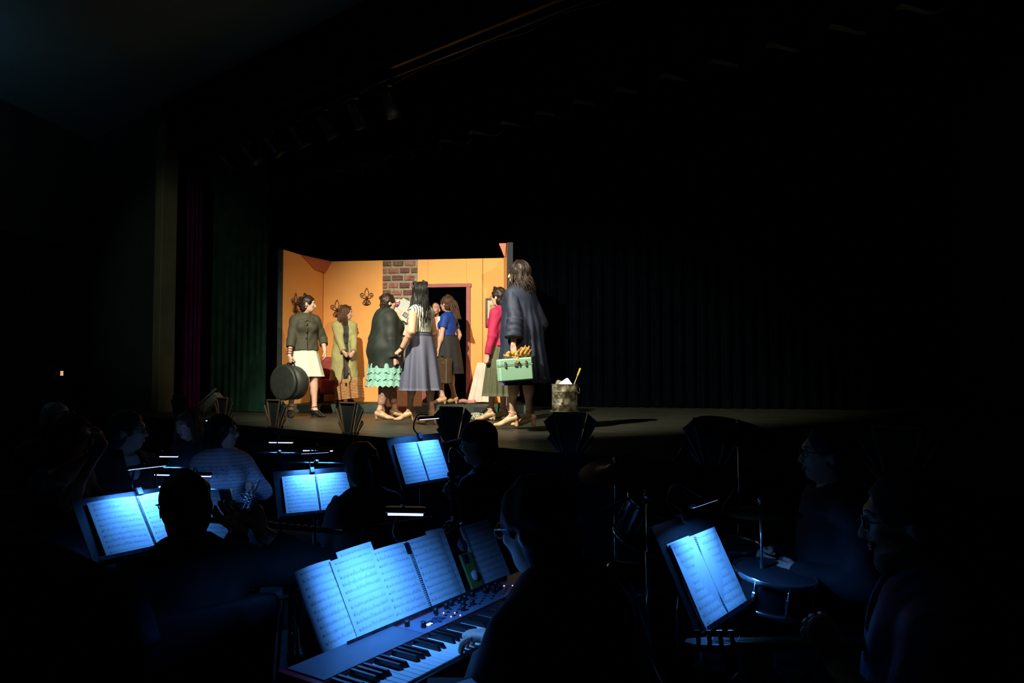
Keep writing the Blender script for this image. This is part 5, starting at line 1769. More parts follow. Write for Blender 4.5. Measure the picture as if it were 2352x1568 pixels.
# round case (hat box) hanging from her hand
hand = P1.Mw @ (P1.wri[1] + P1.hand[1][0] * 0.085)
ax = Vector((-0.50, -0.86, 0.0)).normalized()
cc = Vector((hand.x - 0.02, hand.y + 0.04, hand.z - 0.035 - 0.235))
r = empty('round_case', cc); tag(r, 'round black hat case with rim hanging from the left woman hand', 'case')
CASEM = mat('case_black_leather', (0.020, 0.024, 0.018), 0.55, var=0.2, scale=12, bump=0.15, bscale=120)
Mz = frame(ax); Mz = Matrix((Mz.col[0], -Mz.col[2], Mz.col[1])).transposed()
mb = MB(); mb.lathe([(0.0, -0.135), (0.222, -0.135), (0.232, -0.125), (0.232, 0.085), (0.0, 0.085)], 40, (0, 0, 0), Mz, cap=False); mb.build('case_drum', CASEM, r)
mb = MB(); mb.lathe([(0.0, 0.086), (0.237, 0.086), (0.237, 0.120), (0.228, 0.130), (0.205, 0.132), (0.0, 0.128)], 40, (0, 0, 0), Mz, cap=False); mb.build('lid', CASEM, r)
mb = MB(); mb.lathe([(0.236, 0.080), (0.241, 0.083), (0.236, 0.087)], 40, (0, 0, 0), Mz, cap=False); mb.build('rim_welt', BLKSHOE, r)
mb = MB(); mb.tube(spline([Mz @ Vector((-0.075, 0, -0.02)) + Vector((0, 0, 0.215)), Mz @ Vector((-0.055, 0, -0.02)) + Vector((0, 0, 0.255)), Mz @ Vector((0.055, 0, -0.02)) + Vector((0, 0, 0.255)), Mz @ Vector((0.075, 0, -0.02)) + Vector((0, 0, 0.215))], 5), 0.009, 8); mb.build('handle', BLKSHOE, r)
mb = MB(); mb.bbox(Mz @ Vector((0.155, 0, 0.0)) + Vector((0, 0, 0.185)), (0.02, 0.015, 0.02), Mz, 0.004); mb.build('clasp', mat('clasp_steel', (0.4, 0.4, 0.36), 0.3, 0.9), r)

# 2 -- pale olive trench coat, wicker basket
Y2 = 11.62
loc = at(790, 926, Y2)
TRENCH = mat('trench_khaki', (0.40, 0.375, 0.15), 0.8, var=0.10, scale=9, bump=0.2, bscale=160)
h = Human('girl in a pale khaki trench coat holding a wicker basket with both hands', (loc.x, Y2, PLAT_Z), -158, 1.50, heel=0.02, vox=cast_vox,
          feet=[((0.09, 0.06), -12), ((-0.09, -0.04), 12)] and [((-0.10, 0.0), 12), ((0.10, 0.02), -12)],
          hands=[dict(pos=at(812, 824, 11.36), dir=(-0.5, -0.2, -0.8), nrm=(-0.5, 0.8, 0.3), curl=1.0, pole=(-0.8, -0.6, -0.2)), dict(pos=at(794, 824, 11.32), dir=(0.55, -0.1, -0.8), nrm=(0.5, 0.8, 0.3), curl=1.0, pole=(0.8, -0.6, -0.2))],
          head_yaw=-88, head_pitch=-4)
P2 = h
h.scalp('hair', H_LIGHT, 0.012, front=0.006)
h.hair_mass('hair_back', H_LIGHT, 0.13, 0.078, 0.62, 0.0, 0.8, seed=8)
h.long_hair('hair_lengths', H_LIGHT, 0.20, 110, 1.9, 0.010, 0.007, seed=8)
h.curls('braid', H_LIGHT, [(0.05, 0.02, 0.095, 0.016), (0.065, -0.005, 0.085, 0.016), (0.075, -0.03, 0.07, 0.016), (0.02, 0.045, 0.105, 0.016), (-0.01, 0.055, 0.105, 0.016)], seed=9)
h.eyebrows(H_LIGHT)
DARKDRESS = mat('dress_black_floral', (0.012, 0.012, 0.014), 0.7, var=0.0, scale=45, col2=(0.05, 0.045, 0.04))
h.top('dress', DARKDRESS, 0.012, sleeve=0, hem=0.80, folds=0.002, neck='round')
h.skirt('dress_skirt', DARKDRESS, 0.95, 0.36, 0.14, 0.20, pleats=10, amp=0.01, seed=4)
openf = [SUB(BX(h.up(0.0, 0.25, 1.0), (0.045 * h.s, 0.22, 0.55), None, 0.02), 0.02)]
h.top('trench_coat', TRENCH, 0.026, sleeve=0.96, cuff=0.058, hem=0.385, folds=0.005, seed=7, flare=[(1.1, 0.165, 0.80, 0.205, 0.85, 0.0), (0.80, 0.205, 0.36, 0.262, 0.88, 0.0)], body_cut=openf, sleeve_off=0.024)
cops = []
for q in (-1, 1):
    cops.append(EC(h.up(q * 0.055, 0.105, 1.27), 0.030, h.up(q * 0.085, 0.03, 1.41), 0.040, Vector((1, 0.4 * q, 0)), 0.45, 0.02))
    cops.append(RC(h.up(q * 0.085, 0.02, 1.42), 0.020, h.up(q * 0.03, -0.065, 1.44), 0.022, 0.02))
sdf_obj('coat_collar', cops, 0.0065, TRENCH, h.root)
button_row(h, [(h.up(-0.062, 0.15, 1.20 - 0.13 * k), Vector((0, 1, 0))) for k in range(3)], BTN, 0.009)
h.shoes(BLKSHOE, heel=False, strap=False, name='boot')
ops = []
for sd in (-1, 1):
    ops += [RC(h.knee[sd] + (h.ank[sd] - h.knee[sd]) * 0.25, 0.058, h.ank[sd], 0.045, 0.02)]
sdf_obj('boot_shafts', ops, 0.009, BLKSHOE, h.root)
h.root['label'] = 'girl in a pale khaki trench coat holding a wicker basket with both hands'

# wicker basket
WICK = mat('wicker_straw', (0.55, 0.25, 0.09), 0.6, var=0.0, scale=26, col2=(0.70, 0.40, 0.16), bump=0.2)
WICKD = mat('basket_strap', (0.16, 0.05, 0.025), 0.5, var=0.15)
c = at(803, 916, 11.22)
BW, BH, BDp = 0.185, 0.30, 0.10
r = empty('wicker_basket', c, R(-12)); tag(r, 'orange woven wicker basket with brown straps held by the trench coat girl', 'basket')
r.rotation_euler = (0, R(-6), R(-14))
rows = 13
for k in range(rows):
    z = 0.012 + k * (BH - 0.02) / (rows - 1)
    tp = 1.0 - 0.10 * max(0, (k - 8) / 5.0)
    mb = MB()
    pts = []
    N = 56
    w, d = BW * tp, BDp * (1.0 if k < 9 else 1.0 - 0.16 * (k - 8))
    per = []
    for i in range(N + 1):
        t = i / N * 4
        s_ = int(t) % 4; f = t - int(t)
        x, y = [(-w + 2 * w * f, -d), (w, -d + 2 * d * f), (w - 2 * w * f, d), (-w, d - 2 * d * f)][s_]
        nx, ny = [(0, -1), (1, 0), (0, 1), (-1, 0)][s_]
        ww = 0.004 * (1 if (i + k) % 2 else -1)
        pts.append((x + nx * ww, y + ny * ww, z))
    mb.tube(pts, 0.0125, 6, cap=False, flat=0.9)
    mb.build('wicker_row', WICK, r)
mb = MB(); mb.box((0, 0, BH / 2), (BW * 0.9 - 0.012, BDp * 0.45, BH / 2 - 0.012)); mb.box((0, 0, 0.10), (BW - 0.014, BDp - 0.014, 0.09)); mb.build('lining', mat('basket_inside', (0.25, 0.11, 0.04), 0.8), r)
for q in (-0.42, 0.42):
    mb = MB(); mb.bbox((BW * q, -BDp - 0.014, BH * 0.42), (0.010, 0.004, BH * 0.42), None, 0.002); mb.bbox((BW * q, -BDp * 0.72, BH * 0.90), (0.010, 0.034, 0.004), Matrix.Rotation(R(40), 3, 'X'), 0.002); mb.build('strap', WICKD, r)
    mb = MB(); mb.tube(spline([(BW * q, -0.045, BH * 0.97), (BW * q * 0.7, -0.03, BH + 0.15), (0, -0.02, BH + 0.235), (BW * q * -0.15, -0.02, BH + 0.24)], 6), 0.008, 7); mb.build('handle', WICKD, r)
mb = MB(); mb.bbox((0.02, -BDp - 0.014, BH * 0.74), (0.016, 0.005, 0.022), None, 0.003); mb.build('clasp', mat('clasp_dark', (0.05, 0.04, 0.03), 0.35, 0.6), r)

# 3 -- dark green blazer, aqua lace skirt, seen from behind
Y3 = 9.60
f1, f2 = ground(872, 963, STAGE_Z), ground(906, 960, STAGE_Z)
BLAZ = mat('blazer_dark_green', (0.011, 0.017, 0.011), 0.7, var=0.12, scale=9, bump=0.1, bscale=200)
h = Human('stout woman in a dark green blazer over an aqua lace skirt, back turned', ((f1.x + f2.x) / 2 - 0.02, Y3, STAGE_Z), -58, 1.565, heel=0.045, build=1.42, vox=cast_vox,
          feet=[(f2, -15), (f1, -38)], hands=[None, dict(pos=at(902, 826, 9.40), dir=(0.35, -0.1, -0.9), nrm=(0.2, 0.9, 0.0), curl=0.8, pole=(0.4, -1, -0.2))],
          head_yaw=-62, head_pitch=-3, lean=0)
P3 = h
h.scalp('hair', H_BROWN, 0.012, front=0.0, low=-0.085, disp_amp=0.005)
h.curls('curls', H_BROWN, [(x, -0.10 + 0.02 * abs(i - 3), -0.02 - 0.018 * j, 0.026) for j in range(4) for i, x in enumerate((-0.055, -0.03, 0.0, 0.03, 0.055))] + [(-0.03, -0.09, 0.06, 0.03), (0.03, -0.09, 0.055, 0.03), (0.0, -0.08, 0.09, 0.03)], seed=12)
h.top('blazer', BLAZ, 0.030, sleeve=0.98, cuff=0.062, hem=0.66, folds=0.005, seed=11, flare=[(1.2, 0.215, 0.93, 0.262, 0.86, 0.0), (0.93, 0.258, 0.64, 0.285, 0.86, 0.0)], sleeve_off=0.030)
cops = [RC(h.up(-0.07, -0.03, 1.43), 0.026, h.up(0, -0.075, 1.44), 0.026, 0.02), RC(h.up(0.07, -0.03, 1.43), 0.026, h.up(0, -0.075, 1.44), 0.026, 0.02)]
for q in (-1, 1):
    cops.append(EC(h.up(q * 0.075, 0.0, 1.42), 0.030, h.up(q * 0.05, 0.19, 1.16), 0.05, Vector((1, 0.3 * q, 0)), 0.4, 0.02))
sdf_obj('lapels', cops, 0.007, BLAZ, h.root)
def lace_mat(name, c1, c2, scale=38):
    m = mat(name, c1, 0.8, var=0.05, scale=9)
    nt, bs = mnodes(m)
    tc = nt.nodes.new('ShaderNodeTexCoord')
    vo = nt.nodes.new('ShaderNodeTexVoronoi'); vo.inputs['Scale'].default_value = scale; vo.feature = 'DISTANCE_TO_EDGE'
    nt.links.new(tc.outputs['Object'], vo.inputs['Vector'])
    rp = nt.nodes.new('ShaderNodeValToRGB'); rp.color_ramp.elements[0].position = 0.10; rp.color_ramp.elements[1].position = 0.22
    rp.color_ramp.elements[0].color = (*c1, 1); rp.color_ramp.elements[1].color = (*c2, 1)
    nt.links.new(vo.outputs['Distance'], rp.inputs[0]); nt.links.new(rp.outputs[0], bs.inputs['Base Color'])
    bp = nt.nodes.new('ShaderNodeBump'); bp.inputs['Strength'].default_value = 0.5; bp.inputs['Distance'].default_value = 0.003; bp.invert = True
    nt.links.new(vo.outputs['Distance'], bp.inputs['Height']); nt.links.new(bp.outputs[0], bs.inputs['Normal'])
    return m
LACE = lace_mat('lace_aqua', (0.31, 0.60, 0.47), (0.15, 0.36, 0.27), 58)
for k in range(3):
    h.skirt('lace_tier', LACE, 0.80 - 0.09 * k, 0.575 - 0.085 * k, 0.235 + 0.004 * k, 0.268 + 0.006 * k, 0.86, 0.88, pleats=14, amp=0.008, hemwave=22, hemamp=0.028, seed=20 + k, phase=k)
STOCK = lace_mat('stockings_lace', (0.50, 0.27, 0.19), (0.13, 0.055, 0.045), 75)
for sd in (-1, 1):
    ops = [RC(h.knee[sd] + Vector((0, 0, 0.1)), 0.074, h.knee[sd] + (h.ank[sd] - h.knee[sd]) * 0.75, 0.052, 0.02), EL(h.knee[sd] + (h.ank[sd] - h.knee[sd]) * 0.32 - h.toe[sd][1] * 0.018, [0.066, 0.070, 0.13], None, 0.03)]
    sdf_obj('stocking', ops, 0.008, STOCK, h.root)
h.shoes(TANSHOE)

# 4 -- long black hair, striped blouse, grey blue flared skirt
Y4 = 8.40
f1, f2 = ground(941, 974, STAGE_Z), ground(992, 974, STAGE_Z)
SKIRT4 = mat('skirt_slate', (0.085, 0.090, 0.135), 0.75, var=0.06, scale=6)
h = Human('woman with long black hair in a striped blouse and slate flared skirt', ((f1.x + f2.x) / 2 + 0.02, Y4, STAGE_Z), 52, 1.54, heel=0.065, vox=cast_vox, build=0.9,
          feet=[(f1, 28), (f2, 20)], hands=[dict(pos=at(923, 801, 8.22), dir=(-0.8, 0.1, -0.6), nrm=(0.3, 0.5, -0.6), curl=0.75, pole=(-0.5, -0.9, -0.5)), dict(pos=at(1000, 800, 8.8), pole=(0.6, -1, -0.4))],
          head_yaw=15, head_pitch=2, skin=SKIN_TAN)
P4 = h
h.scalp('hair', H_BLACK, 0.014, front=-0.01, disp_amp=0.003)
h.hair_mass('hair_back', H_BLACK, 0.30, 0.082, 0.55, 0.03, 0.45, seed=14)
h.long_hair('hair_lengths', H_BLACK, 0.37, 60, 1.6, 0.014, 0.0045, seed=14, back=0.02, vol=0.8)
h.curls('rolled_curls', H_BLACK, [(0.045, -0.01, 0.125, 0.036), (0.055, -0.025, 0.12, 0.034), (-0.055, 0.01, 0.11, 0.034), (-0.06, -0.005, 0.10, 0.032)], seed=15)
STR = stripe_mat('blouse_stripe', (0.62, 0.62, 0.48), (0.03, 0.035, 0.03), 40, 'X', 0.6)
h.top('striped_blouse', STR, 0.018, sleeve=0, hem=1.0, folds=0.004, seed=15, neck='round')
SLV = mat('sleeve_nude', (0.56, 0.30, 0.18), 0.6, var=0.05)
ops = []
for sd in (-1, 1):
    o2 = []
    S, E, W = h.sh[sd], h.elb[sd], h.wri[sd]
    o2 = [RC(S, 0.052, E, 0.043, 0.03), CC(E, 0.043, E + (W - E) * 0.93, 0.033, 0.03)]
    sdf_obj('sheer_sleeve', o2, 0.007, SLV, h.root)
h.skirt('waistband', SKIRT4, h.lz(763, Y4), h.lz(776, Y4), 0.146, 0.149, 0.80, 0.80, nz=3)
h.skirt('flared_skirt', SKIRT4, h.lz(768, Y4), h.lz(896, Y4), 0.146, 0.228, 0.80, 0.95, pleats=9, amp=0.030, fold2=0.02, seed=16, power=0.62, nz=20, na=132)
h.shoes(TANSHOE)
mb = MB(); w, e = h.wri[-1], h.elb[-1]; c = w + (e - w) * 0.06; ax = (e - w).normalized(); u = ax.orthogonal().normalized(); v = ax.cross(u)
mb.tube([c + (u * math.cos(a) + v * math.sin(a)) * 0.032 for a in np.linspace(0, 6.283, 17)], 0.003, 5, cap=False); mb.build('bracelet', BTN, h.root)

# 5 -- bald bearded man in the doorway
Y5 = 12.55
loc = at(1000, 920, Y5)
SHIRT = mat('shirt_white', (0.82, 0.74, 0.66), 0.8, var=0.05, scale=8)
h = Human('bald bearded man in a pale shirt standing in the set doorway', (loc.x, Y5, PLAT_Z), 172, 1.66, male=True, vox=cast_vox, build=1.05,
          hands=[dict(pos=at(1046, 778, 12.45), dir=(-0.1, -0.3, 0.6), nrm=(-1, 0, 0), curl=0.5), dict(pos=at(990, 800, 12.4), curl=0.4)], head_yaw=168, skin=mat('skin_pink', (0.66, 0.36, 0.27), 0.45, var=0.05))
P5 = h
h.top('shirt', SHIRT, 0.022, sleeve=0.62, cuff=0.062, hem=0.88, folds=0.005, seed=17, neck='v')
h.trousers('trousers', mat('trousers_black', (0.012, 0.012, 0.014), 0.8, var=0.2))
h.shoes(BLKSHOE, heel=False, strap=False)
VEST = mat('scarf_rose', (0.55, 0.16, 0.13), 0.8)
sdf_obj('braces', [RC(h.up(-0.075, 0.125, 1.33), 0.014, h.up(-0.07, 0.14, 1.0), 0.014), RC(h.up(0.075, 0.125, 1.33), 0.014, h.up(0.07, 0.14, 1.0), 0.014)], 0.007, VEST, h.root)
BEARD = mat('beard_brown', (0.05, 0.022, 0.012), 0.8, var=0.2, scale=90, bump=0.4, bscale=200)
bo = [EL(h.hp(0, 0.048, -0.093), [0.038 * h.hs, 0.034 * h.hs, 0.028 * h.hs], h.Mh, 0.01), RC(h.hp(-0.026, 0.088, -0.048), 0.007, h.hp(0.026, 0.088, -0.048), 0.007, 0.01)]
for q in (-1, 1):
    bo.append(RC(h.hp(q * 0.052, 0.02, -0.06), 0.014, h.hp(q * 0.026, 0.062, -0.085), 0.018, 0.02))
bo.append(SUB(EL(h.hp(0, 0.10, -0.062), [0.022 * h.hs, 0.03 * h.hs, 0.011 * h.hs], h.Mh), 0.004))
sdf_obj('beard', bo, 0.006, BEARD, h.root)
h.eyebrows(H_BROWN)

# 6 -- royal blue top, black lace skirt, brown case
Y6 = 11.35
loc = at(1029, 927, Y6)
BLUE = mat('top_royal_blue', (0.004, 0.045, 0.30), 0.7, var=0.08, scale=8)
h = Human('woman in a royal blue short sleeved top and black skirt near the doorway', (loc.x, Y6, PLAT_Z), 68, 1.60, heel=0.05, vox=cast_vox, build=0.95,
          hands=[dict(pos=at(1001, 822, 11.12), dir=(-0.3, 0, -0.95), nrm=(0.3, 0.9, 0), curl=1.0, pole=(-0.3, -1, -0.3)), None], head_yaw=58, head_pitch=-4,
          feet=[((-0.09, 0.05), 10), ((0.09, -0.06), -10)])
P6 = h
h.scalp('hair', H_AUBURN, 0.012, front=-0.004)
b0 = h.hp(0, -0.11, 0.02)
back = h.Mh @ Vector((0, -1, 0))
h.ponytail('ponytail', H_AUBURN, b0, [h.hp(0, -0.06, 0.06), h.hp(0, -0.115, 0.02), h.hp(0, -0.14, -0.07), h.hp(0.0, -0.17, -0.15), h.hp(0.0, -0.21, -0.23), h.hp(0, -0.23, -0.27)], 40, 0.011, 0.045, 6, 0.016)
h.long_hair('hair_lengths', H_AUBURN, 0.10, 40, 1.2, 0.012, 0.012, seed=19)
h.top('blue_top', BLUE, 0.014, sleeve=0.30, cuff=0.066, hem=0.995, folds=0.003, seed=18, neck='scoop')
BLSK = lace_mat('skirt_black_lace', (0.020, 0.020, 0.022), (0.008, 0.008, 0.009), 50)
h.skirt('black_skirt', BLSK, h.lz(770, Y6), h.lz(858, Y6), 0.160, 0.26, 0.85, 0.9, power=0.6, pleats=7, amp=0.012, seed=21, fold2=0.02)
h.shoes(TANSHOE)
hand = P6.Mw @ (P6.wri[-1] + P6.hand[-1][0] * 0.085)
cs = suitcase('suitcase', (hand.x + 0.09, hand.y + 0.0, hand.z - 0.035 - 0.38), -42, 0.34, 0.38, 0.13, mat('suitcase_leather', (0.075, 0.045, 0.022), 0.6, var=0.2, scale=12), 'brown leather suitcase held by the royal blue top woman')

# 7 -- crimson cardigan, olive pleated skirt (partly hidden)
Y7 = 9.15
f1, f2 = ground(1128, 966, STAGE_Z), ground(1156, 964, STAGE_Z)
CRIM = mat('cardigan_crimson', (0.38, 0.010, 0.060), 0.8, var=0.08, scale=14, bump=0.1, bscale=200)
h = Human('woman in a crimson cardigan and olive pleated skirt, half hidden', (at(1151, 0, Y7).x, Y7, STAGE_Z), 58, 1.585, heel=0.055, vox=cast_vox,
          feet=[(f1, 20), (f2, 5)], hands=[dict(pos=at(1119, 822, 8.95), dir=(-0.25, 0, -1), nrm=(0.5, 0.8, 0), curl=0.7, pole=(0, -1, -0.3)), None], head_yaw=56, head_pitch=-2)
P7 = h
h.scalp('hair', H_BROWN, 0.014, front=-0.004, low=-0.08)
h.curls('bun', H_BROWN, [(0.0, -0.10, -0.02, 0.04), (0.03, -0.095, -0.04, 0.034), (-0.03, -0.095, -0.045, 0.034), (0.0, -0.09, -0.065, 0.03), (0.04, 0.02, 0.095, 0.03), (-0.02, 0.04, 0.10, 0.03), (0.0, -0.085, 0.05, 0.034)], seed=22)
h.glasses()
h.eyebrows(H_BROWN)
PLAID = stripe_mat('blouse_plaid', (0.55, 0.55, 0.38), (0.10, 0.14, 0.07), 22, 'Z', 0.55)
h.top('blouse', PLAID, 0.014, sleeve=0, hem=0.95, folds=0.003, seed=23, neck='round')
frontcut = [SUB(BX(h.up(0.03, 0.22, 1.1), (0.075, 0.2, 0.5), None, 0.02), 0.01)]
h.top('cardigan', CRIM, 0.024, sleeve=0.98, cuff=0.045, hem=0.93, folds=0.004, seed=24, body_cut=frontcut)
h.skirt('pleated_skirt', mat('skirt_olive', (0.085, 0.09, 0.04), 0.8, var=0.08), h.lz(772, Y7), h.lz(909, Y7), 0.165, 0.245, 0.8, 0.9, pleats=18, amp=0.012, seed=25, na=144)
h.shoes(TANSHOE)

# 8 -- navy swing coat, mint train case
Y8 = 7.70
f1, f2 = ground(1178, 985, STAGE_Z), ground(1217, 983, STAGE_Z)
NAVY = mat('coat_navy', (0.0042, 0.011, 0.030), 0.7, var=0.10, scale=6, bump=0.08, bscale=200)
h = Human('woman with long brown hair in a navy swing coat carrying a mint case', ((f1.x + f2.x) / 2 - 0.016, Y8, STAGE_Z), 52, 1.675, heel=0.065, vox=cast_vox,
          feet=[(f1, 30), (f2, 20)], hands=[dict(pos=at(1179, 792, 7.42), dir=(0.12, -0.05, -1), nrm=(0.6, 0.8, 0), curl=1.0, pole=(-0.4, -1, -0.2)), None], head_yaw=62, head_pitch=3)
P8 = h
h.scalp('hair', H_BROWN, 0.016, front=-0.004)
h.hair_mass('hair_back', H_BROWN, 0.17, 0.098, 0.62, 0.02, 0.75, seed=30, amp=0.008)
h.long_hair('hair_lengths', H_BROWN, 0.24, 90, 1.9, 0.024, 0.0055, seed=30, vol=1.4, back=0.03)
def coat_disp(cx, cy, n, z0, z1, amp):
    def f(X, Y, Z):
        th = np.arctan2(Y - cy, X - cx)
        t = np.clip((z0 - Z) / (z0 - z1), 0, 1)
        return -amp * t * np.cos(n * th + 0.8 * np.sin(3 * th)) + 0.003 * np.sin(30 * Z + 14 * X) * np.sin(18 * X + 12 * Y)
    return f
u = h.up
ops = h.g_torso(0.028) + [EC(u(0, 0, 1.30), 0.185 * h.s, u(0, -0.02, 1.0), 0.215 * h.s, h.side, 0.88, 0.06), EC(u(0, -0.02, 1.0), 0.215 * h.s, u(0.0, -0.05, 0.44), 0.275 * h.s, h.side, 0.95, 0.06)]
ops.append(CUT(Vector((0, 0, h.lz(868, Y8))), Vector((0, 0.12, -1))))
sdf_obj('swing_coat', ops, 0.008, NAVY, h.root, coat_disp(0, -0.03, 13, 1.35, 0.45, 0.018))
for sd in (-1, 1):
    S, E, W = h.sh[sd], h.elb[sd], h.wri[sd]
    ops = [RC(S, 0.072, E, 0.078, 0.03), CC(E, 0.082, E + (W - E) * 0.72, 0.098, 0.03)]
    sdf_obj('coat_sleeve', ops, 0.007, NAVY, h.root, lambda X, Y, Z: 0.004 * np.sin(60 * X + 14 * np.sin(6 * Z)) * np.sin(12 * Z + 40 * Y))
h.skirt('under_skirt', mat('skirt_violet', (0.06, 0.03, 0.10), 0.8), 1.0, h.lz(884, Y8), 0.15, 0.235, pleats=12, amp=0.012, seed=31)
h.shoes(TANSHOE, block=True)
hand = P8.Mw @ (P8.wri[-1] + P8.hand[-1][0] * 0.088)
MINT = mat('train_case_mint', (0.34, 0.60, 0.40), 0.45, var=0.04, scale=6)
r = empty('train_case', (hand.x + 0.012, hand.y - 0.02, hand.z - 0.045 - 0.225), R(10)); r.rotation_euler = (0, R(-4.5), R(10)); tag(r, 'pale mint green train case with chrome latches held by the navy coat woman', 'case')
w, hh, d = 0.335, 0.225, 0.19
mb = MB(); mb.bbox((0, 0, hh * 0.34), (w / 2, d / 2, hh * 0.34), None, 0.012); mb.build('case_body', MINT, r)
mb = MB(); mb.bbox((0, 0, hh * 0.84), (w / 2, d / 2, hh * 0.155), None, 0.012); mb.build('lid', MINT, r)
CHR = mat('chrome', (0.30, 0.29, 0.24), 0.25, 0.5, var=0.1)
mb = MB(); mb.bbox((0, 0, hh * 0.685), (w / 2 + 0.001, d / 2 + 0.001, 0.004), None, 0.001); mb.build('lid_seam', MINT, r)
for q in (-0.32, 0.30):
    mb = MB(); mb.bbox((w * q, -d / 2 - 0.005, hh * 0.74), (0.010, 0.006, 0.030), None, 0.004); mb.build('latch', CHR, r)
mb = MB(); mb.bbox((0, -d / 2 - 0.004, hh * 0.72), (0.018, 0.005, 0.022), None, 0.005); mb.build('lock_plate', CHR, r)
mb = MB(); mb.tube(spline([(-0.06, 0, hh), (-0.05, 0, hh + 0.038), (0.05, 0, hh + 0.038), (0.06, 0, hh)], 5), 0.009, 8); mb.build('handle', MINT, r)
# mustard scarf tied round the handle
r2 = empty('scarf', (r.location.x, r.location.y, r.location.z + hh), R(10)); tag(r2, 'crumpled mustard scarf tied on the mint case handle', 'scarf')
MUST = mat('scarf_mustard', (0.50, 0.27, 0.055), 0.8, var=0.0, scale=30, col2=(0.30, 0.15, 0.03), bump=0.2)
def scarf_disp(X, Y, Z):
    return 0.010 * np.sin(95 * X + 60 * Z + 3 * np.sin(40 * Z)) * np.sin(70 * Z - 50 * X) + 0.006 * np.sin(170 * X + 40 * Z) * np.sin(120 * Z + 90 * Y)
sdf_obj('knot', [RC((-0.09, -0.035, 0.03), 0.030, (0.06, -0.035, 0.045), 0.030, 0.03), EL((0.0, -0.05, 0.02), [0.03, 0.03, 0.05], None, 0.02), RC((0.0, -0.065, 0.0), 0.018, (0.01, -0.11, -0.05), 0.012, 0.02)], 0.006, MUST, r2, scarf_disp)
sdf_obj('bow_loop', [EL((0.095, -0.03, 0.065), [0.06, 0.035, 0.055], Matrix.Rotation(R(-25), 3, 'Y'), 0.02), EL((-0.07, -0.04, 0.03), [0.04, 0.03, 0.032], None, 0.02)], 0.006, MUST, r2, scarf_disp)
# ------------------------------------------------------------------ orchestra pit: music, stands, lamps
LAMP_BLUE = (0.060, 0.295, 1.0)
STANDM = mat('stand_black_metal', (0.018, 0.020, 0.024), 0.38, 0.5, var=0.2, scale=30, bump=0.05)
STANDW = mat('stand_worn_edge', (0.05, 0.055, 0.065), 0.35, 0.6, var=0.6, scale=35)
LEDM = mat('led_strip', (0.5, 0.6, 1.0), 0.4, emit=(0.34, 0.40, 1.0), estr=6.5)
LAMPM = mat('clip_lamp_black', (0.012, 0.012, 0.014), 0.35, var=0.2)

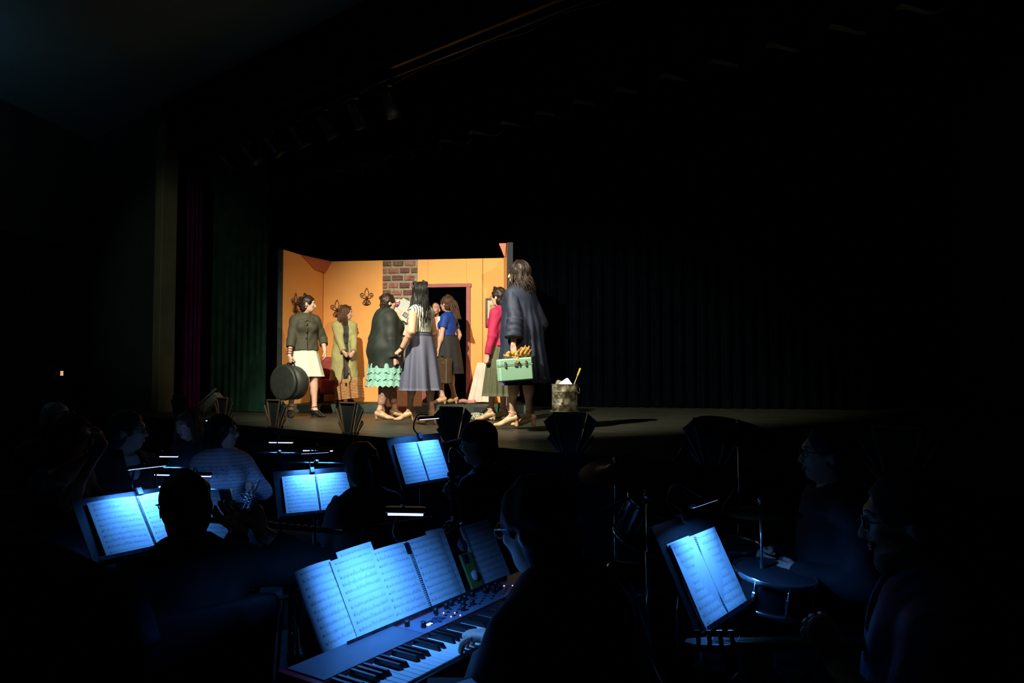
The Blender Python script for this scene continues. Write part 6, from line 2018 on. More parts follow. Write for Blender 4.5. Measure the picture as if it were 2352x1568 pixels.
def sheet_music_mat():
    m = bpy.data.materials.new('sheet_music'); m.use_nodes = True
    nt, bs = mnodes(m)
    N, L = nt.nodes, nt.links
    bs.inputs['Roughness'].default_value = 0.75
    bs.inputs['Specular IOR Level'].default_value = 0.2
    uv = N.new('ShaderNodeUVMap'); oi = N.new('ShaderNodeObjectInfo')
    sp_ = N.new('ShaderNodeSeparateXYZ'); L.new(uv.outputs[0], sp_.inputs[0])
    def M(op, a, b=None, c=None):
        n = N.new('ShaderNodeMath'); n.operation = op
        for i, x in enumerate((a, b, c)):
            if x is None:
                continue
            if isinstance(x, (int, float)):
                n.inputs[i].default_value = x
            else:
                L.new(x, n.inputs[i])
        return n.outputs[0]
    U, Vv = sp_.outputs['X'], sp_.outputs['Y']
    rows = 11.0
    vr = M('MULTIPLY', Vv, rows)
    f = M('FRACT', vr); row = M('FLOOR', vr)
    inband = M('MULTIPLY', M('GREATER_THAN', f, 0.28), M('LESS_THAN', f, 0.62))
    ln = M('LESS_THAN', M('FRACT', M('MULTIPLY', M('SUBTRACT', f, 0.28), 14.7)), 0.34)
    marg = M('MULTIPLY', M('GREATER_THAN', U, 0.07), M('LESS_THAN', U, 0.94))
    vm = M('MULTIPLY', M('GREATER_THAN', Vv, 0.03), M('LESS_THAN', Vv, 0.955))
    staff = M('MULTIPLY', M('MULTIPLY', inband, ln), 0.55)
    # note heads and stems: random cells along each line
    seed = M('MULTIPLY', oi.outputs['Random'], 57.0)
    cu = M('MULTIPLY', U, 46.0)
    cell = M('FLOOR', cu); fu = M('FRACT', cu)
    comb = N.new('ShaderNodeCombineXYZ'); L.new(cell, comb.inputs[0]); L.new(row, comb.inputs[1]); L.new(seed, comb.inputs[2])
    wn = N.new('ShaderNodeTexWhiteNoise'); wn.noise_dimensions = '3D'; L.new(comb.outputs[0], wn.inputs['Vector'])
    cs = N.new('ShaderNodeSeparateColor'); L.new(wn.outputs['Color'], cs.inputs[0])
    on = M('GREATER_THAN', cs.outputs[0], 0.42)
    pos = M('ADD', M('MULTIPLY', cs.outputs[1], 0.42), 0.24)
    dy = M('ABSOLUTE', M('SUBTRACT', f, pos))
    head = M('MULTIPLY', M('LESS_THAN', dy, 0.055), M('LESS_THAN', M('ABSOLUTE', M('SUBTRACT', fu, 0.5)), 0.36))
    stem = M('MULTIPLY', M('LESS_THAN', M('ABSOLUTE', M('SUBTRACT', fu, 0.8)), 0.11), M('MULTIPLY', M('GREATER_THAN', f, pos), M('LESS_THAN', f, M('ADD', pos, 0.26))))
    beam = M('MULTIPLY', M('GREATER_THAN', cs.outputs[2], 0.55), M('LESS_THAN', M('ABSOLUTE', M('SUBTRACT', f, M('ADD', pos, 0.25))), 0.03))
    notes = M('MULTIPLY', on, M('MINIMUM', M('ADD', M('ADD', head, stem), beam), 1.0))
    # clef block at the start of each line
    clef = M('MULTIPLY', M('MULTIPLY', M('MULTIPLY', M('LESS_THAN', U, 0.098), inband), M('GREATER_THAN', U, 0.078)), 0.6)
    # rows with sparse music
    cb2 = N.new('ShaderNodeCombineXYZ'); L.new(row, cb2.inputs[0]); L.new(seed, cb2.inputs[1])
    wr = N.new('ShaderNodeTexWhiteNoise'); wr.noise_dimensions = '2D'; L.new(cb2.outputs[0], wr.inputs['Vector'])
    busy = M('GREATER_THAN', wr.outputs['Value'], 0.16)
    ink = M('MULTIPLY', M('MAXIMUM', M('MAXIMUM', staff, M('MULTIPLY', M('MULTIPLY', notes, busy), 0.55)), clef), M('MULTIPLY', marg, vm))
    mx = N.new('ShaderNodeMix'); mx.data_type = 'RGBA'
    mx.inputs[6].default_value = (0.80, 0.80, 0.78, 1); mx.inputs[7].default_value = (0.035, 0.035, 0.04, 1)
    L.new(ink, mx.inputs[0]); L.new(mx.outputs[2], bs.inputs['Base Color'])
    MATS['sheet_music'] = m
    return m
SHEET = sheet_music_mat()
COVER = mat('paper_edge', (0.75, 0.75, 0.74), 0.8, var=0.03)
WIREB = mat('spiral_wire', (0.01, 0.01, 0.012), 0.4)

def page_obj(name, fr, x0, x1, h, curve, m, parent, lift=0.0, flip=False, bow=0.0, nx=8, nz=6):
    """curved sheet in a stand frame fr=(origin, across, up, normal); lifted by 'curve' in the middle of its width"""
    O, X, V, Nn = fr
    vs, uv, fs = [], [], []
    for j in range(nz + 1):
        t = j / nz
        for i in range(nx + 1):
            u = i / nx
            z = lift + curve * math.sin(math.pi * (u ** 0.7 if not flip else 1 - (1 - u) ** 0.7)) + bow * math.sin(math.pi * t) + 0.004 * (1 - t)
            vs.append(O + X * (x0 + (x1 - x0) * u) + V * (h * t) + Nn * z)
            uv.append((u, t))
    nv = len(vs)
    vs += [v - Nn * 0.0015 for v in vs]; uv += uv[:nv]
    for j in range(nz):
        for i in range(nx):
            a = j * (nx + 1) + i
            fs.append((a, a + 1, a + nx + 2, a + nx + 1)); fs.append((nv + a + nx + 1, nv + a + nx + 2, nv + a + 1, nv + a))
    o = pyobj(name, vs, fs, m, parent, True)
    ul = o.data.uv_layers.new(name='UVMap')
    for li, lp in enumerate(o.data.loops):
        ul.data[li].uv = uv[lp.vertex_index]
    return o

def music_book(fr, pw, ph, label, cx=0.0, lift=0.004, curve=0.012, spiral=True, group='open music books on the stands', bow=0.0):
    O, X, V, Nn = fr
    O2 = O + X * cx
    root = empty('music_book', O2); tag(root, label, 'music book', group)
    f2 = (Vector((0, 0, 0)), X, V, Nn)
    page_obj('page', f2, -pw, -0.004, ph, curve, SHEET, root, lift, False, bow)
    page_obj('page', f2, 0.004, pw, ph, curve, SHEET, root, lift, True, bow)
    # the stack of leaves underneath
    mb = MB()
    M = Matrix((X, V, Nn)).transposed()
    mb.box(V * (ph / 2) + X * (-pw / 2) + Nn * (lift * 0.5), (pw / 2 - 0.002, ph / 2 - 0.002, max(lift * 0.45, 0.001)), M); mb.build('leaves', COVER, root)
    mb = MB(); mb.box(V * (ph / 2) + X * (pw / 2) + Nn * (lift * 0.5), (pw / 2 - 0.002, ph / 2 - 0.002, max(lift * 0.45, 0.001)), M); mb.build('leaves', COVER, root)
    if spiral:
        n = int(ph / 0.0075)
        mb = MB()
        pts = []
        for k in range(n * 6 + 1):
            a = 2 * math.pi * k / 6
            pts.append(V * (0.006 + (ph - 0.012) * k / (n * 6)) + X * (0.0075 * math.cos(a)) + Nn * (lift + 0.001 + bow * math.sin(math.pi * k / (n * 6)) + 0.0075 * math.sin(a)))
        mb.tube(pts, 0.0013, 4); mb.build('spiral_binding', WIREB, root)
    return root

def loose_sheet(fr, w, ph, label, cx, lift=0.004, tilt=0.0, m=None, curve=0.006, group='loose music sheets'):
    O, X, V, Nn = fr
    a = R(tilt)
    X2 = X * math.cos(a) + V * math.sin(a); V2 = V * math.cos(a) - X * math.sin(a)
    root = empty('music_sheet', O + X * cx); tag(root, label, 'sheet music', group)
    page_obj('sheet', (Vector((0, 0, 0)), X2, V2, Nn), -w / 2, w / 2, ph, curve, m or SHEET, root, lift)
    return root

def stand_frame(P0, across, lean):
    """O at desk bottom centre; across unit vector (plan); returns frame with the normal towards the player"""
    X = Vector((across[0], across[1], 0)).normalized()
    n = Vector((X.y, -X.x, 0))           # towards the player
    V = (UPZ * math.cos(R(lean)) - n * math.sin(R(lean))).normalized()
    Nn = X.cross(V)
    if Nn.dot(n) < 0:
        Nn = -Nn
    return (Vector(P0), X, V, Nn)

def music_stand(P0, across, lean, label, w=0.50, h=0.33, group='black music stands', pole=True):
    fr = stand_frame(P0, across, lean)
    O, X, V, Nn = fr
    root = empty('music_stand', (O.x, O.y, 0)); tag(root, label, 'music stand', group)
    b = Vector((O.x, O.y, 0))
    M = Matrix((X, V, Nn)).transposed()
    o = O - b
    mb = MB(); mb.bbox(o + V * (h / 2) - Nn * 0.006, (w / 2, h / 2, 0.003), M, 0.002); mb.build('desk', STANDM, root)
    mb = MB(); mb.bbox(o - V * 0.003 + Nn * 0.022, (w / 2, 0.002, 0.030), M, 0.001); mb.build('shelf', STANDM, root)
    mb = MB(); mb.bbox(o + V * 0.006 + Nn * 0.051, (w / 2, 0.010, 0.0015), M, 0.001); mb.build('lip', STANDW, root)
    mb = MB(); mb.bbox(o + V * (h - 0.004) - Nn * 0.012, (w / 2, 0.004, 0.008), M, 0.002); mb.build('top_edge', STANDW, root)
    if pole:
        top = o + V * (h * 0.35) - Nn * 0.03
        mb = MB(); mb.tube([Vector((top.x, top.y, top.z)), Vector((top.x, top.y, 0.32))], 0.010, 8); mb.build('pole', STANDM, root)
        mb = MB(); mb.tube([Vector((top.x, top.y, 0.50)), Vector((top.x, top.y, 0.12))], 0.014, 8); mb.build('lower_tube', STANDM, root)
        mb = MB(); mb.bbox(top, (0.03, 0.03, 0.03), M, 0.006); mb.build('tilt_joint', STANDM, root)
        for k in range(3):
            a = 2 * math.pi * k / 3 + 0.4
            mb = MB(); mb.tube([Vector((top.x, top.y, 0.20)), Vector((top.x + 0.12 * math.cos(a), top.y + 0.12 * math.sin(a), 0.13)), Vector((top.x + 0.30 * math.cos(a), top.y + 0.30 * math.sin(a), 0.01))], 0.008, 6); mb.build('leg', STANDM, root)
    return fr

def clip_lamp(fr, h, label, power, cx=0.0, out=0.11, rise=0.07, length=0.20, strip=True, neck=True, group='blue clip lamps on the stands', head_off=None, aim=None, axis=None):
    """clip on the top edge of a desk, bent neck, bar head with a row of LEDs that lights the page"""
    O, X, V, Nn = fr
    base = O + V * h + X * cx
    root = empty('clip_lamp', base); tag(root, label, 'lamp', group)
    hd = (V * rise + Nn * out) if head_off is None else Vector(head_off)
    tgt = ((O + V * (h * 0.42) + X * cx) - base) if aim is None else Vector(aim)
    dz = (tgt - hd).normalized()
    Xh = X if axis is None else Vector(axis)
    Xh = (Xh - dz * Xh.dot(dz)).normalized()
    M = Matrix((Xh, dz.cross(Xh), -dz)).transposed()
    mb = MB(); mb.bbox(V * -0.012, (0.016, 0.022, 0.014), Matrix((X, V, Nn)).transposed(), 0.004); mb.build('clip', LAMPM, root)
    if neck:
        mb = MB(); mb.tube(spline([V * 0.0 - Nn * 0.01, V * (rise * 0.9) - Nn * 0.03, V * (rise * 1.5 + 0.02) + Nn * (out * 0.35), hd + V * 0.02], 6), 0.005, 7); mb.build('gooseneck', LAMPM, root)
    mb = MB(); mb.bbox(hd, (length / 2, 0.016, 0.009), M, 0.004); mb.build('lamp_head', LAMPM, root)
    if strip:
        mb = MB(); mb.bbox(hd + dz * (0.013 if strip == 'proud' else 0.0074), (length / 2 - 0.008, 0.006, 0.0045 if strip == 'proud' else 0.0022), M, 0.001); mb.build('led_strip', LEDM, root)
    d = bpy.data.lights.new('clip_lamp_light', 'AREA')
    d.shape = 'RECTANGLE'; d.size = length * 0.9; d.size_y = 0.012
    d.energy = power * 1.75; d.color = LAMP_BLUE
    d.spread = R(150)
    lo = bpy.data.objects.new('clip_lamp_light', d)
    link(lo, root)
    lo.location = hd + dz * 0.020
    lo.rotation_euler = Matrix((Xh, (-dz).cross(Xh), -dz)).transposed().to_euler()
    return root

KD = Vector((0.545, 0.838, 0)).normalized()        # along the keyboard
KN = Vector((0.838, -0.545, 0)).normalized()       # from the keyboard towards its player

# stand A, in front of the flute player
A_c = Vector((-1.625, 3.42, 0.725))
frA = music_stand(A_c, (0.535, 0.845), 38, 'music stand holding the bright open book at far left', 0.56, 0.335)
music_book(frA, 0.228, 0.302, 'bright blue lit music book left of the flute player head', cx=0.005, lift=0.006, curve=0.010)
loose_sheet(frA, 0.20, 0.292, 'loose sheet showing right of the flute player head', 0.275, lift=0.012, tilt=-12)
clip_lamp(frA, 0.335, 'clip lamp lighting the far left music book', 1.6, cx=0.03, out=0.13, rise=0.05)

# stand B, saxophone
B_c = Vector((-1.275, 4.92, 0.61))
frB = music_stand(B_c, (0.86, 0.52), 30, 'music stand with the open book left of the saxophone player', 0.52, 0.33)
music_book(frB, 0.222, 0.285, 'open spiral bound music book beside the saxophone player', cx=0.015, lift=0.006, curve=0.008)
clip_lamp(frB, 0.33, 'clip lamp above the saxophone music book', 1.9, cx=0.0, out=0.12, rise=0.07)

# stand C, bass clarinet
C_c = Vector((-0.545, 4.90, 0.815))
frC = music_stand(C_c, (0.60, 0.80), 24, 'music stand with the upright book left of the capped man', 0.51, 0.345)
music_book(frC, 0.212, 0.295, 'open music book on the stand before the capped man', cx=0.0, lift=0.005, curve=0.006)
clip_lamp(frC, 0.345, 'clip lamp with a tall arched neck left of the capped man', 2.0, cx=0.05, head_off=frC[2] * 0.07 + frC[3] * 0.13, aim=frC[2] * -0.30 + frC[3] * 0.10)

# stand E, guitar
E_c = Vector((0.845, 3.00, 0.575))
frE = music_stand(E_c, (0.62, 0.785), 26, 'music stand with the steep book in front of the guitarist', 0.50, 0.42)
music_book(frE, 0.215, 0.33, 'steeply tilted music book on the guitarist stand', cx=0.02, lift=0.012, curve=0.010, bow=-0.012)
loose_sheet(frE, 0.20, 0.335, 'plain pages behind the guitarist music book', -0.10, lift=0.001, m=COVER)
clip_lamp(frE, 0.42, 'wide black lamp head on the guitarist stand', 1.7, cx=0.0, length=0.24, head_off=frE[2] * 0.015 + frE[3] * 0.13, aim=frE[2] * -0.36 + frE[3] * 0.09)
mb = MB()

# ------------------------------------------------------------------ stage piano
KO = Vector((-0.62, 2.03, 0))
KZ = 0.75
def kp(t, n, z):
    return KO + KD * t + KN * n + UPZ * z
MK = Matrix((KD, KN, UPZ)).transposed()
piano = empty('stage_piano', (KO.x, KO.y, 0)); tag(piano, 'red and dark stage piano with white and black keys, lit blue', 'keyboard')
def kpart(nm, m, t0, t1, n0, n1, z0, z1, par=None, bev=0.003):
    mb = MB(); c = kp((t0 + t1) / 2, (n0 + n1) / 2, (z0 + z1) / 2) - Vector((KO.x, KO.y, 0))
    mb.bbox(c, ((t1 - t0) / 2, (n1 - n0) / 2, (z1 - z0) / 2), MK, bev)
    return mb.build(nm, m, par or piano)
PREDM = mat('piano_red', (0.30, 0.010, 0.030), 0.35, var=0.06)
PTOP = mat('piano_top_panel', (0.10, 0.10, 0.125), 0.42, var=0.05)
PCTRL = mat('piano_control_panel', (0.13, 0.13, 0.18), 0.4, var=0.08)
KWH = mat('key_white', (0.72, 0.72, 0.70), 0.25, var=0.02)
KBL = mat('key_black', (0.010, 0.010, 0.011), 0.3, var=0.1)
LEN = 1.26
kpart('case_bottom', PREDM, 0.0, LEN, 0.0, 0.335, KZ - 0.085, KZ - 0.035)
kpart('case_back', PREDM, 0.0, LEN, 0.0, 0.15, KZ - 0.035, KZ - 0.002)
kpart('top_panel', PTOP, 0.012, 0.42, 0.004, 0.148, KZ - 0.002, KZ + 0.001, bev=0.001)
ctrl = kpart('control_panel', PCTRL, 0.422, 1.02, 0.035, 0.148, KZ - 0.002, KZ + 0.0015, bev=0.001)
kpart('cheek_block', PREDM, -0.02, 0.0, 0.0, 0.335, KZ - 0.085, KZ + 0.002)
kpart('cheek_block', PREDM, LEN, LEN + 0.02, 0.0, 0.335, KZ - 0.085, KZ + 0.002)
kpart('key_slip', KBL, 0.0, LEN, 0.322, 0.335, KZ - 0.035, KZ - 0.018)
# keys
WK = 0.0235
nk = int((LEN - 0.01) / WK)
mbw = MB(); mbw.bbox((0, 0, 0), (WK / 2 - 0.0006, 0.0825, 0.009), MK, 0.0015)
proto_w = mbw.build('white_key', KWH, piano)
mbb = MB()
vs = [MK @ Vector(v) for v in ((-0.0055, -0.05, -0.006), (0.0055, -0.05, -0.006), (0.0055, 0.05, -0.006), (-0.0055, 0.05, -0.006), (-0.0045, -0.05, 0.008), (0.0045, -0.05, 0.008), (0.0045, 0.038, 0.008), (-0.0045, 0.038, 0.008))]
mbb.add(vs, [(3, 2, 1, 0), (4, 5, 6, 7), (0, 1, 5, 4), (1, 2, 6, 5), (2, 3, 7, 6), (3, 0, 4, 7)])
proto_b = mbb.build('black_key', KBL, piano)
for k in range(nk):
    o = proto_w if k == 0 else proto_w.copy()
    if k:
        COL.objects.link(o); o.parent = piano
    o.location = kp(0.008 + WK * (k + 0.5), 0.238, KZ - 0.020) - Vector((KO.x, KO.y, 0))
first = True
for k in range(nk - 1):
    if k % 7 in (0, 1, 3, 4, 5):
        o = proto_b if first else proto_b.copy()
        if not first:
            COL.objects.link(o); o.parent = piano
        first = False
        o.location = kp(0.008 + WK * (k + 1), 0.207, KZ - 0.005) - Vector((KO.x, KO.y, 0))
# knobs, sliders, lights on the control panel
KNOB = mat('knob_black', (0.012, 0.012, 0.014), 0.35)
rng = random.Random(21)
kb = Vector((KO.x, KO.y, 0))
mb = MB(); mb.lathe([(0.0085, 0.0), (0.0085, 0.012), (0.007, 0.018), (0.0005, 0.018)], 12)
pk = None
for (t, n) in [(0.44, 0.06), (0.46, 0.11), (0.585, 0.058), (0.645, 0.055), (0.68, 0.05), (0.72, 0.055), (0.755, 0.052), (0.80, 0.05), (0.70, 0.085), (0.725, 0.105), (0.66, 0.115), (0.865, 0.06), (0.885, 0.085), (0.90, 0.05), (0.93, 0.08), (0.95, 0.05)]:
    o = mb.build('knob', KNOB, ctrl) if pk is None else pk.copy()
    if pk is not None:
        COL.objects.link(o); o.parent = ctrl
    pk = pk or o
    o.location = kp(t, n, KZ + 0.0015) - kb
mb = MB(); mb.bbox((0, 0, 0), (0.006, 0.004, 0.0015), MK, 0.0006)
pk = None
for i in range(34):
    t, n = 0.50 + 0.0145 * i, 0.072 + 0.062 * ((i * 7) % 5) / 5
    o = mb.build('panel_button', KNOB if True else None, ctrl) if pk is None else pk.copy()
    if pk is not None:
        COL.objects.link(o); o.parent = ctrl
    pk = pk or o
    o.location = kp(t, n, KZ + 0.002) - kb
kpart('display', mat('display_dark_blue', (0.02, 0.03, 0.09), 0.2), 0.49, 0.57, 0.085, 0.115, KZ + 0.0012, KZ + 0.0025, ctrl, 0.0006)
for i, (t, n) in enumerate([(0.60, 0.075), (0.622, 0.105), (0.585, 0.118), (0.612, 0.135), (0.97, 0.07), (0.99, 0.095)]):
    kpart('indicator_light', mat('indicator_pink', (0.9, 0.3, 0.5), 0.4, emit=(1.0, 0.35, 0.65), estr=3.0), t, t + 0.004, n, n + 0.004, KZ + 0.0014, KZ + 0.004, ctrl, 0.0006)
for i in range(3):
    kpart('display_digit', mat('digit_white', (0.9, 0.95, 1), 0.4, emit=(0.75, 0.85, 1.0), estr=3.0), 0.482 + 0.008 * i, 0.487 + 0.008 * i, 0.10, 0.112, KZ + 0.0014, KZ + 0.003, ctrl, 0.0004)
# folding stand under the piano
pst = empty('piano_stand', (KO.x, KO.y, 0)); tag(pst, 'black folding stand carrying the stage piano', 'stand')
for t in (0.25, 1.0):
    mb = MB()
    mb.tube([kp(t, 0.0, 0.012) - kb, kp(t, 0.30, KZ - 0.10) - kb], 0.014, 8); mb.build('leg', STANDM, pst)
    mb = MB(); mb.tube([kp(t, 0.33, 0.012) - kb, kp(t, 0.03, KZ - 0.10) - kb], 0.014, 8); mb.build('leg', STANDM, pst)
    mb = MB(); mb.tube([kp(t, 0.0, KZ - 0.096) - kb, kp(t, 0.335, KZ - 0.096) - kb], 0.011, 8); mb.build('arm', STANDM, pst)

# wide music desk behind the piano with many sheets
P0 = kp(0.65, -0.025, 0.722)
frD = music_stand(P0, (KD.x, KD.y), 27, 'wide black music desk behind the stage piano', 0.85, 0.24)
def sD(t):
    return t - 0.625
music_book(frD, 0.182, 0.255, 'open spiral music book on the piano desk', cx=sD(0.628), lift=0.010, curve=0.010)
loose_sheet(frD, 0.185, 0.262, 'tall shaded music sheet left of the piano book', sD(0.365), lift=0.016, tilt=2, curve=0.008)
loose_sheet(frD, 0.15, 0.262, 'leftmost dim curled music sheet on the piano desk', sD(0.215), lift=0.006, tilt=3, curve=0.03)
loose_sheet(frD, 0.10, 0.268, 'narrow sheet behind the right page of the piano book', sD(0.79), lift=0.003, tilt=-2)
loose_sheet(frD, 0.16, 0.285, 'backmost sheet peeking above the piano book', sD(0.40), lift=0.003, tilt=2)
hd = at(932, 1170, 2.32)
base = frD[0] + frD[2] * 0.24 + frD[1] * sD(0.62)
clip_lamp(frD, 0.24, 'bright bar lamp above the piano music', 1.8, cx=sD(0.62), axis=(1.0, 0.12, 0.0), length=0.125, strip='proud', head_off=hd - base, aim=hd - base - UPZ * 0.3 - KN * 0.015)
# notebook, phone and round charger leaning at the right end
nb = empty('notebook', frD[0] + frD[1] * sD(1.02)); tag(nb, 'dim spiral notebook leaning right of the green phone', 'notebook')
page_obj('page', (Vector((0, 0, 0)), frD[1], frD[2], frD[3]), -0.075, 0.115, 0.25, 0.004, SHEET, nb, 0.006)
mb = MB(); M = Matrix((frD[1], frD[2], frD[3])).transposed()
mb.box(frD[2] * 0.125 + frD[1] * 0.02 + frD[3] * 0.002, (0.095, 0.125, 0.002), M); mb.build('cover', COVER, nb)
mb = MB(); mb.tube([frD[2] * (0.01 + 0.23 * k / 180) + frD[1] * (-0.068 + 0.005 * math.cos(k * 1.05)) + frD[3] * (0.010 + 0.006 * math.sin(k * 1.05)) for k in range(181)], 0.0012, 4); mb.build('spiral_binding', WIREB, nb)
ph = empty('phone', frD[0] + frD[1] * sD(0.905) + frD[3] * 0.012); tag(ph, 'phone in a green case with a round white grip', 'phone')
mb = MB(); mb.bbox(frD[2] * 0.075, (0.036, 0.075, 0.005), M, 0.004); mb.build('case', mat('phone_case_green', (0.10, 0.26, 0.05), 0.5, var=0.0, scale=55, col2=(0.22, 0.30, 0.05)), ph)
mb = MB(); mb.bbox(frD[2] * 0.128 - frD[1] * 0.012 + frD[3] * 0.006, (0.017, 0.017, 0.002), M, 0.001); mb.build('camera_block', mat('camera_plum', (0.07, 0.05, 0.10), 0.3), ph)
for q in (-1, 1):
    mb = MB(); mb.lathe([(0.0065, 0), (0.0065, 0.003), (0.001, 0.003)], 12, frD[2] * (0.128 + 0.008 * q) - frD[1] * (0.012 - 0.0 * q) + frD[3] * 0.008, M); mb.build('camera_lens', KBL, ph)
mb = MB(); mb.lathe([(0.019, 0), (0.020, 0.003), (0.019, 0.006), (0.001, 0.006)], 20, frD[2] * 0.060 + frD[1] * 0.004 + frD[3] * 0.006, M); mb.build('grip', mat('grip_white', (0.75, 0.75, 0.78), 0.4), ph)
ch = empty('charger_disc', frD[0] + frD[1] * sD(0.918) + frD[2] * 0.182 + frD[3] * 0.004); tag(ch, 'small round disc above the green phone', 'charger')
mb = MB(); mb.lathe([(0.024, 0), (0.026, 0.002), (0.024, 0.005), (0.001, 0.005)], 20, (0, 0, 0), M); mb.build('disc', mat('disc_grey', (0.20, 0.21, 0.25), 0.4), ch)
mb = MB(); mb.bbox(frD[3] * 0.0055, (0.003, 0.022, 0.0008), M, 0.0004); mb.build('disc_bar', KBL, ch)

# ------------------------------------------------------------------ lamps on the far stands that face away from us
def far_lamp(p0, p1, Y, label, slab_label, power=0.5, drop=0.30):
    a, b = at(p0[0], p0[1], Y), at(p1[0], p1[1], Y - 0.02)
    X = (b - a); X.z = 0; X.normalize()
    c = (a + b) / 2
    # desk seen from behind below the lamp; its front faces the far musician
    n = Vector((-X.y, X.x, 0))
    O = c + n * 0.10 - UPZ * (drop + 0.06)
    fr = stand_frame(O, (-X.x, -X.y), 25)
    music_stand(O, (-X.x, -X.y), 25, slab_label, 0.48, drop)
    O2, X2, V2, N2 = fr
    base = O2 + V2 * drop
    clip_lamp(fr, drop, label, power, length=(b - a).length, strip='proud', head_off=c - base, aim=(O2 + V2 * drop * 0.5 + N2 * 0.02) - base, group='lit bar lamps seen from behind their stands')
    loose_sheet(fr, 0.40, 0.28, 'music sheet on the ' + slab_label.replace('music stand ', 'stand '), 0.0)
far_lamp((694, 1036), (766, 1024), 5.3, 'bright bar lamp left of the saxophone player head', 'music stand seen from behind left of the saxophone player', 0.8)
far_lamp((616, 1016), (674, 1008), 6.2, 'thin violet bar lamp near the stage front', 'music stand seen from behind near the stage front', 0.5)
far_lamp((343, 1047), (410, 1041), 5.85, 'thin bar lamp between the two bespectacled musicians', 'music stand seen from behind between the bespectacled musicians', 0.9)
far_lamp((470, 964), (492, 961), 7.6, 'tiny bright lamp beside the auburn haired musician', 'music stand seen from behind beside the auburn haired musician', 0.4)
far_lamp((106, 1030), (124, 1025), 6.2, 'tiny lamp at the far left of the pit', 'music stand seen from behind at the far left of the pit', 0.4)
far_lamp((424, 1092), (486, 1084), 4.95, 'bar lamp hidden behind the flute player head', 'music stand seen from behind in front of the sweater musician', 1.3)
far_lamp((352, 1088), (400, 1081), 4.30, 'thin bar lamp just above the far left music book', 'music stand seen from behind beyond the far left music book', 1.0)
# ------------------------------------------------------------------ chairs and musicians
CHM = mat('chair_black_fabric', (0.014, 0.015, 0.018), 0.85, var=0.2, scale=40, bump=0.1, bscale=200)
CHF = mat('chair_frame', (0.02, 0.02, 0.022), 0.4, 0.5)
def make_chair(loc, yaw, label, seat=0.44):
    r = empty('pit_chair', loc, R(yaw)); tag(r, label, 'chair', 'black chairs in the orchestra pit')
    sdf_obj('seat', [BX((0, 0.02, seat - 0.025), (0.215, 0.205, 0.025), None, 0.02)], 0.013, CHM, r)
    sdf_obj('backrest', [BX((0, -0.235, seat + 0.29), (0.205, 0.02, 0.19), Matrix.Rotation(R(8), 3, 'X'), 0.02)], 0.011, CHM, r)
    for sx in (-1, 1):
        for (y0, y1) in ((0.19, 0.21), (-0.17, -0.21)):
            mb = MB(); mb.tube([(sx * 0.19, y0, seat - 0.04), (sx * 0.20, y1, 0.005)], 0.011, 7); mb.build('leg', CHF, r)
        mb = MB(); mb.tube(spline([(sx * 0.195, -0.16, seat - 0.03), (sx * 0.195, -0.215, seat + 0.02), (sx * 0.19, -0.235, seat + 0.12)], 4), 0.010, 7); mb.build('back_post', CHF, r)
    return r
def seat_under(hm, yaw, label, seat=0.44):
    l = hm.root.location
    return make_chair((l.x, l.y, 0), yaw, label, seat)
DK = mat('cloth_black', (0.010, 0.011, 0.013), 0.85, var=0.2, scale=12)
DK2 = mat('cloth_charcoal', (0.022, 0.024, 0.027), 0.85, var=0.2, scale=12)
DKT = mat('trousers_pit', (0.014, 0.015, 0.018), 0.85, var=0.2)
pv = 0.010
def dress_dark(h, m=DK, hem=0.88, sleeve=1.0, cuff=None, neck='round', off=0.02, shoes=True, folds=0.004, seed=0, name='shirt'):
    h.top(name, m, off, sleeve=sleeve, cuff=cuff, hem=hem, neck=neck, folds=folds, seed=seed, vox=pv)
    h.trousers('trousers', DKT)
    if shoes:
        h.shoes(BLKSHOE, heel=False, strap=False)
FLUTE = mat('flute_silver', (0.55, 0.56, 0.58), 0.25, 0.95, var=0.1)
EBON = mat('ebony_wood', (0.008, 0.008, 0.009), 0.3, var=0.2)
BRASS = mat('brass_lacquer', (0.45, 0.30, 0.10), 0.25, 0.95, var=0.1)
def wind(name, label, a, b, r0, r1, m, cat, keys=14, keym=None, grp='woodwind instruments'):
    """straight woodwind between two points, with keys along it"""
    a, b = Vector(a), Vector(b)
    root = empty(name, a); tag(root, label, cat, grp)
    d = (b - a); L = d.length; d.normalize()
    mb = MB(); mb.tube([Vector((0, 0, 0)), d * L * 0.5, d * L * 0.92, d * L], [r0, (r0 + r1) / 2 if r1 < 1.6 * r0 else r0 * 1.05, r0 * 1.1 if r1 > 1.6 * r0 else r1, r1], 12); mb.build('tube', m, root)
    u = d.orthogonal().normalized(); w = d.cross(u)
    if w.z > u.z:
        u, w = w, u
    for k in range(keys):
        t = 0.28 + 0.62 * k / max(keys - 1, 1)
        p = d * L * t + u * (r0 + 0.004)
        mb = MB(); mb.bbox(p, (0.006, 0.008, 0.003), frame(d, u), 0.001); mb.build('key', keym or FLUTE, root)
    mb = MB(); mb.tube([d * L * 0.25 + w * (r0 + 0.003), d * L * 0.92 + w * (r0 + 0.003)], 0.002, 5); mb.build('key_rod', keym or FLUTE, root)
    return root

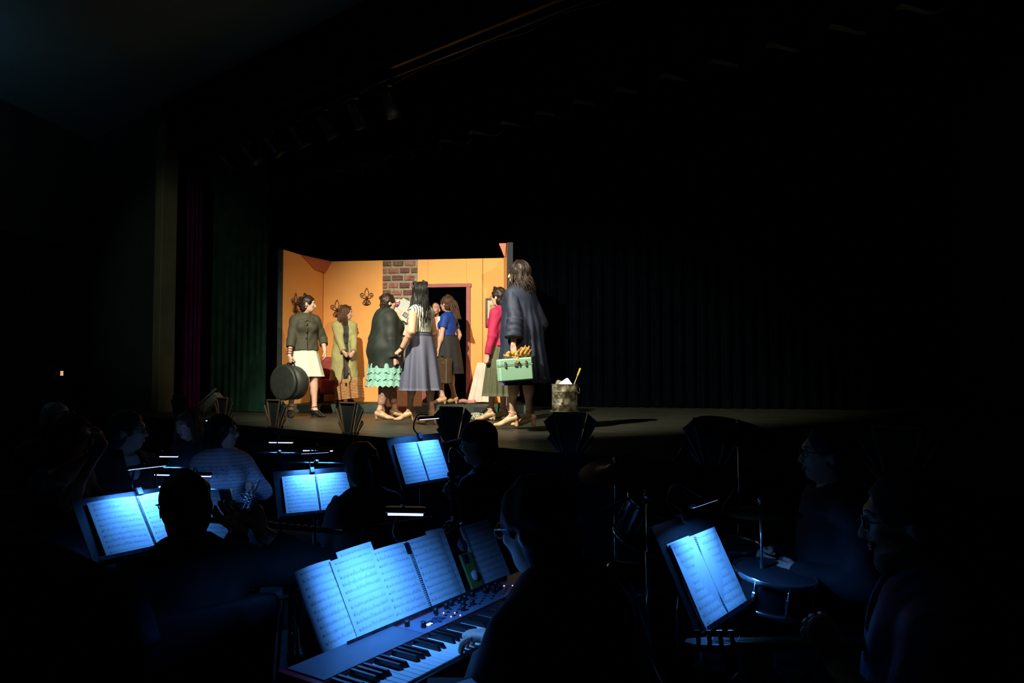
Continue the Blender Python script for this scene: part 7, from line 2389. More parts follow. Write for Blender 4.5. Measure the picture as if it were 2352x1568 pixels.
# flute player from behind
l = Vector((-1.10, 2.56, 0))
h = Human('flute player seen from behind before the bright music book', l, 40, 1.66, male=True, sit=0.345, build=1.15, vox=pv, lean=4, head_scale=0.95, head_yaw=42, head_pitch=-8, face=False,
          hands=[dict(pos=at(556, 1208, 2.80), dir=(-0.6, 0.5, 0.3), nrm=(-0.4, -0.3, 0.8), curl=0.7, pole=(-0.6, -0.4, -1)), dict(pos=at(602, 1226, 2.72), dir=(-0.3, 0.3, 0.8), nrm=(-0.6, 0.3, 0.2), curl=0.9, pole=(0.35, -0.1, -1))])
h.scalp('hair', hair_mat('hair_pit_dark', (0.012, 0.010, 0.009), (0.04, 0.035, 0.03), 0.6), 0.012, low=-0.06, front=-0.03, disp_amp=0.004)
h.glasses()
h.top('shirt', DK2, 0.024, sleeve=0.93, cuff=0.045, hem=0.86, neck='round', folds=0.005, seed=41, vox=pv)
h.trousers('trousers', DKT); h.shoes(BLKSHOE, heel=False, strap=False)
seat_under(h, 40, 'black padded chair under the flute player', 0.345)
wind('flute', 'silver flute held sideways by the player before the bright book', at(368, 1184, 2.70), at(785, 1222, 3.02), 0.0095, 0.0095, EBON, 'flute', 16)

# saxophone player
l = Vector((-0.715, 3.78, 0))
h = Human('ponytailed saxophone player in a dark tee seen from behind', l, 42, 1.60, sit=0.36, vox=pv, lean=8, head_yaw=40, head_pitch=-6, face=False, build=1.05,
          hands=[dict(pos=(-0.96, 4.02, 0.80), curl=0.8, pole=(-0.4, -0.5, -1)), dict(pos=(-0.80, 4.08, 0.66), curl=0.8, pole=(0.4, -0.5, -1))])
h.scalp('hair', H_LIGHT, 0.010, low=-0.05, front=-0.01)
h.ponytail('ponytail', H_LIGHT, None, [h.hp(0, -0.085, 0.06), h.hp(0, -0.12, 0.03), h.hp(0.01, -0.125, -0.06), h.hp(0.02, -0.12, -0.16), h.hp(0.02, -0.12, -0.24)], 24, 0.008, 0.026)
dress_dark(h, mat('tee_grey_green', (0.05, 0.055, 0.05), 0.85), sleeve=0.36, cuff=0.085, seed=42, off=0.022)
seat_under(h, 42, 'black chair under the saxophone player', 0.36)
# saxophone
O = at(812, 1140, 4.07)
sx = empty('saxophone', O); tag(sx, 'curved saxophone beside the ponytailed player', 'saxophone')
mb = MB(); pts = spline([at(842, 1108, 3.99) - O, at(826, 1118, 4.03) - O, at(812, 1138, 4.05) - O, at(816, 1190, 3.99) - O, at(824, 1235, 3.93) - O, at(850, 1262, 3.91) - O, at(872, 1235, 3.97) - O, at(884, 1200, 4.03) - O], 6)
mb.tube(pts, [0.006 + 0.028 * (i / (len(pts) - 1)) ** 1.5 + (0.03 if i == len(pts) - 1 else 0) for i in range(len(pts))], 12); mb.build('horn', BRASS, sx)
for k in range(8):
    p = pts[10 + 2 * k]
    mb = MB(); mb.lathe([(0.012, 0), (0.013, 0.004), (0.001, 0.006)], 10, p + Vector((-0.02, -0.02, 0)), frame((0, 0, 1), (-0.7, -0.7, 0))); mb.build('key_cup', BRASS, sx)

# capped bass clarinet player
l = Vector((-0.125, 4.28, 0))
h = Human('man in a dark baseball cap playing a bass clarinet, face to the left', l, 62, 1.68, male=True, sit=0.385, vox=pv, head_yaw=82, head_pitch=-4, lean=4,
          hands=[dict(pos=at(1052, 1150, 4.12), dir=(-0.5, 0.2, 0.7), nrm=(-0.3, 0.9, 0), curl=0.8, pole=(-0.2, -0.6, -1)), dict(pos=at(1060, 1215, 4.05), curl=0.8)])
CAPM = mat('cap_black', (0.010, 0.010, 0.012), 0.8, var=0.2)
ops = [EL(h.hp(0, -0.012, 0.045), [0.088 * h.hs, 0.105 * h.hs, 0.088 * h.hs], h.Mh, 0.01), CUT(h.hp(0, 0, 0.022), h.Mh @ Vector((0, 0, -1)))]
sdf_obj('cap_crown', ops, 0.007, CAPM, h.root)
sdf_obj('cap_visor', [EL(h.hp(0, 0.115, 0.026), [0.075 * h.hs, 0.075 * h.hs, 0.007 * h.hs], h.Mh @ Matrix.Rotation(R(-8), 3, 'X'), 0.01)], 0.005, CAPM, h.root)
h.scalp('hair', H_BLACK, 0.006, low=-0.05, front=0.0)
dress_dark(h, DK, sleeve=0.42, cuff=0.085, seed=43, off=0.024)
seat_under(h, 62, 'black chair under the capped man', 0.385)
O = at(1038, 1060, 4.15)
bc = empty('bass_clarinet', O); tag(bc, 'bass clarinet with a curved silver neck held by the capped man', 'bass clarinet')
mb = MB(); mb.tube([at(1036, 1062, 4.15) - O, at(1040, 1130, 4.12) - O, at(1052, 1260, 4.02) - O, at(1060, 1330, 3.98) - O], 0.016, 10); mb.build('body', EBON, bc)
mb = MB(); mb.tube(spline([at(1036, 1064, 4.15) - O, at(1034, 1040, 4.16) - O, at(1044, 1028, 4.17) - O, at(1056, 1036, 4.18) - O, at(1066, 1046, 4.19) - O], 6), [0.012] * 12 + [0.010] * 13, 8); mb.build('neck', FLUTE, bc)
mb = MB(); mb.tube(spline([at(1060, 1328, 3.98) - O, at(1056, 1352, 3.97) - O, at(1040, 1350, 3.96) - O, at(1026, 1325, 3.95) - O], 5), [0.016 + 0.003 * i for i in range(16)], 10); mb.build('bell', FLUTE, bc)
for k in range(9):
    p = at(1036, 1062, 4.15).lerp(at(1055, 1290, 4.0), 0.12 + 0.09 * k) - O
    mb = MB(); mb.bbox(p + Vector((-0.015, -0.012, 0)), (0.010, 0.006, 0.012), None, 0.002); mb.build('key', FLUTE, bc)

# keyboard player, near silhouette
l = Vector((0.215, 1.90, 0))
h = Human('keyboard player in black with glasses leaning over the stage piano', l, 50, 1.68, male=True, sit=0.40, build=1.3, vox=pv, lean=14, head_yaw=52, head_pitch=-14, face=False, head_scale=1.03,
          hands=[dict(pos=kp(0.40, 0.42, KZ + 0.05), dir=(-0.7, 0.6, -0.15), nrm=(0, 0, -1), curl=0.45, pole=(-0.7, -0.3, -0.8)), dict(pos=kp(0.74, 0.42, KZ + 0.05), dir=(-0.75, 0.6, -0.15), nrm=(0, 0, -1), curl=0.45, pole=(0.8, -0.3, -0.8))])
h.scalp('hair', hair_mat('hair_pit_grey', (0.02, 0.02, 0.02), (0.06, 0.06, 0.06), 0.6), 0.018, low=-0.06, front=-0.014, disp_amp=0.006)
h.glasses(mat('spectacle_silver', (0.4, 0.42, 0.45), 0.25, 0.8))
dress_dark(h, DK, sleeve=0.88, cuff=0.055, seed=44, off=0.028)
bench = empty('piano_bench', (l.x, l.y, 0), R(50)); tag(bench, 'black piano bench under the keyboard player', 'bench')
sdf_obj('seat', [BX((0, 0, 0.362), (0.30, 0.18, 0.035), None, 0.02)], 0.013, CHM, bench)
for sx_ in (-1, 1):
    for sy in (-1, 1):
        mb = MB(); mb.tube([(sx_ * 0.26, sy * 0.14, 0.335), (sx_ * 0.27, sy * 0.15, 0.005)], 0.016, 8); mb.build('leg', CHF, bench)

# bespectacled man in a dark open shirt, left
l = Vector((-2.50, 4.78, 0))
h = Human('man with glasses in a dark open shirt over a white tee, facing right', l, -120, 1.74, male=True, sit=0.39, build=1.2, vox=pv, head_yaw=-78, head_pitch=0)
hg = hair_mat('hair_pit_brown', (0.02, 0.016, 0.013), (0.05, 0.04, 0.035), 0.6)
h.scalp('hair', hg, 0.012, low=-0.05, front=0.0)
h.glasses(); h.eyebrows(hg)
h.top('undershirt', mat('tee_white', (0.6, 0.6, 0.6), 0.85), 0.014, sleeve=0, hem=0.95, folds=0.002, vox=pv, neck='round')
h.top('open_shirt', DK2, 0.026, sleeve=0.98, hem=0.86, folds=0.005, seed=45, vox=pv, neck='v')
h.trousers('trousers', DKT); h.shoes(BLKSHOE, heel=False, strap=False)
seat_under(h, -120, 'black chair under the man in the open dark shirt', 0.39)

# woman raising her hand with a piccolo
l = Vector((-2.39, 3.98, 0))
h = Human('dark haired musician with glasses raising a hand to a piccolo', l, -95, 1.66, sit=0.45, vox=pv, head_yaw=-85, head_pitch=0, build=1.1,
          hands=[dict(pos=at(222, 1040, 3.95), dir=(0.35, -0.2, 0.9), nrm=(-0.8, -0.2, 0.3), curl=0.45, pole=(-0.1, -1, -0.8)), dict(pos=at(214, 1052, 3.78), dir=(0.5, 0, 0.8), nrm=(-0.7, 0.4, 0.2), curl=0.6, pole=(0.1, -1, -0.8))])
h.scalp('hair', H_BLACK, 0.018, low=-0.06)
h.long_hair('hair_lengths', H_BLACK, 0.18, 50, 1.7, 0.01, 0.012, seed=46)
h.glasses()
dress_dark(h, DK, sleeve=0.45, cuff=0.075, seed=46)
seat_under(h, -95, 'black chair under the piccolo player', 0.45)
wind('piccolo', 'small dark piccolo before the raised hand at far left', at(206, 1028, 3.90), at(196, 1036, 3.6), 0.008, 0.008, EBON, 'piccolo', 6)

# grey haired musician at the far left
l = Vector((-3.62, 5.85, 0))
h = Human('grey haired musician in dark clothes at the far left edge', l, -130, 1.72, male=True, sit=0.41, vox=0.012, head_yaw=-110, head_pitch=-6)
h.scalp('hair', H_GREY, 0.012)
dress_dark(h, DK, seed=47)
seat_under(h, -130, 'black chair under the grey haired musician', 0.41)

# auburn haired musician looking down
l = Vector((-2.78, 6.45, 0))
h = Human('auburn haired musician looking down near the stage lip', l, 165, 1.62, sit=0.38, vox=pv, head_yaw=160, head_pitch=-16)
h.scalp('hair', H_AUBURN, 0.012)
h.long_hair('hair_lengths', H_AUBURN, 0.16, 60, 2.0, 0.008, 0.012, seed=48)
h.eyebrows(H_AUBURN)
dress_dark(h, DK, seed=48)
seat_under(h, 165, 'black chair under the auburn haired musician', 0.38)

# musician in a pale patterned sweater
l = Vector((-2.23, 5.72, 0))
h = Human('musician in a pale patterned sweater and glasses looking to the right', l, -152, 1.66, sit=0.34, vox=0.009, head_yaw=-92, head_pitch=4, build=1.12,
          hands=[dict(pos=at(572, 1112, 5.62), dir=(0.2, -0.3, -0.8), curl=0.8, pole=(-0.6, -0.6, -0.5)), dict(pos=at(500, 1140, 5.35), curl=0.7)])
h.scalp('hair', H_BLACK, 0.018, low=-0.07)
h.long_hair('hair_lengths', H_BLACK, 0.10, 50, 1.8, 0.01, 0.013, seed=49)
h.glasses(); h.eyebrows(H_BLACK)
def sweater_mat():
    m = mat('sweater_pale', (0.66, 0.68, 0.72), 0.9, var=0.06, scale=20, bump=0.25, bscale=260)
    nt, bs = mnodes(m)
    tc = nt.nodes.new('ShaderNodeTexCoord'); sp_ = nt.nodes.new('ShaderNodeSeparateXYZ'); nt.links.new(tc.outputs['Object'], sp_.inputs[0])
    vo = nt.nodes.new('ShaderNodeTexVoronoi'); vo.inputs['Scale'].default_value = 45; nt.links.new(tc.outputs['Object'], vo.inputs[0])
    gt = nt.nodes.new('ShaderNodeMath'); gt.operation = 'LESS_THAN'; gt.inputs[1].default_value = 0.42; nt.links.new(vo.outputs['Distance'], gt.inputs[0])
    zc = 0.79
    a = nt.nodes.new('ShaderNodeMath'); a.operation = 'SUBTRACT'; a.inputs[1].default_value = zc; nt.links.new(sp_.outputs['Z'], a.inputs[0])
    b = nt.nodes.new('ShaderNodeMath'); b.operation = 'ABSOLUTE'; nt.links.new(a.outputs[0], b.inputs[0])
    c = nt.nodes.new('ShaderNodeMath'); c.operation = 'LESS_THAN'; c.inputs[1].default_value = 0.05; nt.links.new(b.outputs[0], c.inputs[0])
    w = nt.nodes.new('ShaderNodeMath'); w.operation = 'MULTIPLY'; w.inputs[1].default_value = 38; nt.links.new(sp_.outputs['Z'], w.inputs[0])
    fr = nt.nodes.new('ShaderNodeMath'); fr.operation = 'FRACT'; nt.links.new(w.outputs[0], fr.inputs[0])
    ls = nt.nodes.new('ShaderNodeMath'); ls.operation = 'LESS_THAN'; ls.inputs[1].default_value = 0.22; nt.links.new(fr.outputs[0], ls.inputs[0])
    p = nt.nodes.new('ShaderNodeMath'); p.operation = 'MULTIPLY'; nt.links.new(gt.outputs[0], p.inputs[0]); nt.links.new(c.outputs[0], p.inputs[1])
    mxx = nt.nodes.new('ShaderNodeMath'); mxx.operation = 'MAXIMUM'; nt.links.new(p.outputs[0], mxx.inputs[0]); nt.links.new(ls.outputs[0], mxx.inputs[1])
    sc = nt.nodes.new('ShaderNodeMath'); sc.operation = 'MULTIPLY'; sc.inputs[1].default_value = 0.55; nt.links.new(mxx.outputs[0], sc.inputs[0])
    mx = nt.nodes.new('ShaderNodeMix'); mx.data_type = 'RGBA'
    nt.links.new(bs.inputs['Base Color'].links[0].from_socket, mx.inputs[6]); mx.inputs[7].default_value = (0.16, 0.14, 0.24, 1)
    nt.links.new(sc.outputs[0], mx.inputs[0]); nt.links.new(mx.outputs[2], bs.inputs['Base Color'])
    return m
SW = sweater_mat()
h.top('sweater', SW, 0.026, sleeve=0.96, cuff=0.048, hem=0.86, folds=0.004, seed=50, vox=0.009)
sdf_obj('turtleneck', [RC(h.neck0 + UPZ * 0.0, 0.072 * h.s, h.neck0 + UPZ * 0.055, 0.064 * h.s, 0.02)], 0.009, SW, h.root)
h.trousers('trousers', DKT); h.shoes(BLKSHOE, heel=False, strap=False)
seat_under(h, -152, 'black chair under the musician in the pale sweater', 0.34)
# trumpet in the hand of the sweater musician
O = at(580, 1125, 5.55)
tr = empty('trumpet', O); tag(tr, 'silver trumpet resting on the knee of the sweater musician', 'trumpet')
SIL = mat('silver_plate', (0.5, 0.52, 0.55), 0.2, 0.95, var=0.1)
d = (at(556, 1195, 5.35) - at(596, 1105, 5.5)).normalized()
a = at(596, 1105, 5.5) - O
mb = MB(); mb.tube([a, a + d * 0.30, a + d * 0.36, a + d * 0.40, a + d * 0.42], [0.006, 0.008, 0.016, 0.034, 0.058], 14); mb.build('bell_tube', SIL, tr)
u = d.orthogonal().normalized()
mb = MB(); mb.tube(spline([a + d * 0.05 + u * 0.03, a + d * 0.25 + u * 0.03, a + d * 0.28 + u * 0.015, a + d * 0.25, a + d * 0.05, a - d * 0.01 + u * 0.015, a + d * 0.05 + u * 0.03], 4), 0.006, 7); mb.build('tuning_slide', SIL, tr)
for k in range(3):
    mb = MB(); mb.tube([a + d * (0.12 + 0.025 * k) - u * 0.05, a + d * (0.12 + 0.025 * k) + u * 0.06], 0.0095, 9); mb.build('valve', SIL, tr)

# drummer behind the kit, right
l = Vector((1.47, 3.42, 0))
h = Human('drummer with glasses and dark shirt facing left beyond the drums', l, 88, 1.72, male=True, sit=0.40, vox=pv, head_yaw=86, head_pitch=0, build=1.15, skin=SKIN,
          hands=[dict(pos=(1.28, 3.30, 0.66), curl=0.8), dict(pos=(1.25, 3.55, 0.68), curl=0.8)])
h.scalp('hair', hg, 0.010, low=-0.05, front=-0.008)
h.glasses(); h.eyebrows(hg)
dress_dark(h, DK, seed=51, off=0.026)
st = empty('drum_throne', (l.x, l.y, 0)); tag(st, 'round black drum throne under the drummer', 'stool')
mb = MB(); mb.lathe([(0.0, 0.335), (0.17, 0.34), (0.18, 0.36), (0.17, 0.395), (0.0, 0.40)], 24, cap=False); mb.build('seat', CHM, st)
mb = MB(); mb.tube([(0, 0, 0.34), (0, 0, 0.12)], 0.018, 8); mb.build('post', CHF, st)
for k in range(3):
    a_ = k * 2.094
    mb = MB(); mb.tube([(0, 0, 0.30), (0.24 * math.cos(a_), 0.24 * math.sin(a_), 0.012)], 0.011, 7); mb.build('leg', CHF, st)

# guitarist, near right
l = Vector((1.075, 1.93, 0))
h = Human('bearded guitarist with glasses in a blue plaid shirt at right', l, 66, 1.74, male=True, sit=0.385, build=1.2, vox=pv, head_yaw=70, head_pitch=-8,
          hands=[dict(pos=at(1922, 1520, 1.98), dir=(-0.35, 0.25, 0.9), nrm=(-0.2, 0.9, 0.3), curl=0.75, pole=(-0.6, -0.5, -1)), dict(pos=Vector((1.20, 1.75, 0.78)), curl=0.7)])
GH = h
h.scalp('hair', hg, 0.010, low=-0.05, front=-0.012)
h.glasses(); h.eyebrows(hg)
bo = [EL(h.hp(0, 0.045, -0.098), [0.044 * h.hs, 0.044 * h.hs, 0.040 * h.hs], h.Mh, 0.02), RC(h.hp(-0.028, 0.085, -0.048), 0.008, h.hp(0.028, 0.085, -0.048), 0.008, 0.01)]
for q in (-1, 1):
    bo.append(RC(h.hp(q * 0.06, 0.0, -0.04), 0.014, h.hp(q * 0.03, 0.058, -0.088), 0.022, 0.02))
sdf_obj('beard', bo, 0.007, mat('beard_grey', (0.10, 0.10, 0.10), 0.9, var=0.3, scale=80, bump=0.3), h.root)
PL = stripe_mat('plaid_blue', (0.05, 0.08, 0.30), (0.02, 0.03, 0.12), 22, 'X', 0.5)
h.top('plaid_shirt', PL, 0.028, sleeve=0.60, cuff=0.075, hem=0.86, neck='v', folds=0.005, seed=52, vox=pv)
h.trousers('trousers', DKT); h.shoes(BLKSHOE, heel=False, strap=False)
mb = MB(); w_, e_ = h.wri[-1], h.elb[-1]; c = w_ + (e_ - w_) * 0.35; ax = (e_ - w_).normalized(); u = ax.orthogonal().normalized(); v = ax.cross(u)
mb.tube([c + (u * math.cos(a) + v * math.sin(a)) * 0.048 for a in np.linspace(0, 6.283, 17)], 0.008, 5, cap=False); mb.build('watch', mat('watch_steel', (0.4, 0.4, 0.42), 0.3, 0.9), h.root)
seat_under(h, 66, 'black chair under the bearded guitarist', 0.385)
# bass guitar
G0 = at(1590, 1478, 2.18); G1 = at(2130, 1480, 1.92)
gt = empty('bass_guitar', G0); tag(gt, 'bass guitar with a long pale neck held by the bearded man', 'guitar')
gd = (G1 - G0); gl = gd.length; gd.normalize()
gup = Vector((0.0, 0.0, 1)); gup = (gup - gd * gup.dot(gd)).normalized(); gn = gd.cross(gup)
MG = Matrix((gd, gup, gn)).transposed()
NECK = mat('neck_maple', (0.20, 0.17, 0.09), 0.35, var=0.1)
mb = MB(); mb.bbox(gd * (gl * 0.58), (gl * 0.39, 0.011, 0.024), MG, 0.006); mb.build('neck', NECK, gt)
mb = MB(); mb.prism([(-0.02, -0.02), (0.04, -0.034), (0.15, -0.026), (0.16, 0.02), (0.10, 0.04), (0.02, 0.036), (-0.02, 0.01)], 0.018, Matrix((gd, gn, gup)).transposed(), Vector((0, 0, 0))); mb.build('headstock', mat('headstock_green', (0.08, 0.12, 0.03), 0.4), gt)
for k in range(4):
    mb = MB(); mb.tube([gd * (0.02 + 0.032 * k) + gup * 0.006, gd * (0.02 + 0.032 * k) + gup * 0.026], 0.007, 8); mb.bbox(gd * (0.02 + 0.032 * k) + gup * 0.032, (0.010, 0.006, 0.004), MG, 0.002); mb.build('tuner', FLUTE, gt)
    mb = MB(); mb.tube([gd * 0.06 + gup * 0.012 + gn * (-0.015 + 0.010 * k), gd * (gl * 0.98) + gup * 0.016 + gn * (-0.018 + 0.012 * k)], 0.0011, 4); mb.build('string', FLUTE, gt)
for k in range(14):
    t = gl * (0.22 + 0.74 * (1 - 0.94 ** k) / (1 - 0.94 ** 14))
    mb = MB(); mb.bbox(gd * t + gup * 0.0115, (0.001, 0.0012, 0.023), MG, 0.0004); mb.build('fret', FLUTE, gt)
bo = gd * (gl + 0.16)
sdf_obj('guitar_body', [BX(bo, (0.17, 0.02, 0.12), MG, 0.02, 0.04), BX(bo + gd * 0.10, (0.12, 0.02, 0.17), MG, 0.02, 0.05), BX(bo - gd * 0.12 + gn * 0.09, (0.09, 0.02, 0.03), MG, 0.02, 0.04)], 0.010, mat('guitar_body_dark', (0.03, 0.012, 0.008), 0.25), gt)

# ------------------------------------------------------------------ drum kit and boom stand
CHROME2 = mat('drum_chrome', (0.5, 0.52, 0.55), 0.18, 0.95, var=0.1)
SHELL = mat('drum_shell_black', (0.012, 0.012, 0.014), 0.2, var=0.2)
SKINM = mat('drum_head', (0.02, 0.022, 0.026), 0.7, var=0.1)
CYM = mat('cymbal_bronze', (0.28, 0.20, 0.08), 0.28, 0.95, var=0.15, scale=40)
def drum(name, c, axis, r_, depth, label, lugs=8):
    root = empty(name, c); tag(root, label, 'drum', 'drums of the kit')
    M = frame(axis); Mz = Matrix((M.col[0], -M.col[2], M.col[1])).transposed()
    mb = MB(); mb.lathe([(r_, -depth / 2), (r_, depth / 2)], 32, (0, 0, 0), Mz, cap=False); mb.build('shell', SHELL, root)
    for q in (-1, 1):
        mb = MB(); mb.lathe([(0.0, q * depth / 2), (r_ - 0.002, q * depth / 2)], 32, (0, 0, 0), Mz, cap=False); mb.build('drum_skin', SKINM, root)
        mb = MB(); mb.lathe([(r_ + 0.002, q * depth / 2 - 0.012), (r_ + 0.012, q * depth / 2 - 0.012), (r_ + 0.012, q * depth / 2 + 0.010), (r_ + 0.002, q * depth / 2 + 0.010), (r_ + 0.002, q * depth / 2 - 0.012)], 32, (0, 0, 0), Mz, cap=False); mb.build('hoop', CHROME2, root)
    for k in range(lugs):
        a_ = 2 * math.pi * k / lugs
        p0, p1 = Vector(((r_ + 0.009) * math.cos(a_), (r_ + 0.009) * math.sin(a_), -depth / 2)), Vector(((r_ + 0.009) * math.cos(a_), (r_ + 0.009) * math.sin(a_), depth / 2))
        mb = MB(); mb.tube([Mz @ p0, Mz @ p1], 0.004, 6); mb.bbox(Mz @ ((p0 + p1) / 2), (0.008, 0.008, 0.02), Mz, 0.003); mb.build('lug', CHROME2, root)
    return root
def legs3(c, h, r_, label, name='stand'):
    pass
def cymbal(c, tilt, r_, label, base=None):
    root = empty('cymbal_stand', (c[0], c[1], 0)); tag(root, label, 'cymbal', 'cymbals of the kit')
    z = c[2]
    M = Matrix.Rotation(R(tilt[0]), 3, 'X') @ Matrix.Rotation(R(tilt[1]), 3, 'Y')
    mb = MB(); mb.lathe([(r_, 0.0), (r_ * 0.6, 0.008), (r_ * 0.26, 0.014), (r_ * 0.22, 0.022), (r_ * 0.10, 0.034), (0.006, 0.036), (0.006, 0.034), (r_ * 0.1, 0.032), (r_ * 0.22, 0.019), (r_ * 0.6, 0.006), (r_, -0.001)], 36, (0, 0, z), M, cap=False); mb.build('cymbal', CYM, root)
    mb = MB(); mb.tube([(0, 0, z + 0.07), (0, 0, 0.45)], 0.007, 7); mb.build('upper_tube', CHROME2, root)
    mb = MB(); mb.tube([(0, 0, 0.72), (0, 0, 0.10)], 0.012, 8); mb.build('lower_tube', CHROME2, root)
    mb = MB(); mb.lathe([(0.010, z + 0.045), (0.014, z + 0.05), (0.014, z + 0.062), (0.004, z + 0.068)], 10); mb.build('wing_nut', CHROME2, root)
    for k in range(3):
        a_ = k * 2.094 + 0.5
        mb = MB(); mb.tube([(0, 0, 0.34), (0.27 * math.cos(a_), 0.27 * math.sin(a_), 0.012)], 0.009, 7); mb.build('leg', CHROME2, root)
    return root
drum('snare_drum', at(1775, 1350, 3.25), (0.1, -0.1, 1), 0.165, 0.13, 'snare drum with chrome hoops right of the guitarist music stand')
drum('floor_tom', (1.02, 3.72, 0.50), (0, 0, 1), 0.20, 0.40, 'floor tom standing behind the snare drum')
drum('bass_drum', (0.70, 3.85, 0.285), (-0.75, 0.3, 0), 0.27, 0.38, 'bass drum lying on its side in the dark kit')
drum('rack_tom', (0.70, 3.80, 0.78), (0.35, -0.2, 0.9), 0.15, 0.20, 'small rack tom above the bass drum', 6)
cymbal((0.60, 4.32, 0.99), (14, -12), 0.22, 'tilted crash cymbal on a chrome stand behind the dark drums')
cymbal((1.25, 4.10, 1.22), (16, 10), 0.25, 'ride cymbal on a stand left of the drummer')
cymbal((1.10, 3.30, 0.93), (0, 0), 0.175, 'low hi-hat cymbal beside the snare drum')
# stand legs for the drums
for nm, (x, y), zt, lab in (('drum_stand', (at(1775, 1350, 3.25).x, at(1775, 1350, 3.25).y), at(1775, 1350, 3.25).z - 0.08, 'chrome basket stand under the snare drum'),):
    r = empty(nm, (x, y, 0)); tag(r, lab, 'stand')
    mb = MB(); mb.tube([(0, 0, zt), (0, 0, 0.15)], 0.012, 8); mb.build('post', CHROME2, r)
    for k in range(3):
        a_ = k * 2.094
        mb = MB(); mb.tube([(0, 0, 0.28), (0.25 * math.cos(a_), 0.25 * math.sin(a_), 0.012)], 0.009, 7); mb.build('leg', CHROME2, r)
        mb = MB(); mb.tube([(0, 0, zt - 0.04), (0.15 * math.cos(a_), 0.15 * math.sin(a_), zt + 0.0)], 0.008, 6); mb.build('basket_arm', CHROME2, r)
# microphone boom stand
b0 = at(1487, 1140, 3.35)
r = empty('microphone_stand', (b0.x, b0.y, 0)); tag(r, 'tall boom microphone stand left of the guitarist music stand', 'microphone stand')
rel = lambda p: Vector(p) - Vector((b0.x, b0.y, 0))
mb = MB(); mb.tube([rel((b0.x, b0.y, b0.z)), rel((b0.x, b0.y, 0.35))], 0.008, 8); mb.build('upper_tube', CHROME2, r)
mb = MB(); mb.tube([rel((b0.x, b0.y, 0.75)), rel((b0.x, b0.y, 0.05))], 0.012, 8); mb.build('lower_tube', CHROME2, r)
mb = MB(); mb.tube([rel(at(1380, 1172, 3.3)), rel(at(1478, 1130, 3.35)), rel(at(1548, 1060, 3.45))], 0.006, 7); mb.build('boom', STANDM, r)
mb = MB(); mb.lathe([(0.018, b0.z - 0.03), (0.02, b0.z), (0.015, b0.z + 0.03), (0.002, b0.z + 0.032)], 10); mb.build('boom_clutch', CHROME2, r)
mb = MB(); m0 = rel(at(1548, 1060, 3.45)); mb.tube([m0, m0 + Vector((0.03, 0.02, 0.02)), m0 + Vector((0.06, 0.05, 0.045)), m0 + Vector((0.075, 0.06, 0.055))], [0.010, 0.012, 0.020, 0.014], 10); mb.build('microphone', STANDM, r)
for k in range(3):
    a_ = k * 2.094 + 1.0
    mb = MB(); mb.tube([(0, 0, 0.30), (0.30 * math.cos(a_), 0.30 * math.sin(a_), 0.012)], 0.008, 7); mb.build('leg', CHROME2, r)
# curved cable arm over the kit
r = empty('cable', at(1590, 1110, 3.6)); tag(r, 'thin black cable arched over the drum kit', 'cable')
o0 = at(1590, 1110, 3.6)
mb = MB(); mb.tube(spline([at(1540, 1125, 3.6) - o0, at(1600, 1102, 3.6) - o0, at(1650, 1096, 3.62) - o0, at(1690, 1112, 3.65) - o0, at(1650, 1190, 3.7) - o0, at(1640, 1330, 3.7) - o0], 6), 0.003, 5); mb.build('lead', STANDM, r)

# ------------------------------------------------------------------ near left: padded rail, spare chair, clarinet on its peg, bottle
RAILM = mat('rail_cloth', (0.030, 0.032, 0.050), 0.95, var=0.3, scale=30, bump=0.2, bscale=80)
o0 = at(150, 1300, 2.0)
r = empty('padded_rail', (o0.x, o0.y, 0)); tag(r, 'dark cloth covered rail sloping across the lower left corner', 'rail')
rl = lambda p: Vector(p) - Vector((o0.x, o0.y, 0))
pts = spline([at(-60, 1225, 1.95), at(60, 1262, 2.0), at(170, 1312, 2.06), at(290, 1375, 2.1), at(330, 1480, 2.1)], 6)
mb = MB(); mb.tube([rl(p) for p in pts], 0.045, 12); mb.build('rail_cushion', RAILM, r)
mb = MB()
vs = [rl(p) for p in pts] + [rl((p.x, p.y, 0.01)) for p in pts]
n = len(pts)
vs2 = [v + Vector((0.012, -0.02, 0)) for v in vs]
mb.add(vs + vs2, [(i, i + 1, n + i + 1, n + i) for i in range(n - 1)] + [(2 * n + n + i, 2 * n + n + i + 1, 2 * n + i + 1, 2 * n + i) for i in range(n - 1)]); mb.build('rail_skirt', DK, r)
p = ground(668, 1500, 0.35)
r = empty('clarinet', (p.x, p.y, 0)); tag(r, 'clarinet standing upright on a peg left of the piano sheets', 'clarinet', 'woodwind instruments')
mb = MB(); mb.lathe([(0.045, 0.02), (0.040, 0.03), (0.022, 0.07), (0.014, 0.12), (0.0135, 0.55), (0.011, 0.60), (0.006, 0.66)], 14); mb.build('body', EBON, r)
for k in range(12):
    mb = MB(); mb.bbox((0.012, -0.012, 0.14 + 0.033 * k), (0.007, 0.006, 0.006), rotz(0.8 * k), 0.002); mb.build('key', FLUTE, r)
mb = MB(); mb.tube([(0, 0, 0.015), (0, 0, 0.10)], 0.008, 8); mb.build('peg', CHF, r)
for k in range(4):
    a_ = k * 1.571
    mb = MB(); mb.tube([(0, 0, 0.02), (0.09 * math.cos(a_), 0.09 * math.sin(a_), 0.006)], 0.005, 6); mb.build('peg_foot', CHF, r)
p = at(665, 1240, 3.75)
r = empty('water_bottle', (p.x, p.y, 0)); tag(r, 'plastic water bottle with a white cap beyond the piano sheets', 'bottle')
tb = p.z
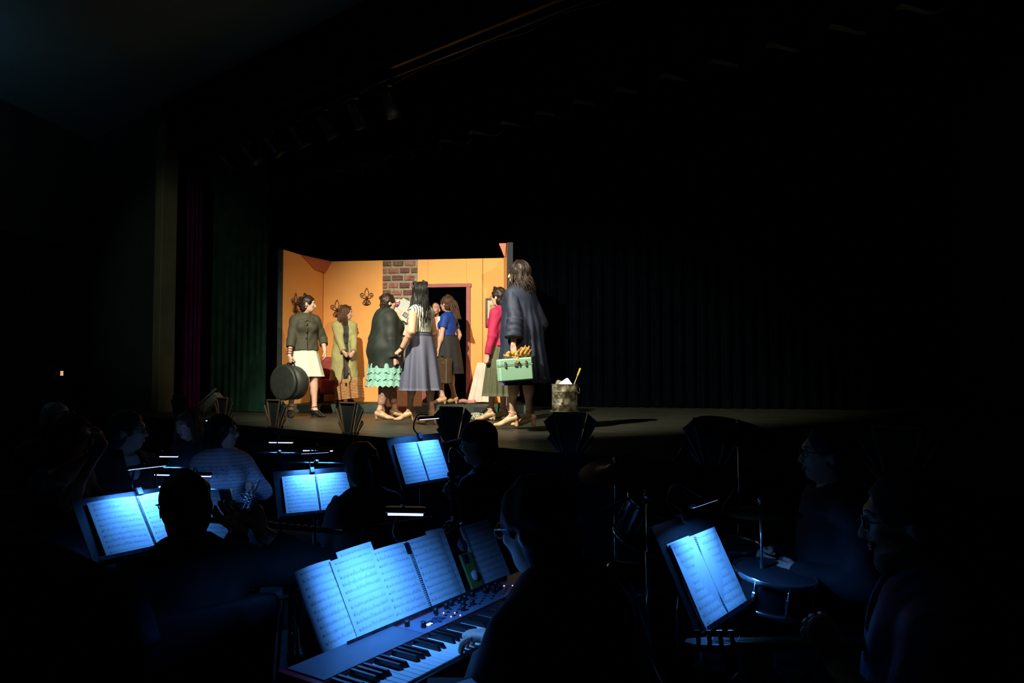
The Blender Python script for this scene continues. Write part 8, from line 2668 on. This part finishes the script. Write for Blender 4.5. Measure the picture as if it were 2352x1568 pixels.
mb = MB(); mb.lathe([(0.0, tb - 0.26), (0.033, tb - 0.258), (0.034, tb - 0.08), (0.016, tb - 0.03), (0.0, tb - 0.03)], 16, cap=False); mb.build('bottle_body', mat('bottle_plastic', (0.05, 0.06, 0.07), 0.15), r)
mb = MB(); mb.lathe([(0.017, tb - 0.03), (0.017, tb), (0.0, tb)], 14, cap=False); mb.build('cap', mat('cap_white', (0.5, 0.5, 0.52), 0.4), r)
tbl = empty('side_table', (p.x, p.y, 0)); tag(tbl, 'small black side table under the water bottle', 'table')
mb = MB(); mb.lathe([(0.0, tb - 0.275), (0.07, tb - 0.275), (0.07, tb - 0.262), (0.0, tb - 0.262)], 20, cap=False); mb.build('table_top', DK, tbl)
for sx_ in (-1, 1):
    for sy in (-1, 1):
        mb = MB(); mb.tube([(sx_ * 0.04, sy * 0.04, tb - 0.28), (sx_ * 0.08, sy * 0.08, 0.005)], 0.009, 6); mb.build('leg', STANDM, tbl)
# sheet lying on the floor case at the bottom edge
p = at(1128, 1582, 1.80)
r = empty('music_sheet', (p.x, p.y, p.z)); tag(r, 'blue lit paper corner at the bottom edge by the keyboard player', 'sheet music', 'loose music sheets')
page_obj('sheet', (Vector((0, 0, 0)), Vector((0.85, 0.5, 0.0)).normalized(), Vector((-0.45, 0.85, 0.05)).normalized(), UPZ), -0.08, 0.05, 0.06, 0.006, COVER, r, 0.0)
r = empty('folding_table', (p.x, p.y, 0)); tag(r, 'low black folding table under the paper at the bottom edge', 'table')
mb = MB(); mb.bbox((-0.02, -0.02, p.z - 0.012), (0.14, 0.10, 0.008), None, 0.003); mb.build('table_top', DK, r)
for sx_ in (-1, 1):
    mb = MB(); mb.tube([(sx_ * 0.12 - 0.02, -0.10, p.z - 0.02), (sx_ * 0.13 - 0.02, 0.07, 0.005)], 0.009, 6); mb.build('leg', STANDM, r)
    mb = MB(); mb.tube([(sx_ * 0.12 - 0.02, 0.07, p.z - 0.02), (sx_ * 0.13 - 0.02, -0.10, 0.005)], 0.009, 6); mb.build('leg', STANDM, r)
